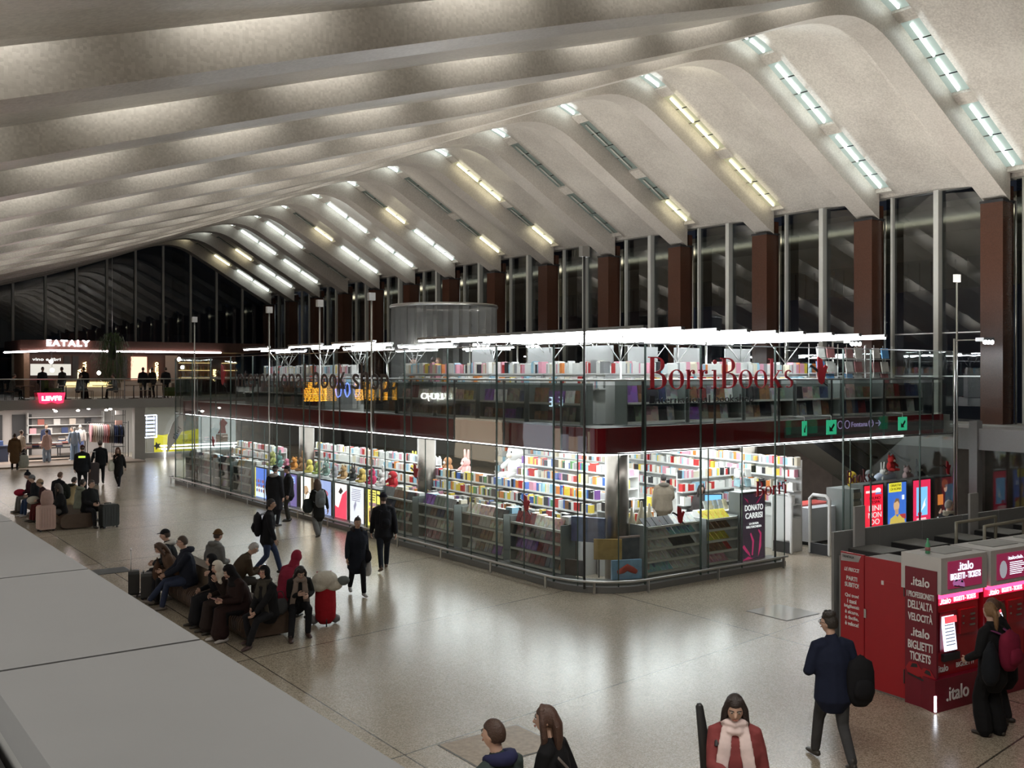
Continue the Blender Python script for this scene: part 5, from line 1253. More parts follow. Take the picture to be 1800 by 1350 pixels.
for i in range(3):
    m = MB(); m.box(10.1, 3.3, 1.1 + i * .5, 12.2, 3.58, 1.14 + i * .5); m.build('bottle_shelf', [lamp('shelf_glow', (1, .7, .3), 1.2)], t)
    m = MB(); m.box(13.0, 3.3, 1.1 + i * .5, 14.0, 3.58, 1.14 + i * .5); m.build('bottle_shelf', [lamp('shelf_glow', (1, .7, .3), 1.2)], t)
for i in range(3):
    for j in range(12):
        m = MB(); x = 11.3 + 10.18 + j * .17; m.tube([(0, 0, 0), (0, 0, .18), (0, 0, .24), (0, 0, .30)], [.035, .035, .014, .012], 6, cap=False)
        o = m.build('wine_bottle', [M('bottle_%d' % (j % 3), [(.25, .12, .02), (.04, .10, .04), (.35, .28, .1)][j % 3], .2)], None, (x, 66.42, 3.3 + 1.141 + i * .5)); tag(o, 'bottle on the glowing cafe back shelf, %s shelf from below' % ORD[i], 'bottle', 'bottles on the glowing cafe shelves, row %s' % ORD[i])
for i in range(4):
    m = MB(); m.box(3.0 + i * .5 if i < 2 else 6.0 + (i - 2) * .5, 3.52, .8, 3.35 + i * .5 if i < 2 else 6.3 + (i - 2) * .5, 3.58, 2.5); m.build('slatted_panel', [m_dark], t)
cnt = thing('cafe_counter', 'glowing cafe counter with pale stone front behind the guests', 'counter', (16.5, 65.0, 3.3))
m = MB(); m.box(-3, -.4, 0, 4.6, .3, .95); m.build('front', [M('counter_stone', (.45, .36, .28), .5)], cnt); m = MB(); m.box(-3.05, -.46, .96, 4.65, .35, 1.02); m.build('top', [m_wood], cnt)
m = MB(); m.box(-2.8, -.44, .6, .4, -.40, .9); m.build('glow_front', [lamp('counter_glow', (1, .72, .3), 2.2)], cnt)
for i, (x, z) in enumerate(((12.6, 5.4), (12.65, 4.9), (15.2, 4.75), (19.9, 5.6), (20.1, 5.1))):
    t2 = thing('globe_lamp', 'white globe lamp in the cafe, %s from the left' % ORD[i], 'lamp', (x, 61.8, z)); m = MB(); m.ball((0, 0, 0), .12); m.build('globe', [lamp('globe', (1, .95, .85), 9)], t2)
    m = MB(); m.rod((0, 0, .1), (0, 0, 6.05 - z), .008, 4); m.build('cord', [m_dark], t2)
# hanging plant
t = thing('hanging_plant', 'big hanging green plant in front of the cafe light strip', 'plant', (15.62, 60.5, 5.4))
m = MB(); m.tube([(0, 0, 1.6), (0, 0, .3)], [.12, .25], 8); m.build('basket', [m_dark], t)
m = MB()
for i in range(1500):
    a = random.uniform(0, 2 * pi); z = random.uniform(-1.3, 1.7); r = (.25 + .95 * max(0, 1 - ((z - .2) / 1.6) ** 2)) * random.uniform(.6, 1) + .12 * sin(3 * a)
    p = Vector((r * cos(a), r * sin(a) * .7, z)); l = random.uniform(.1, .26); q = p + Vector((cos(a) * .04, sin(a) * .04, -l)); sd = Vector((-sin(a), cos(a), 0)) * .02
    m.add([p - sd, p + sd, q], [(0, 1, 2)])
for i in range(60):
    a = random.uniform(0, 2 * pi); r0 = random.uniform(.2, .7); m.rod((r0 * cos(a), r0 * sin(a), 1.2), (r0 * 1.25 * cos(a), r0 * 1.25 * sin(a), -random.uniform(.3, 1.3)), .012, 3)
m.build('foliage', [M('plant_green', (.045, .085, .025), .7, 0, .5, 6)], t)
m = MB(); m.rod((0, 0, 1.6), (0, 0, 8), .01, 4); m.build('cord', [m_steel], t)
# cafe tables, chairs and green sofas near the rail
for i, x in enumerate((10.6, 12.7, 14.6, 16.3, 17.6)):
    t = thing('cafe_table', 'small dark cafe table behind the far rail, %s from the left' % ORD[i], 'table', (x, 58.6, 3.3), 0, 'cafe tables behind the far rail')
    m = MB(); m.box(-.45, -.35, .72, .45, .35, .76); m.build('tabletop', [m_wood], t); m = MB(); m.rod((0, 0, 0), (0, 0, .72), .03); m.cbox(0, 0, .015, .45, .45, .03); m.build('pedestal', [m_dark], t)
    for sx in (-1, 1):
        c_ = thing('cafe_chair', 'dark wooden cafe chair %s of the %s table behind the far rail' % ('left' if sx < 0 else 'right', ORD[i]), 'chair', (x + sx * .72, 58.6, 3.3), 0, 'cafe chairs behind the far rail')
        m = MB(); m.box(-.2, -.2, .43, .2, .2, .47); m.build('seat', [m_wood], c_)
        m = MB(); m.box(sx * .2 - .02, -.2, .6, sx * .2 + .02, .2, .88); m.build('backrest', [m_wood], c_)
        for ax in (-.18, .18):
            for ay in (-.18, .18): m = MB(); m.rod((ax, ay, 0), (ax, ay, .43 if ax * sx < 0 else .88), .016, 5); m.build('leg', [m_dark], c_)
m_green = M('sofa_green', (.075, .12, .03), .8, bump=.2)
for i, x in enumerate((18.4, 19.5, 11.9)):
    t = thing('armchair', 'moss green armchair behind the far rail, ' + ['left of the pair', 'right of the pair', 'standing alone at the left'][i], 'armchair', (x, 58.2, 3.3))
    m = MB(); m.box(-.45, -.4, .12, .45, .4, .45); m.build('seat', [m_green], t)
    m = MB(); sx = 1 if i == 0 else -1; m.box(-.45 if sx < 0 else .25, -.4, .45, -.25 if sx < 0 else .45, .4, 1.05); m.build('backrest', [m_green], t)
    for y in (-.4, .32): m = MB(); m.box(-.45, y, .45, .45, y + .08, .62); m.build('armrest', [m_green], t)
    for ax in (-.38, .38):
        for ay in (-.32, .32): m = MB(); m.rod((ax, ay, 0), (ax, ay, .12), .02, 5); m.build('leg', [m_dark], t)
# jeans-brand sign on the fascia
t = thing('shop_sign', 'glowing red batwing shop sign reading LEVIS on the far fascia', 'sign', (11.37, 55.7, 3.42))
m = MB(); m.prism([(-.66, .30), (.66, .30), (.56, -.22), (.3, -.27), (0, -.17), (-.3, -.27), (-.56, -.22)], -.06, .06, 0, 'y'); m.build('plate', [lamp('levis_red', (1, .02, .07), 1.8)], t)
text('lettering', "LEVI'S", (0, -.08, -.10), .95, .24, lamp('levis_white', (1, .8, .8), 5), t, 0, .03, 'C', bold=.04)
m = MB(); m.box(-.1, .06, -.1, .1, .16, .1); m.build('bracket', [m_darksteel], t)
# clothes shop contents
CL = [(.55, .30, .33), (.6, .52, .45), (.5, .48, .46), (.03, .03, .035), (.05, .07, .16), (.35, .12, .1), (.18, .17, .16), (.6, .58, .56)]
def garment(x, y, z, rz, col, label, grp):
    m = MB(); m.tube([(0, 0, -1.0), (0, 0, -.5), (0, 0, -.12), (0, 0, -.02)], [(.22, .035), (.2, .04), (.2, .04), (.06, .03)], 8, side=(1, 0, 0))
    for s_ in (-1, 1): m.tube([(s_ * .16, 0, -.1), (s_ * .24, 0, -.35), (s_ * .25, 0, -.62)], [.05, .045, .04], 6)
    o = m.build('hanging_garment', [M('garment_%.2f_%.2f' % (col[0], col[1]), col, .85, bump=.3)], None, (x, y, z), rz); tag(o, label, 'clothes', grp)
gn = ['pink', 'beige', 'light grey', 'black', 'navy', 'rust', 'charcoal', 'off-white']
for i in range(16):
    c_ = [0, 1, 1, 7, 2, 2, 0, 0, 5, 6, 6, 4, 4, 3, 4, 3][i]
    garment(13.75 + i * .085 * 1.4, 57.6 + .03 * i, 2.0 - .012 * i, pi / 2, CL[c_], '%s garment hanging on the shop rail, %s from the left' % (gn[c_], ORD[i]), 'garments on the rail of the denim shop')
m = MB(); m.rod((13.6, 57.6, 2.08), (15.8, 58.1, 1.95), .02); 
for x in (13.6, 15.75): m.rod((x, 57.7, .08), (x, 57.7, 2.06), .02)
tag(m.build('clothes_rail', [m_dark]), 'dark clothes rail slanting across the right of the denim shop', 'rail')
for i, (x, y, w_, d, h, col, lab) in enumerate(((10.9, 57.2, 1.1, .7, .75, (.05, .045, .04), 'low dark table with folded pink clothes in the denim shop'), (12.3, 57.9, 1.3, .8, .7, (.06, .055, .05), 'dark table with folded grey clothes in the denim shop'), (9.0, 58.4, 1.6, .8, .85, (.04, .05, .09), 'table of folded blue jeans in the denim shop'), (6.9, 57.4, 1.5, .8, .7, (.5, .45, .42), 'pale low table at the left of the denim shop'), (13.2, 59.6, 1.4, .7, .9, (.1, .09, .08), 'rear table of the denim shop'), (8.3, 56.6, .7, .5, .75, (.12, .15, .2), 'grey denim-covered plinth at the front of the denim shop'))):
    t = thing('display_table', lab, 'table', (x, y, .08)); 
    m = MB(); m.box(-w_ / 2, -d / 2, h - .06, w_ / 2, d / 2, h); m.build('tabletop', [M('tab_%d' % i, col, .6)], t)
    m = MB(); m.box(-w_ / 2 + .05, -d / 2 + .05, .0, w_ / 2 - .05, d / 2 - .05, h - .06) if i in (2, 5) else m.box(-w_ / 2 + .05, -d / 2 + .05, .12, w_ / 2 - .05, d / 2 - .05, .2); m.build('plinth', [M('tab_%d' % i, col, .6)], t)
    if i not in (2, 5):
        for ax in (-1, 1):
            for ay in (-1, 1): m = MB(); m.cbox(ax * (w_ / 2 - .05), ay * (d / 2 - .05), (h - .06) / 2, .05, .05, h - .06); m.build('leg', [m_dark], t)
    for j in range(int(w_ / .33)):
        for k in range(4):
            c_ = CL[(j * 3 + k * (i + 1) + i) % 8] if i != 2 else (.06, .1, .25)
            o = MB().cbox(0, 0, .03, .3, .34, .058).build('folded_garment', [M('fold_%.2f_%.2f' % (c_[0], c_[2]), c_, .9, bump=.2)], None, (x - w_ / 2 + .2 + j * .33, y, .08 + h + k * .06)); tag(o, 'folded garment in a pile on the %s' % lab.replace(' in the denim shop', '').replace(' of the denim shop', ''), 'clothes', 'folded garments on the %s' % lab[:30])
def mannequin(x, y, top, leg, label):
    t = thing('mannequin', label, 'mannequin', (x, y, .12))
    m = MB()
    m.tube([(0, 0, .95), (0, 0, 1.15), (0, 0, 1.38), (0, 0, 1.46)], [(.15, .1), (.14, .1), (.19, .1), (.06, .05)], 10, side=(1, 0, 0)); m.tube([(0, 0, 1.44), (0, 0, 1.56)], [.045, .045], 8); m.ball((0, 0, 1.64), .08, .09, .11)
    for s_ in (-1, 1): m.tube([(s_ * .2, 0, 1.4), (s_ * .25, .02, 1.12), (s_ * .25, -.05, .86)], [.05, .04, .035], 8); m.tube([(s_ * .09, 0, .95), (s_ * .1, 0, .5), (s_ * .1, 0, .05)], [.09, .06, .045], 8)
    m.build('body', [M('mannequin_skin', (.5, .48, .45), .5)], t)
    m = MB(); m.tube([(0, 0, .85), (0, 0, 1.15), (0, 0, 1.4), (0, 0, 1.46)], [(.19, .13), (.18, .12), (.22, .12), (.08, .07)], 10, side=(1, 0, 0))
    for s_ in (-1, 1): m.tube([(s_ * .2, 0, 1.4), (s_ * .26, .02, 1.12), (s_ * .26, -.05, .9)], [.07, .065, .06], 8)
    m.build('jacket', [M('mjacket_%.2f' % top[0], top, .85, bump=.3)], t)
    m = MB(); m.tube([(0, 0, 1.0), (0, 0, .84)], [(.17, .12), (.18, .13)], 10, side=(1, 0, 0))
    for s_ in (-1, 1): m.tube([(s_ * .09, 0, .9), (s_ * .11, 0, .5), (s_ * .12, 0, .03)], [.1, .09, .1], 8)
    m.build('trousers', [M('mtrouser_%.2f' % leg[0], leg, .85, bump=.3)], t)
    m = MB(); m.cbox(0, 0, -.02, .5, .5, .04); m.build('base', [m_rackw], t)
mannequin(12.75, 56.9, (.30, .38, .50), (.24, .34, .48), 'mannequin in a pale denim jacket and jeans in the middle of the denim shop')
mannequin(7.3, 56.5, (.05, .05, .06), (.5, .45, .42), 'mannequin in black and cream at the left of the denim shop')
mannequin(13.5, 58.9, (.55, .5, .48), (.1, .14, .3), 'mannequin in a white top behind the denim one')
t = thing('wall_rack', 'tall black grid shelf beside the grey pillar in the denim shop', 'shelf', (15.2, 57.4, .08))
m = MB()
for x in (-.3, .3):
    for y in (0, .4): m.rod((x, y, 0), (x, y, 2.6), .018, 5)
m.build('frame', [m_dark], t)
for z in (.6, 1.2, 1.8, 2.35):
    m = MB(); m.box(-.3, 0, z - .02, .3, .4, z); m.build('shelf', [m_dark], t)
for i, z in enumerate((1.8, 2.35)):
    m = MB(); m.cbox(0, .15, .12, .36, .14, .24); tag(m.build('handbag', [M('bag_%d' % i, [(.6, .35, .3), (.65, .6, .58)][i], .5)], None, (15.2, 57.4, .08 + z)), '%s handbag on the black grid shelf' % ['salmon', 'cream'][i], 'bag')
for i, x in enumerate((6.2, 7.6, 9.1, 10.6)):
    m = MB(); m.box(x, 61.9, .1, x + 1.0, 61.99, 2.4); o = m.build('dark_niche', [m_dark]); tag(o, 'dark recessed display at the back of the denim shop, %s from the left' % ORD[i], 'display')
for i in range(9):
    c_ = CL[(i * 5) % 8]; m = MB(); m.cbox(0, 0, .16, .34, .1, .32); o = m.build('shelf_bag', [M('fold_%.2f_%.2f' % (c_[0], c_[2]), c_, .9, bump=.2)], None, (11.6 + i * .42, 61.6, 1.3 + .5 * (i % 2))); tag(o, 'bag on the lit rear shelf of the denim shop, %s from the left' % ORD[i], 'bag', 'bags on the rear shelf of the denim shop')
m = MB(); m.box(11.3, 61.4, 1.26, 15.4, 61.95, 1.3); m.box(11.3, 61.4, 1.76, 15.4, 61.95, 1.8); m.box(11.3, 61.4, 2.2, 15.4, 61.95, 2.23); 
for x in (11.3, 15.36): m.box(x, 61.4, 0.08, x + .04, 61.95, 2.5)
tag(m.build('rear_shelf', [m_rackw]), 'long pale rear shelf of the denim shop', 'shelf')
for i, (x, y) in enumerate(((11.8, 56.8), (13.0, 57.2), (14.4, 57), (15.0, 58.5), (6.9, 56.8), (9.2, 58.5), (12.4, 60), (14.2, 60))):
    t = thing('spot_lamp', 'small bright ceiling spot in the denim shop, %s of the set' % ORD[i], 'lamp', (x, y, 2.74), 0, 'ceiling spots of the denim shop'); m = MB(); m.ball((0, 0, -.02), .09, .09, .05, 8, 6); m.build('bulb', [lamp('spot_bulb', (1, .95, .9), 14)], t); m = MB(); m.rod((0, 0, 0), (0, 0, .16), .05, 8); m.build('fitting', [m_steel], t)
t = thing('track_lamp', 'white track with lamps under the far fascia at the left', 'lamp', (8.4, 56.4, 2.6)); m = MB(); m.rod((-.3, 0, 0), (1.0, .3, .2), .02); m.rod((.2, .1, .05), (1.1, -.1, .28), .02); m.rod((.4, .1, .1), (.4, .1, .28), .01); m.build('track', [m_steel], t); m = MB(); m.ball((-.35, 0, -.03), .1, .1, .06, 8, 6); m.build('bulb', [lamp('spot_bulb2', (1, .97, .93), 14)], t)
# right-hand shop: neon frame, yellow counter, feather banner, white bars
t = thing('neon_menu', 'white neon framed menu board in the shop window right of the grey pillar', 'sign', (16.85, 57.3, 1.75))
m = MB(); P = [(-.33, 0, -.62), (.33, 0, -.62), (.33, 0, .62), (-.33, 0, .62), (-.33, 0, -.62)]
for a, c in zip(P, P[1:]): m.rod(a, c, .025, 6)
m.build('neon_frame', [lamp('neon', (.75, .8, 1), 12)], t); m = MB(); m.rod((-.2, .03, -1.75), (-.2, .03, .6), .015, 5); m.rod((.2, .03, -1.75), (.2, .03, .6), .015, 5); m.build('stand', [m_steel], t)
for j in range(5): m = MB(); m.box(-.25, .02, -.5 + j * .22, .25, .04, -.38 + j * .22); m.build('menu_row', [lamp('menu_row', (.55, .65, 1), 2)], t)
t = thing('yellow_stand', 'bright yellow promotion stand with a black star shape', 'stand', (18.9, 58.6, 0)); 
m = MB(); m.add([(-1.4, 0, .35), (1.3, -.2, .35), (1.6, -.2, 1.55), (-1.0, 0, 1.15), (-1.4, 0, 1.2)], [(0, 1, 2, 3, 4), (4, 3, 2, 1, 0)]); m.box(-1.4, .02, .0, 1.3, .3, 1.1); m.build('front', [lamp('yellow_panel', (.85, .75, .02), .55)], t)
m = MB(); m.add([(-1.3 + .25 * cos(a * pi / 5) * (1 if a % 2 else .45), -.04, .55 + .25 * sin(a * pi / 5) * (1 if a % 2 else .45)) for a in range(10)], [list(range(10))]); m.build('star', [m_dark], t)
text('lettering', 'summer\nvision', (0.1, -.23, .45), .9, .42, m_dark, t, -.07, .01)
t = thing('feather_banner', 'white feather banner with grey writing in front of the far shop', 'banner', (17.55, 56.6, .02))
m = MB(); m.tube([(0, 0, 0), (.05, 0, 1.2), (.5, 0, 2.2), (1.0, 0, 2.6)], [.02] * 4, 6); m.build('pole', [m_steel], t)
m = MB(); V = [(.02, .3), (.06, 1.2), (.25, 1.8), (.5, 2.2), (1.0, 2.6), (1.05, 2.2), (.8, 1.4), (.5, .9)]; m.prism([(x, z) for x, z in V], -.01, .01, 0, 'y'); m.build('cloth', [M('banner_white', (.82, .83, .83), .7)], t)
o = text('lettering', 'chef', (.42, -.03, 1.0), .75, .22, m_dark, t); o.rotation_euler = (0, -1.0, 0)
for i, z in enumerate((.45, .62)): m = MB(); m.box(17.3, 56.75 + i * .1, z, 21.8, 56.8 + i * .1, z + .07); [m.box(xx, 56.8 + i * .1, 0, xx + .03, 56.83 + i * .1, z + .07) for xx in (17.5, 21.5)]; tag(m.build('light_bar', [lamp('white_bar', (1, .98, 1), 5)]), 'horizontal white light bar low in the far shop window, %s one' % ['lower', 'upper'][i], 'lamp')
t = thing('white_tent_banner', 'big white shop display with red figure behind the far end of the bookshop', 'display', (20.6, 57.6, 0)); m = MB(); m.box(-.9, 0, 0, 1.3, .1, 2.6); m.build('panel', [lamp('panel_white', (.8, .82, .85), .6)], t); m = MB(); m.add([(x, -.02, z) for x, z in ((.2, 1.2), (.7, 1.2), (.65, 1.6), (.8, 1.8), (.5, 2.1), (.3, 1.8), (.35, 1.5))], [list(range(7))]); m.box(.1, -.02, .7, .8, -.01, 1.15, 1); m.build('figure', [m_redlet, M('box_brown', (.4, .25, .2), .6)], t)
# ================================================================ people
SKIN = {'l': (.52, .33, .25), 'm': (.42, .26, .18), 'd': (.24, .14, .09)}
def cloth(col): return M('cloth_%.3f_%.3f_%.3f' % tuple(col), col, .85, 0, .25, 8, bump=.9, bscale=6.5, spec=.2)
def ik(a, c, l1, l2, pole):
    a = Vector(a); c = Vector(c); d = c - a; L_ = min(d.length, (l1 + l2) * .995); dn = d.normalized(); c = a + dn * L_
    x = (l1 * l1 - l2 * l2 + L_ * L_) / (2 * L_); hh = sqrt(max(0, l1 * l1 - x * x))
    p = Vector(pole); p = p - dn * p.dot(dn); p.normalize()
    return a + dn * x + p * hh, c
NP = 0
def person(label, x, y, d, pose='stand', h=1.72, z0=0, top=(.02, .02, .025), legs=(.03, .03, .035), shoes=(.03, .025, .02), skin='l', hair='short', hcol=(.05, .03, .02), hat=None, hatcol=None, coat=.14, bulk=1.0, wide=1.0,
           lean=None, nod=0, turn=0, fl=None, fr=None, hl=None, hr=None, pel=None, robe=False, vox=.017, hood=None, scarf=None, glasses=False, patch=None, group=None, female=False):
    global NP
    NP += 1
    s = h / 1.72; rz = atan2(-d[0], d[1]); V = Vector
    hw = .085 if not female else .09; sw = (.19 if not female else .165)
    if pose == 'stand': P = dict(pel=(0, 0, .93), fl=(-.11, .03, .075), fr=(.11, -.02, .075), hl=(-.27, .05, .80), hr=(.27, .05, .80), lean=2)
    if pose == 'walk': P = dict(pel=(0, 0, .91), fl=(-.09, .30, .085), fr=(.09, -.30, .14), hl=(-.26, -.12, .82), hr=(.26, .16, .84), lean=5)
    if pose == 'walk2': P = dict(pel=(0, 0, .91), fl=(-.09, -.30, .14), fr=(.09, .30, .085), hl=(-.26, .16, .84), hr=(.26, -.12, .82), lean=5)
    if pose == 'sit': P = dict(pel=(0, 0, .55), fl=(-.12, .44, .075), fr=(.12, .48, .075), hl=(-.10, .32, .68), hr=(.10, .34, .68), lean=8)
    for k_, v_ in (('pel', pel), ('fl', fl), ('fr', fr), ('hl', hl), ('hr', hr), ('lean', lean)):
        if v_ is not None: P[k_] = v_
    pe = V(P['pel']); a = radians(P['lean']); R = Matrix.Rotation(-a, 3, 'X')
    def T(px_, py_, pz): return pe + R @ V((px_, py_, pz))
    chest = T(0, .0, .30); nb = T(0, -.01, .53); sh = {-1: T(-sw, -.01, .462), 1: T(sw, -.01, .462)}
    Rh = Matrix.Rotation(radians(turn), 3, 'Z') @ Matrix.Rotation(-a * .5 - radians(nod), 3, 'X')
    hc = nb + R @ V((0, .01, .075)) + Rh @ V((0, .03, .105))
    arms = {}; legj = {}
    sit = pose == 'sit'
    for q, hand, foot in ((-1, P['hl'], P['fl']), (1, P['hr'], P['fr'])):
        el, wr = ik(sh[q], hand, .285, .255, (q * .5, -.9, -.35))
        arms[q] = (sh[q], el, wr)
        hip = pe + V((q * hw, 0, -.02))
        kn, an = ik(hip, foot, .425, .43, (q * .12, 1, .35 if sit else 0))
        legj[q] = (hip, kn, an)
    skm = M('skin_' + skin, SKIN[skin], .55, 0, .05, 30)
    def S(p): return tuple(V(p) * s)
    # --- body: one surface
    m = MB(); X = (1, 0, 0)
    m.tube([S(T(0, 0, -.05)), S(T(0, 0, .12)), S(T(0, 0, .3)), S(T(0, 0, .44)), S(nb)], [(.13 * s, .09 * s), (.12 * s, .085 * s), (.15 * s, .10 * s), (.14 * s, .08 * s), (.055 * s, .055 * s)], 12, side=X)
    m.tube([S(nb - V((0, 0, .03))), S(nb + (hc - nb) * .6)], [.056 * s, .052 * s], 10)
    def hf(p):
        x_, y_, z_ = p
        if z_ < 0: x_ *= 1 - .30 * z_ * z_ ; y_ = y_ * (1 - .18 * z_ * z_) + (.16 * z_ * z_ if y_ > -.2 else .25 * z_ * z_)
        return V((x_, y_, z_))
    HR = (.074 * s, .094 * s, .115 * s)
    HC = V(S(hc))
    def Hd(p): return HC + Rh @ (V(p) * s)
    m.ball(HC, *HR, 14, 11, 0, Rh, hf)
    m.tube([Hd((0, .086, .02)), Hd((0, .104, -.012)), Hd((0, .104, -.022))], [.009 * s, .015 * s, .012 * s], 6)
    for q in (-1, 1): m.ball(Hd((q * .074, -.008, -.005)), .010 * s, .02 * s, .03 * s, 8, 6, 0, Rh)
    hands = {}
    for q in (-1, 1):
        A, E_, W = arms[q]; dr = (W - E_).normalized()
        m.tube([S(A), S(A.lerp(E_, .5)), S(E_), S(E_.lerp(W, .4)), S(W)], [.05 * s, .046 * s, .036 * s, .037 * s, .025 * s], 8)
        pe_ = W + dr * .085
        ax = V((0, 1, 0)) if abs(dr.y) < .8 else V((0, 0, 1)); ax = (ax - dr * ax.dot(dr)).normalized()
        n_ = dr.cross(ax); n_ = n_ if n_.x * q < 0 else -n_
        m.tube([S(W), S(W + dr * .03), S(pe_)], [(.026 * s, .018 * s), (.036 * s, .017 * s), (.040 * s, .014 * s)], 8, side=ax)
        hands[q] = (W, dr, ax, n_)
        H_, K, F = legj[q]
        m.tube([S(H_), S(H_.lerp(K, .5)), S(K), S(K.lerp(F, .35)), S(F)], [.075 * s, .068 * s, .05 * s, .05 * s, .034 * s], 8)
    me = remeshed(m, skm, vox * .85, 'person', 2)
    f = MB()
    for q in (-1, 1):
        W, dr, ax, n_ = hands[q]
        for i, (off, ln) in enumerate(((-.027, .060), (-.009, .076), (.009, .080), (.027, .070))):
            r0 = W + dr * .075 + ax * off; p1 = r0 + dr * ln * .45 + n_ * .008; p2 = r0 + dr * ln * .8 + n_ * .026; p3 = r0 + dr * ln * .95 + n_ * .044
            f.tube([S(r0), S(p1), S(p2), S(p3)], [.0088 * s, .0085 * s, .0078 * s, .007 * s], 6)
        r0 = W + dr * .02 + ax * .024; f.tube([S(r0), S(r0 + dr * .03 + ax * .025), S(r0 + dr * .055 + ax * .032 + n_ * .012), S(r0 + dr * .075 + ax * .030 + n_ * .022)], [.012 * s, .0105 * s, .0095 * s, .008 * s], 6)
    for q in (-1, 1):
        f.ball(Hd((q * .030, .083, .016)), .014 * s, .008 * s, .008 * s, 8, 5, 1, Rh); f.ball(Hd((q * .030, .088, .016)), .0068 * s, .006 * s, .0068 * s, 6, 4, 2, Rh)
        f.tube([Hd((q * .014, .092, .034)), Hd((q * .032, .090, .040)), Hd((q * .050, .078, .033))], [.0045 * s] * 3, 5, mat=2)
    f.tube([Hd((-.022, .090, -.052)), Hd((0, .099, -.050)), Hd((.022, .090, -.052))], [.005 * s, .008 * s, .005 * s], 5, mat=3)
    bm = bmesh.new(); bm.from_mesh(me); fm = f.mesh('f', [skm]); bm.from_mesh(fm); bm.to_mesh(me); bm.free(); bpy.data.meshes.remove(fm)
    for mm in (M('eye_white', (.6, .58, .55), .3), m_dark, M('lip_' + skin, tuple(c * (.8, .5, .5)[i] for i, c in enumerate(SKIN[skin])), .5)): me.materials.append(mm)
    body = obj('person', me, None, (x, y, z0), rz)
    tag(body, label, 'person', group)
    def child(name, mb, mat, v=None):
        if v: mm = remeshed(mb, mat, v, name, 3); return obj(name, mm, body)
        return mb.build(name, [mat] if not isinstance(mat, list) else mat, body)
    # --- trousers / skirt
    b = bulk * 1.07; m = MB()
    m.tube([S(T(0, 0, .10)), S(pe + V((0, 0, -.06)))], [(.150 * b * s, .115 * b * s), (.165 * b * s, .13 * b * s)], 12, side=X)
    for q in (-1, 1):
        H_, K, F = legj[q]; wd = wide
        m.tube([S(H_), S(H_.lerp(K, .5)), S(K), S(K.lerp(F, .5)), S(F + (K - F).normalized() * .01)], [.098 * s, .09 * s * wd ** .3, .068 * s * wd ** .6, .062 * s * wd, .056 * s * wd], 9)
    child('trousers', m, cloth(legs), vox * 1.15)
    if robe:
        m = MB(); K = (legj[-1][1] + legj[1][1]) / 2; F = (legj[-1][2] + legj[1][2]) / 2
        m.tube([S(pe), S(K.lerp(pe, .4) + V((0, 0, .02))), S(K + V((0, .02, .01))), S(K.lerp(F, .5) + V((0, .01, 0))), S(F + V((0, 0, .05)))], [(.20 * s, .14 * s), (.20 * s, .12 * s), (.20 * s, .11 * s), (.20 * s, .12 * s), (.22 * s, .15 * s)], 12, side=X)
        child('robe', m, cloth(top), vox * 1.3)
    # --- shoes
    for q in (-1, 1):
        H_, K, F = legj[q]; shin = (F - K).normalized(); lift_ = max(0, F.z - .085)
        fd = V((q * .12, 1, 0)).normalized(); pitch = min(.7, lift_ * 5) if pose != 'sit' else min(.5, lift_ * 3) * -1
        fd = V((fd.x, fd.y, -sin(pitch))).normalized(); c0 = F + V((0, 0, -.035))
        m = MB(); m.tube([S(c0 - fd * .06), S(c0), S(c0 + fd * .09 + V((0, 0, -.008))), S(c0 + fd * .165 + V((0, 0, -.014)))], [(.036 * s, .036 * s), (.042 * s, .042 * s), (.045 * s, .030 * s), (.036 * s, .022 * s)], 8, side=(1, 0, 0)); m.tube([S(c0), S(F + V((0, 0, .03)))], [.042 * s, .042 * s], 8)
        child('shoe', m, M('shoe_%.2f_%.2f' % (shoes[0], shoes[2]), shoes, .5))
    # --- coat
    m = MB(); hem = -coat
    secs = [(hem, .185, .150), (min(-.02, hem / 2), .180, .145), (.12, .165, .13), (.30, .19, .14), (.41, .175, .122), (.485, .115, .09), (.545, .068, .066)]
    if sit: secs = [(-.08, .18, .15)] + secs[2:]
    m.tube([S(T(0, 0, z) if (sit or z > 0) else pe + V((0, 0, z))) for z, _, _ in secs], [(rx * b * s, ry * b * s) for _, rx, ry in secs], 14, side=X)
    for q in (-1, 1):
        A, E_, W = arms[q]
        m.tube([S(T(q * sw * .5, -.01, .475)), S(A), S(A.lerp(E_, .5)), S(E_), S(E_.lerp(W, .5)), S(W - (W - E_).normalized() * .012)], [.074 * s * b, .064 * s * b, .062 * s * b, .055 * s * b, .05 * s * b, .043 * s * b], 9)
        if sit and coat > .2:
            H_, K, F = legj[q]; m.tube([S(H_), S(H_.lerp(K, min(1, coat * 1.6)) + V((0, 0, .01)))], [.115 * s * b, .10 * s * b], 9)
    ct = child('coat', m, cloth(top), vox * 1.25)
    if patch: pm = MB(); pm.cbox(0, -.155 * s, (pe.z + .40) * s, .24 * s, .02, .07 * s); child('back_patch', pm, patch)
    # collar / folded hood / scarf
    if hood: m = MB(); m.tube([S(nb + V((-.09, .05, .0))), S(nb + V((-.10, -.05, .02))), S(nb + V((0, -.12, .03))), S(nb + V((.10, -.05, .02))), S(nb + V((.09, .05, .0)))], [.035 * s, .05 * s, .062 * s, .05 * s, .035 * s], 8, sub=2); child('hood', m, cloth(hood))
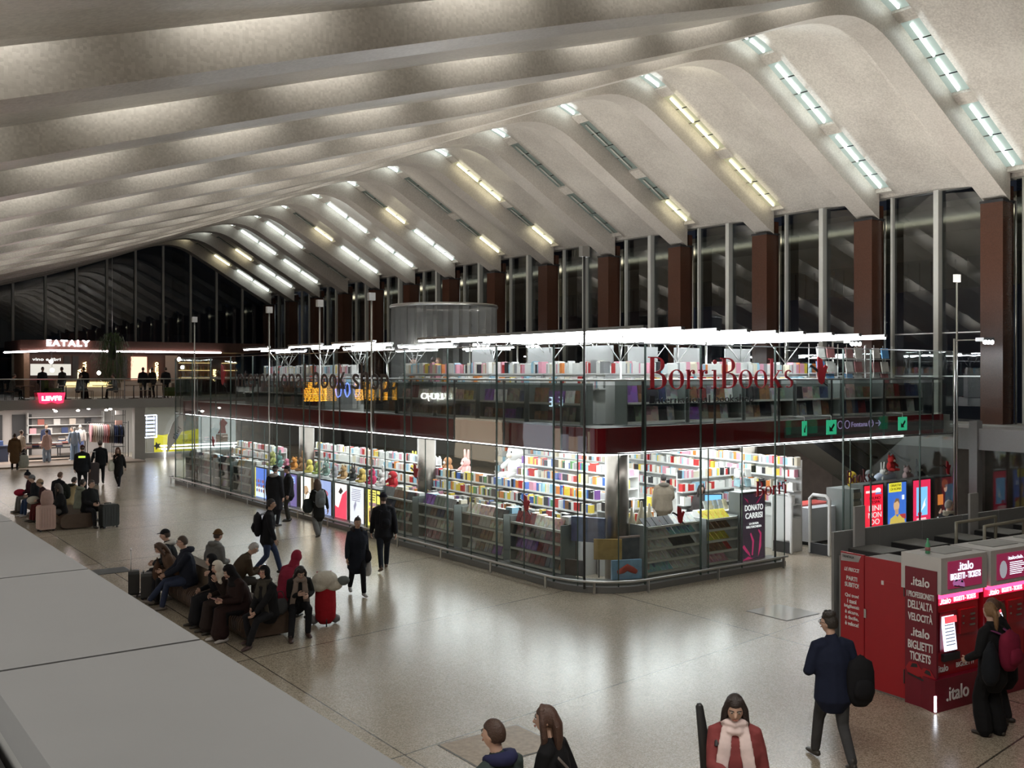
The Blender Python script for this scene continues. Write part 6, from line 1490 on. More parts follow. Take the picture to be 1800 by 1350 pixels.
    if scarf:
        m = MB(); m.tube([S(nb + V((.085 * cos(k * pi / 4), .02 + .085 * sin(k * pi / 4), .03 + .012 * (k % 2)))) for k in range(9)], [(.05 * s, .04 * s)] * 9, 8, cap=False); m.tube([S(nb + V((.085 * cos(k * pi / 4 + .3), .025 + .09 * sin(k * pi / 4 + .3), -.02)) ) for k in range(9)], [(.05 * s, .04 * s)] * 9, 8, cap=False)
        for q in (-1, 1): m.tube([S(nb + V((q * .07, .10, 0))), S(T(q * .09, .15, .38)), S(T(q * .12, .17, .2)), S(T(q * .13, .16, .0))], [(.05 * s, .02 * s), (.06 * s, .022 * s), (.06 * s, .02 * s), (.055 * s, .015 * s)], 8, side=X)
        child('scarf', m, cloth(scarf), vox)
    if glasses:
        m = MB()
        for q in (-1, 1): m.tube([Hd((q * .032 + .02 * cos(k * pi / 4), .100, .014 + .016 * sin(k * pi / 4))) for k in range(9)], [.0025 * s] * 9, 4, cap=False); m.rod(Hd((q * .05, .098, .018)), Hd((q * .078, .0, .01)), .0025 * s, 4)
        m.rod(Hd((-.012, .102, .018)), Hd((.012, .102, .018)), .0025 * s, 4); child('glasses', m, M('glasses_%s' % ('red' if glasses == 'red' else 'dark'), (.35, .03, .02) if glasses == 'red' else (.02, .02, .02), .3))
    # hair
    hm = M('hair_%.2f_%.2f' % (hcol[0], hcol[2]), hcol, .55, 0, .35, 60, bump=.4, bscale=90)
    def cap(rx, ry, rz_, front=.35, low=-.55, off=(0, -.008, .012)):
        def fn(p):
            k = 1.0
            if p.y > .30 and p.z < front: k = .80
            elif p.z < low: k = .72
            elif p.y > -.05 and p.z < -.05: k = .86
            return V(p) * k
        return fn, (rx * s, ry * s, rz_ * s), Hd(off)
    if hair in ('short', 'long', 'pony', 'bun', 'messy'):
        fn, r_, c_ = cap(.084, .106, .122); m = MB(); m.ball(c_, *r_, 16, 12, 0, Rh, fn)
        if hair == 'messy':
            for i in range(14): a_ = i * 2.4; m.ball(Hd((.055 * cos(a_), .05 * sin(a_) - .01, .095 + .012 * (i % 3))), .03 * s)
        if hair == 'long':
            m.tube([Hd((0, -.06, .06)), Hd((0, -.095, -.04)), Hd((0, -.10, -.16)), Hd((0, -.09, -.27)), Hd((0, -.075, -.34))], [(.07 * s, .04 * s), (.095 * s, .05 * s), (.10 * s, .045 * s), (.085 * s, .035 * s), (.05 * s, .02 * s)], 10, side=Rh @ V((1, 0, 0)))
            for q in (-1, 1): m.tube([Hd((q * .045, .03, .10)), Hd((q * .083, .02, .0)), Hd((q * .092, .01, -.13)), Hd((q * .09, .02, -.25))], [.03 * s, .032 * s, .034 * s, .02 * s], 8)
        if hair == 'pony': m.tube([Hd((0, -.095, .03)), Hd((0, -.135, -.02)), Hd((.01, -.13, -.14)), Hd((.02, -.12, -.24))], [.03 * s, .036 * s, .032 * s, .015 * s], 8, sub=2)
        if hair == 'bun': m.ball(Hd((0, -.115, .06)), .045 * s)
        child('hair', m, hm, vox * .7 if vox < .016 else None)
    if hat:
        hcl = cloth(hatcol or (.05, .05, .05)); m = MB()
        if hat in ('beanie', 'bobble'):
            def fb(p): return V(p) * (.86 if p.z < .12 else 1)
            m.ball(Hd((0, -.01, .025)), .090 * s, .110 * s, .128 * s, 14, 10, 0, Rh, fb)
            m.tube([Hd((.086 * cos(k * pi / 6), -.01 + .106 * sin(k * pi / 6), .045)) for k in range(13)], [.014 * s] * 13, 6, cap=False)
            if hat == 'bobble': m.ball(Hd((0, -.02, .175)), .042 * s)
        if hat == 'cap':
            def fb(p): return V(p) * (.84 if p.z < .2 else 1)
            m.ball(Hd((0, -.008, .025)), .088 * s, .108 * s, .112 * s, 14, 10, 0, Rh, fb); m.tube([Hd((0, .07, .055)), Hd((0, .15, .04))], [(.062 * s, .01 * s), (.05 * s, .007 * s)], 10, side=Rh @ V((1, 0, 0)))
        if hat in ('hijab', 'hoodup'):
            def fb(p):
                k = 1
                if p.y > .35 and abs(p.x) < .72 and -.85 < p.z < .52: k = .78
                return V(p) * k
            m.ball(Hd((0, -.012, .005)), .100 * s, .118 * s, .140 * s, 18, 14, 0, Rh, fb)
            m.tube([Hd((0, -.03, -.05)), S(nb + V((0, .0, .0))), S(T(0, .02, .44))], [(.085 * s, .085 * s), (.115 * s, .11 * s), (.17 * s, .13 * s)], 12, side=X)
            hat = 'headscarf' if hat == 'hijab' else 'raised_hood'
        child({'beanie': 'knitted_hat', 'bobble': 'knitted_hat', 'cap': 'peaked_cap'}.get(hat, hat), m, hcl, None if hat in ('beanie', 'bobble', 'cap') else vox * .85)
    def loc(p): v = Matrix.Rotation(rz, 3, 'Z') @ (V(p) * s); return (x + v.x, y + v.y, z0 + v.z)
    body_info = dict(o=body, rz=rz, T=lambda *p: tuple(T(*p)), loc=loc, hands={q: tuple(arms[q][2] + (arms[q][2] - arms[q][1]).normalized() * .08) for q in (-1, 1)}, s=s, head=tuple(hc))
    return body_info
def backpack(I, col, label, off=(0, -.24, .26), size=(.30, .17, .44), straps=True, extra=None):
    c_ = I['T'](off[0], off[1], off[2]); L_ = I['loc'](c_)
    t = thing('backpack', label, 'backpack', L_, I['rz']); w_, d, h = size; cm = cloth(col)
    m = MB(); m.tube([(0, 0, -h / 2), (0, 0, -h * .3), (0, 0, .1), (0, 0, h * .42), (0, 0, h / 2)], [(w_ * .42, d * .40), (w_ * .52, d * .52), (w_ * .5, d * .5), (w_ * .42, d * .42), (w_ * .2, d * .2)], 14, side=(1, 0, 0)); m.build('bag', [cm], t)
    m = MB(); m.tube([(0, -d * .45, -h * .38), (0, -d * .55, -h * .2), (0, -d * .45, .0)], [(w_ * .34, .03), (w_ * .38, .045), (w_ * .3, .03)], 10, side=(1, 0, 0)); m.build('front_pocket', [cm], t)
    if straps:
        for q in (-1, 1): m = MB(); m.tube([(q * .07, d * .3, h * .42), (q * .12, d * .6 + .06, h * .50), (q * .14, d * .6 + .20, h * .40), (q * .15, d * .6 + .20, h * .1), (q * .14, d * .5 + .05, -h * .3)], [(.028, .008)] * 5, 6, side=(1, 0, 0), sub=2); m.build('strap', [extra or cm], t)
    m = MB(); m.tube([(-.04, 0, h / 2 - .01), (0, 0, h / 2 + .04), (.04, 0, h / 2 - .01)], [.01] * 3, 5, sub=2); m.build('handle', [cm], t)
    return t
def phone(I, q, label):
    p = I['loc'](I['hands'][q]); t = thing('smartphone', label, 'phone', (p[0], p[1], p[2] + .03), I['rz'])
    m = MB(); m.cbox(0, 0, 0, .075, .01, .15, rx=-.9); m.build('case', [m_dark], t); m = MB(); m.cbox(0, -.007, .006, .066, .002, .138, rx=-.9); m.build('display', [lamp('phone_glow', (.8, .85, 1), 1.5)], t)
def suitcase(x, y, rz, w_, d, h, col, label, handle=False, z=0):
    t = thing('suitcase', label, 'suitcase', (x, y, z), rz); cm = M('case_%.2f_%.2f' % (col[0], col[2]), col, .4, 0, .08, 6)
    m = MB(); m.prism([(-w_ / 2 + .04, .06), (w_ / 2 - .04, .06), (w_ / 2, .10), (w_ / 2, h - .05), (w_ / 2 - .05, h), (-w_ / 2 + .05, h), (-w_ / 2, h - .05), (-w_ / 2, .10)], -d / 2, d / 2, 0, 'y'); m.build('shell', [cm], t)
    for i in range(5): m = MB(); xx = -w_ / 2 + w_ * (i + 1) / 6; m.box(xx - .008, -d / 2 - .006, .12, xx + .008, -d / 2, h - .08); m.build('rib', [cm], t)
    for sx in (-1, 1):
        for sy in (-1, 1): m = MB(); m.tube([(sx * (w_ / 2 - .06) - .012, sy * (d / 2 - .04), .03), (sx * (w_ / 2 - .06) + .012, sy * (d / 2 - .04), .03)], [.028, .028], 8); m.build('wheel', [m_dark], t)
    m = MB(); hh = .45 if handle else .03
    for sx in (-.09, .09): m.rod((sx, d / 4, h), (sx, d / 4, h + hh), .008, 5)
    m.tube([(-.1, d / 4, h + hh), (.1, d / 4, h + hh)], [.014, .014], 6); m.build('pull_handle', [m_steel if handle else m_dark], t)
    return t
def bag(p, rz, w_, d, h, col, name, label, handles=.16):
    t = thing(name, label, 'bag', p, rz); cm = cloth(col)
    m = MB(); m.tube([(0, 0, 0), (0, 0, h * .3), (0, 0, h * .75), (0, 0, h)], [(w_ * .45, d * .45), (w_ * .52, d * .52), (w_ * .46, d * .4), (w_ * .4, d * .2)], 12, side=(1, 0, 0)); m.build('body', [cm], t)
    m = MB(); m.tube([(-w_ * .3, 0, h * .95), (-w_ * .15, 0, h + handles), (w_ * .15, 0, h + handles), (w_ * .3, 0, h * .95)], [.009] * 4, 5, sub=3); m.build('handle', [cm], t)
    return t
BLK = (.014, .014, .017); NAVY = (.014, .018, .035)
# --- foreground
I = person('short-haired man from behind, navy hood over dark green jacket, at the lower edge', 4.86, 6.78, (-.15, .98), 'walk', 1.78, top=(.03, .042, .04), legs=(.03, .03, .04), hair='short', hcol=(.045, .022, .014), hood=(.018, .02, .06), vox=.011, turn=15, bulk=1.08)
I = person('woman with long brown hair and black coat beside the man in the navy hood', 5.5, 6.86, (-.45, .89), 'walk2', 1.76, top=(.006, .006, .007), legs=BLK, hair='long', hcol=(.06, .028, .018), female=True, vox=.011, coat=.4, turn=20)
t = thing('shoulder_bag', 'grey strap bag across the back of the long-haired woman in the foreground', 'bag', (5.5, 6.86, 0), I['rz']); m = MB(); m.tube([(-.16, -.10, 1.40), (-.02, -.18, 1.22), (.12, -.17, 1.05), (.24, -.06, .92)], [(.018, .006)] * 4, 6, sub=3); m.build('strap', [M('strap_grey', (.12, .10, .09), .6)], t); m = MB(); m.tube([(.28, -.16, .84), (.28, .1, .84)], [(.05, .11), (.05, .11)], 10); m.build('body', [M('bag_black', (.02, .02, .02), .4)], t)
I = person('woman in dusty red coat and pale pink scarf looking down at her phone', 7.02, 6.15, (-.72, -.69), 'walk', 1.80, lean=0, top=(.20, .045, .045), legs=BLK, hair='long', hcol=(.02, .012, .010), scarf=(.62, .50, .48), female=True, vox=.011, coat=.5, bulk=1.12, nod=20, hr=(.08, .34, 1.12), hl=(-.27, .02, .84))
phone(I, 1, 'smartphone in the hand of the woman with the pink scarf')
t = thing('instrument_case', 'slim black case on the back of the woman with the pink scarf', 'case', (6.98, 6.2, 0), I['rz']); m = MB(); m.tube([(.16, -.22, .8), (.20, -.24, 1.2), (.25, -.24, 1.58)], [(.07, .05), (.055, .05), (.035, .03)], 10, side=(1, 0, 0)); m.build('body', [M('case_black', (.012, .012, .012), .5)], t); m = MB(); m.tube([(.08, -.18, 1.45), (.1, .0, 1.5), (.1, .13, 1.35)], [(.02, .006)] * 3, 6); m.build('strap', [m_dark], t)
I = person('man with dark wavy hair and navy jacket walking away at the right foreground', 10.2, 7.4, (.5, .87), 'walk', 1.80, top=(.012, .016, .035), legs=(.05, .05, .052), hair='messy', hcol=(.025, .02, .016), vox=.011, bulk=1.15, turn=38, hl=(-.20, .26, 1.02), hr=(.27, -.02, .82), glasses=True)
backpack(I, (.010, .010, .012), 'black backpack hanging on the right side of the man in the navy jacket', off=(.26, -.14, .10), size=(.34, .2, .5), straps=False)
I = person('fair-haired woman in black with wide trousers using the ticket machine, red backpack on her back', 12.72, 6.80, (.15, .99), 'stand', 1.68, top=(.010, .010, .011), legs=(.008, .008, .009), hair='pony', hcol=(.20, .11, .05), female=True, vox=.012, coat=.2, wide=1.9, bulk=1.08, turn=-20, hl=(-.22, .22, 1.0))
backpack(I, (.17, .012, .035), 'dark red backpack on the fair-haired woman at the ticket machine', off=(.02, -.25, .27), size=(.34, .2, .42), extra=cloth((.13, .03, .09)))
bag((12.45, 6.68, .82), .3, .3, .22, .42, (.012, .014, .018), 'carried_coat', 'bunched black quilted coat carried on the arm of the fair-haired woman', .04)
I = person('brown-haired woman in black leaning towards her friend at the ticket machines, right edge', 13.28, 6.92, (-.3, .95), 'stand', 1.66, top=(.010, .010, .012), legs=(.02, .02, .022), hair='pony', hcol=(.10, .05, .03), female=True, vox=.012, coat=.3, lean=10, turn=40, nod=15)
# --- walkers
I = person('woman in a navy hooded padded coat walking forward with a white plastic bag', 9.94, 19.15, (-.25, -.97), 'walk', 1.64, top=(.012, .015, .024), legs=(.008, .008, .01), shoes=(.35, .34, .33), hair='bun', hcol=(.015, .01, .01), skin='m', hood=(.02, .016, .016), female=True, vox=.013, coat=.30, bulk=1.12)
bag((10.2, 19.2, .40), -1.2, .26, .12, .34, (.55, .55, .55), 'plastic_bag', 'white plastic carrier bag in the hand of the woman in the navy padded coat', .12)
bag((10.13, 19.1, .72), -1.2, .30, .14, .2, BLK, 'handbag', 'black handbag on the arm of the woman in the navy padded coat', .12)
I = person('man all in black with a dark knitted hat striding away beside the window racks', 11.67, 21.1, (.35, .94), 'walk2', 1.82, top=(.010, .010, .013), legs=(.010, .012, .018), shoes=(.10, .06, .04), hat='beanie', hatcol=(.012, .012, .02), hair='short', vox=.013, bulk=1.12, fl=(-.12, -.42, .14), fr=(.1, .30, .085))
backpack(I, (.009, .009, .012), 'flat black backpack on the man in the dark knitted hat', size=(.28, .12, .40))
I = person('man in black jacket and blue jeans walking right behind the nearer bench', 9.2, 22.2, (.93, -.35), 'walk', 1.76, top=(.012, .012, .014), legs=(.035, .05, .10), hair='short', hcol=(.012, .01, .01), vox=.014, bulk=1.08, skin='m', glasses=True)
backpack(I, BLK, 'black backpack on the man in blue jeans behind the bench', size=(.32, .2, .46))
I = person('man in long black coat and grey scarf facing away at the lit posters', 12.35, 29.25, (.85, .5), 'stand', 1.82, top=(.010, .010, .012), legs=BLK, hair='short', hcol=(.06, .05, .045), hat='cap', hatcol=(.03, .025, .025), coat=.42, bulk=1.3, hood=(.25, .23, .22), vox=.015)
I = person('man in a dark peaked cap and black jacket standing side-on before the lit posters', 13.15, 30.0, (-.9, .3), 'stand', 1.72, top=(.012, .012, .013), legs=(.035, .032, .024), hat='cap', hatcol=(.015, .015, .015), bulk=1.15, vox=.015)
I = person('woman with brown hair and a grey backpack walking past the red and white poster', 12.5, 26.45, (.15, .98), 'walk2', 1.66, top=(.012, .012, .012), legs=(.13, .13, .13), hair='long', hcol=(.07, .035, .02), coat=.3, wide=1.5, female=True, vox=.015)
backpack(I, (.13, .14, .15), 'pale grey backpack on the woman passing the lit posters', size=(.3, .16, .42))
bag((12.2, 26.5, .8), 0, .34, .2, .3, (.02, .025, .025), 'handbag', 'dark shoulder bag on the left of the woman with the grey backpack', .2)
I = person('security guard in black uniform with a lime label on the back', 9.75, 42.2, (.3, .95), 'stand', 1.82, top=(.010, .011, .014), legs=(.012, .013, .016), hat='cap', hatcol=(.08, .03, .03), patch=lamp('lime_label', (.55, .75, .08), .9), bulk=1.2, vox=.018)
I = person('brown-haired woman in black holding up a phone, far behind the benches', 11.3, 42.8, (-.5, -.86), 'walk', 1.66, top=(.012, .011, .011), legs=BLK, shoes=(.5, .48, .46), hair='long', hcol=(.12, .05, .03), female=True, hr=(.06, .26, 1.28), coat=.3, vox=.018)
bag((11.0, 42.75, .75), .5, .34, .1, .42, (.5, .46, .38), 'tote_bag', 'cream tote bag carried by the woman with the phone far behind', .25)
I = person('man in black with a grey knitted hat pulling a tall dark suitcase behind the benches', 11.1, 44.9, (.2, .98), 'walk', 1.80, top=(.010, .010, .012), legs=BLK, hat='beanie', hatcol=(.16, .14, .13), bulk=1.15, hl=(-.36, .0, .80), vox=.018)
suitcase(10.75, 44.55, .2, .36, .26, .95, (.035, .02, .02), 'tall dark brown suitcase beside the man in the grey knitted hat', True)
I = person('person in black looking at a phone beside the grey pillar of the far shops', 15.95, 56.6, (.6, -.8), 'stand', 1.76, z0=.08 * 0, top=(.010, .010, .012), legs=BLK, hr=(.08, .28, 1.15), hair='messy', hcol=(.01, .01, .01), nod=25, vox=.02)
I = person('woman in a long brown coat with a patterned shopper in front of the denim shop', 9.35, 54.0, (.2, .98), 'stand', 1.74, top=(.12, .07, .035), legs=BLK, hair='short', hcol=(.05, .03, .02), coat=.5, hood=(.12, .07, .035), bulk=1.15, vox=.02)
bag((9.75, 54.0, .15), 0, .5, .25, .5, (.4, .42, .38), 'shopping_bag', 'pale patterned shopping bag beside the woman in the long brown coat', .15)
I = person('woman in a pale pink top and light blue wide jeans inside the denim shop', 11.3, 56.4, (-.3, .95), 'stand', 1.68, z0=.08, top=(.55, .38, .34), legs=(.30, .38, .48), shoes=(.5, .48, .46), hair='bun', hcol=(.06, .03, .02), wide=1.6, female=True, vox=.02)
I = person('woman in a cream jacket with tied hair looking at clothes in the denim shop', 10.1, 56.6, (.8, .6), 'stand', 1.66, z0=.08, top=(.5, .42, .34), legs=BLK, hair='bun', hcol=(.09, .05, .03), female=True, vox=.02)
I = person('dark-clothed shopper in front of the black niche of the denim shop', 12.0, 60.2, (.3, -.95), 'stand', 1.8, z0=.08, top=(.02, .025, .05), legs=BLK, vox=.02)
I = person('shopper in a beige coat deep in the denim shop by the folded clothes', 13.0, 58.3, (-.9, .2), 'stand', 1.68, z0=.08, top=(.38, .33, .27), legs=(.05, .06, .1), hair='short', vox=.02)
I = person('grey-haired man in a dark coat in front of the dark lit poster', 21.6, 12.6, (.9, -.3), 'stand', 1.76, top=BLK, legs=BLK, hcol=(.28, .26, .25), scarf=(.3, .27, .22), vox=.014)
# inside the bookshop
I = person('man in a khaki padded jacket with his back turned among the book tables', 20.3, 20.4, (.55, .83), 'stand', 1.80, top=(.15, .12, .09), legs=BLK, hair='short', hcol=(.012, .01, .01), hood=(.10, .085, .07), bulk=1.3, vox=.015, hr=(.2, .3, 1.0))
I = person('person in a maroon top beside the wire rack deep in the bookshop', 23.7, 21.6, (-.5, -.8), 'stand', 1.70, top=(.07, .008, .012), legs=BLK, vox=.018)
I = person('person in a black padded jacket near the big soft toys', 20.6, 26.4, (.4, .9), 'stand', 1.85, top=(.015, .016, .018), legs=BLK, bulk=1.25, vox=.018, hood=(.02, .02, .02))
I = person('cashier with dark hair behind the blue till screen', 20.2, 18.9, (-.5, -.8), 'stand', 1.66, top=(.06, .05, .05), legs=BLK, hair='long', hcol=(.02, .012, .01), female=True, vox=.018)
I = person('person in a grey jacket bending over the shelf at the far bookshop end', 15.2, 41.2, (.9, -.3), 'stand', 1.6, top=(.10, .10, .11), legs=BLK, lean=25, vox=.02)
for (x, y, d, c_, hc_, lb) in ((18.75, 31.9, (.5, -.8), (.015, .016, .018), (.01, .01, .01), 'bearded person in a black padded coat reading on the upper floor'), (19.15, 32.3, (-.2, -.9), (.02, .015, .015), (.02, .01, .01), 'person in black half hidden on the upper floor'), (19.75, 31.5, (-.9, -.1), (.03, .03, .028), (.10, .045, .03), 'brown-haired woman on the upper floor facing the red waistcoat')):
    person(lb, x, y, d, 'stand', 1.72, z0=Z2, top=c_, legs=BLK, hair='long' if 'woman' in lb else 'short', hcol=hc_, vox=.019, hr=(.1, .3, 1.05))
I = person('bookseller in a red waistcoat seen from behind on the upper floor', 19.3, 31.2, (.4, .9), 'stand', 1.74, z0=Z2, top=(.30, .012, .02), legs=BLK, hcol=(.015, .01, .01), hood=(.03, .03, .035), vox=.018, bulk=1.15)
# cafe guests
for i, (x, y, d, pz, c_, lb) in enumerate(((11.9, 60.6, (.2, -.9), 'stand', BLK, 'barista in black behind the left cafe tables'), (12.9, 60.4, (-.5, .8), 'stand', (.03, .03, .03), 'guest in dark clothes standing under the left globe lamps'), (14.0, 60.2, (.1, .9), 'stand', BLK, 'tall guest in black standing left of the hanging plant'), (13.4, 58.9, (.9, .1), 'sit', (.04, .04, .05), 'guest seated at the second cafe table'), (17.3, 60.3, (.3, .9), 'stand', BLK, 'guest in black right of the hanging plant'), (17.9, 60.5, (-.3, .9), 'stand', (.025, .02, .02), 'guest in a dark coat at the cafe counter'), (15.3, 58.6, (-.9, .2), 'sit', (.05, .045, .04), 'guest seated at the third cafe table'), (10.0, 58.6, (.9, .1), 'sit', (.12, .12, .11), 'guest in grey seated at the first cafe table'), (18.6, 60.2, (0, .9), 'stand', BLK, 'rightmost standing guest in black at the cafe'))):
    person(lb, x, y, d, pz, 1.74, z0=3.3, top=c_, legs=BLK, vox=.022, pel=(0, 0, .55) if pz == 'sit' else None)
# --- the two benches
def bench(x, y0, y1, label, back=None):
    t = thing('bench', label, 'bench', (x, (y0 + y1) / 2, 0)); L_ = (y1 - y0) / 2; mw = M('bench_wood', (.085, .055, .038), .45, 0, .3, 9)
    prof = [(-.36, .03), (-.46, .07), (-.51, .18), (-.50, .32), (-.44, .41), (-.34, .45), (.34, .45), (.44, .41), (.50, .32), (.51, .18), (.46, .07), (.36, .03)]
    m = MB(); m.prism([(a * .95, .03 + b_ * .93) for a, b_ in prof], -L_ + .03, L_ - .03, 0, 'y'); m.build('core', [M('bench_dark', (.02, .014, .011), .6)], t)
    m = MB(); n = int(2 * L_ / .088)
    for i in range(n): yy = -L_ + .088 * i + .02; m.prism(prof, yy, yy + .055, 0, 'y')
    m.build('slatted_seat', [mw], t)
    if back: m = MB(); m.box(-.14, -L_ + back[0], .45, .14, -L_ + back[1], .80); m.build('backrest', [M('bench_back', (.11, .085, .06), .5, 0, .2, 5)], t)
    for yy in (-L_ + .4, L_ - .4): m = MB(); m.box(-.3, yy - .05, 0, .3, yy + .05, .06); m.build('foot', [m_dark], t)
bench(7.05, 16.95, 21.7, 'nearer slatted dark wooden bench crowded with seated people', (2.2, 4.6))
bench(7.35, 32.25, 37.6, 'farther slatted dark wooden bench with people sitting round it')
L0 = (-1, 0)
person('bearded man in glasses, navy jacket and jeans at the left end of the nearer bench', 6.68, 20.15, (-1, .12), 'sit', 1.80, top=(.014, .017, .028), legs=(.03, .04, .075), shoes=(.16, .14, .12), hcol=(.07, .045, .03), glasses=True, hood=(.016, .018, .03), bulk=1.12, vox=.013, fl=(-.05, .50, .075), fr=(.22, .68, .16), hl=(-.03, .42, .66), hr=(.05, .42, .66), turn=-12)
person('long-haired person in a brown checked coat bending forward beside the black cabin suitcase', 6.66, 20.78, (-1, .1), 'sit', 1.68, top=(.10, .06, .04), legs=BLK, hair='long', hcol=(.07, .035, .02), lean=28, nod=20, female=True, vox=.014)
person('person in a black cap and a white fleece-lined hood, turned left on the nearer bench', 6.72, 21.4, (-.9, .5), 'sit', 1.76, top=(.013, .014, .016), legs=BLK, hat='cap', hatcol=BLK, hood=(.55, .53, .5), bulk=1.15, vox=.014)
person('person in a grey hooded jacket and brown knitted hat with the back to the viewer', 7.42, 20.9, (.95, .3), 'sit', 1.72, top=(.14, .14, .135), legs=(.03, .035, .03), hat='beanie', hatcol=(.11, .06, .025), hood=(.17, .17, .165), bulk=1.25, vox=.014, lean=12)
I = person('white-haired man in a brown jacket leaning over his phone on the nearer bench', 7.38, 19.5, (1, -.1), 'sit', 1.74, top=(.055, .038, .024), legs=(.05, .045, .04), hcol=(.40, .38, .37), glasses=True, lean=30, nod=20, bulk=1.1, vox=.014, hl=(-.06, .50, .72), hr=(.08, .50, .72))
phone(I, 1, 'smartphone held by the white-haired man on the bench')
I = person('person in black holding a phone to the ear, left of the white headscarf', 6.70, 18.45, (-1, .05), 'sit', 1.66, top=(.007, .007, .009), legs=(.008, .009, .013), hat='hijab', hatcol=(.008, .008, .01), robe=True, female=True, vox=.014, hl=(-.08, .22, 1.06), lean=12)
I = person('woman in a white headscarf and dark brown coat leaning forward on the nearer bench', 6.72, 17.9, (-1, 0), 'sit', 1.66, top=(.022, .014, .012), legs=BLK, hat='hijab', hatcol=(.62, .58, .50), robe=True, female=True, lean=22, vox=.013, hl=(-.05, .30, .95))
I = person('woman in black headscarf, long dark brown coat and white shoes, reading a pink paper', 6.72, 17.28, (-1, -.1), 'sit', 1.72, top=(.020, .009, .008), legs=(.007, .007, .008), shoes=(.5, .47, .45), hat='hijab', hatcol=(.008, .007, .008), robe=True, female=True, bulk=1.2, lean=20, nod=20, vox=.013, hl=(-.08, .42, .70), hr=(.08, .42, .70))
p = I['loc'](I['hands'][1]); m = MB(); m.cbox(0, 0, 0, .26, .16, .01, rx=.3); o = m.build('folded_paper', [M('paper_pink', (.35, .18, .16), .7)], None, (p[0], p[1], p[2] + .03), I['rz']); tag(o, 'pink folded paper in the hands of the woman in the long brown coat', 'paper')
I = person('woman in red-framed glasses and black headscarf looking left at the near bench end', 6.95, 16.72, (-.9, -.4), 'sit', 1.68, top=(.009, .009, .010), legs=(.012, .012, .014), shoes=(.06, .03, .03), hat='hijab', hatcol=(.008, .008, .009), glasses='red', scarf=(.05, .045, .035), female=True, bulk=1.1, vox=.013, hl=(-.10, .42, .62), hr=(.02, .40, .66), fl=(-.1, .60, .08), fr=(.16, .30, .09), turn=12)
I = person('dark-haired woman in a taupe scarf at the right end of the nearer bench', 7.62, 17.0, (-.25, -.97), 'sit', 1.70, top=(.012, .012, .013), legs=(.010, .010, .012), shoes=(.05, .025, .02), hair='long', hcol=(.015, .011, .01), scarf=(.24, .19, .16), female=True, lean=24, nod=28, vox=.013, hl=(-.14, .30, .72), hr=(.05, .34, .76), fl=(-.12, .40, .08), fr=(.22, .62, .075))
bag((7.22, 16.86, .46), .2, .34, .16, .2, (.06, .062, .065), 'handbag', 'dark grey handbag standing between the two women at the near end of the bench', .14)
person('person in a bright crimson hooded coat bent forward behind the woman with the taupe scarf', 7.72, 17.75, (.9, .4), 'sit', 1.72, top=(.24, .02, .045), legs=BLK, hat='hoodup', hatcol=(.24, .018, .04), lean=25, bulk=1.2, vox=.014)
suitcase(6.05, 21.75, 1.3, .36, .22, .55, (.018, .018, .018), 'black cabin suitcase with its pull handle raised at the left of the nearer bench', True)
suitcase(6.15, 21.2, 1.3, .34, .22, .58, (.028, .027, .027), 'dark grey suitcase beside the black one with the raised handle', False)
bag((6.3, 20.95, .5), 1.4, .32, .2, .3, (.07, .035, .02), 'handbag', 'brown leather handbag on the lap side of the person in the checked coat', .1)
# red shopping trolley with a white blanket
t = thing('shopping_trolley', 'red wheeled shopping trolley at the right end of the nearer bench', 'trolley', (8.25, 17.15, 0), -.3)
m = MB(); m.tube([(0, 0, .14), (0, 0, .35), (0, 0, .66)], [(.19, .13), (.2, .14), (.19, .14)], 12, side=(1, 0, 0)); m.build('bag', [cloth((.33, .012, .02))], t)
m = MB(); m.tube([(-.13, .15, .08), (-.13, .18, .98), (.13, .18, .98), (.13, .15, .08)], [.011] * 4, 6); m.build('frame', [M('trolley_red', (.3, .02, .03), .4)], t)
for sx in (-1, 1):
    m = MB(); m.tube([(sx * .2 - .015, .12, .09), (sx * .2 + .015, .12, .09)], [.085, .085], 14); m.build('wheel', [M('wheel_grey', (.15, .15, .16), .5)], t)
m = MB(); m.rod((0, -.12, 0.0), (0, -.12, .16), .012, 5); m.build('foot', [m_dark], t)
m = MB(); m.ball((8.22, 17.12, .86), .26, .19, .17, 12, 8); m.ball((8.38, 17.08, .74), .18, .15, .10, 10, 7); m.ball((8.1, 17.12, .75), .16, .16, .1, 10, 7)
o = obj('blanket', remeshed(m, M('blanket_cream', (.52, .49, .42), .95, 0, .1, 8, bump=.8, bscale=14), .025, 'blanket', 2)); tag(o, 'bunched cream blanket on top of the red shopping trolley', 'blanket')
m = MB(); m.ball((8.55, 17.02, .82), .13, .10, .09, 10, 7); o = m.build('grey_bundle', [cloth((.12, .135, .13))]); tag(o, 'grey-green bundle at the right of the cream blanket', 'bundle')
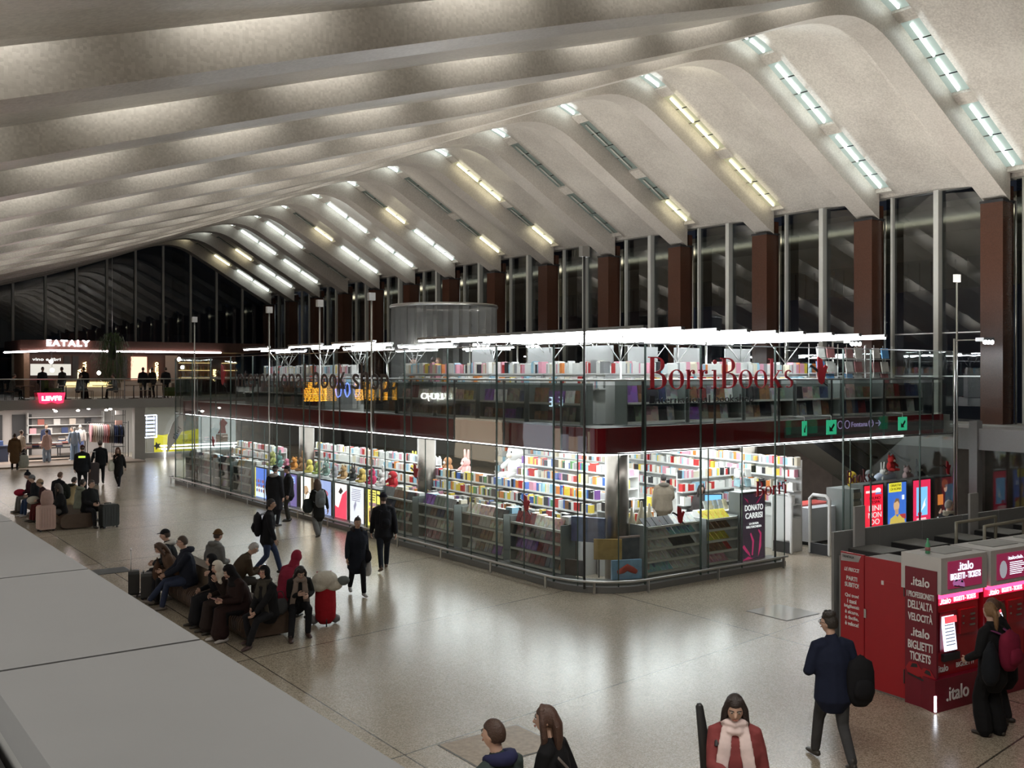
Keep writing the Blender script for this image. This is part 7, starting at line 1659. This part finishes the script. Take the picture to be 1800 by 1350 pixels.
# second bench
def B(label, x, y, d, **k): return person(label, x, y, d, 'sit', k.pop('h', 1.7), vox=.018, **k)
B('woman in glasses and black coat turned left at the near end of the farther bench', 6.98, 32.75, (-1, -.1), top=(.011, .011, .012), legs=(.09, .085, .08), hair='long', hcol=(.03, .02, .015), glasses=True, female=True, bulk=1.1, turn=-50)
B('man in glasses and black coat seated beside a black suitcase on the farther bench', 7.72, 32.6, (.35, -.94), top=(.009, .009, .010), legs=BLK, hcol=(.05, .035, .03), glasses=True, bulk=1.25, h=1.8, turn=20)
B('person in a sage green hooded top turned away on the farther bench', 7.68, 33.6, (.9, .3), top=(.19, .20, .15), legs=BLK, hcol=(.02, .015, .012), bulk=1.15, hood=(.2, .21, .16))
I = B('person in a sand yellow padded jacket with a black backpack on the farther bench', 7.62, 34.9, (.8, .6), top=(.36, .28, .15), legs=(.04, .05, .03), hcol=(.02, .015, .012), bulk=1.3, lean=25, hood=(.03, .03, .02))
backpack(I, (.015, .018, .014), 'black and olive backpack on the person in the sand yellow jacket', size=(.34, .2, .44))
B('person in black with light brown hair at the far side of the farther bench', 7.62, 36.6, (.8, .6), top=(.010, .010, .012), legs=BLK, hcol=(.12, .06, .035), bulk=1.2, lean=15)
B('person in a black bobble hat and dark maroon jacket on the farther bench', 6.98, 37.2, (-1, 0), top=(.03, .008, .012), legs=(.12, .11, .10), hat='bobble', hatcol=(.012, .013, .018), lean=10)
B('person in a grey knitted hat, black jacket, jeans and white shoes on the farther bench', 6.95, 36.1, (-1, -.1), top=(.012, .014, .018), legs=(.03, .05, .10), shoes=(.5, .48, .45), hat='beanie', hatcol=(.17, .17, .175), lean=14, bulk=1.1)
B('person in a beige knitted hat and maroon trousers on the farther bench', 6.95, 34.6, (-1, 0), top=(.03, .010, .012), legs=(.09, .015, .015), hat='beanie', hatcol=(.32, .22, .14), lean=18, bulk=1.1)
m = MB(); m.ball((0, 0, 0), .2, .16, .13, 10, 7); tag(m.build('white_scarf_bundle', [cloth((.5, .47, .40))], None, (6.55, 34.7, .68)), 'white scarf bundle on the lap of the person in maroon trousers', 'scarf')
m = MB(); m.ball((0, 0, 0), .19, .15, .12, 10, 7); tag(m.build('red_bag', [cloth((.28, .015, .035))], None, (6.6, 37.2, .68)), 'red bag on the lap of the person in the bobble hat', 'bag')
suitcase(6.45, 32.35, .15, .48, .28, .78, (.42, .28, .24), 'pale pink suitcase in front of the farther bench', False)
t = bag((6.48, 32.35, .80), .15, .38, .22, .38, (.36, .24, .21), 'pink_backpack', 'pale pink backpack standing on the pink suitcase', .05)
suitcase(8.15, 31.95, .2, .52, .3, .72, (.014, .016, .015), 'big black suitcase held by the man at the corner of the farther bench', False)
print('people', NP)
bpy.data.scenes.remove(TMP)
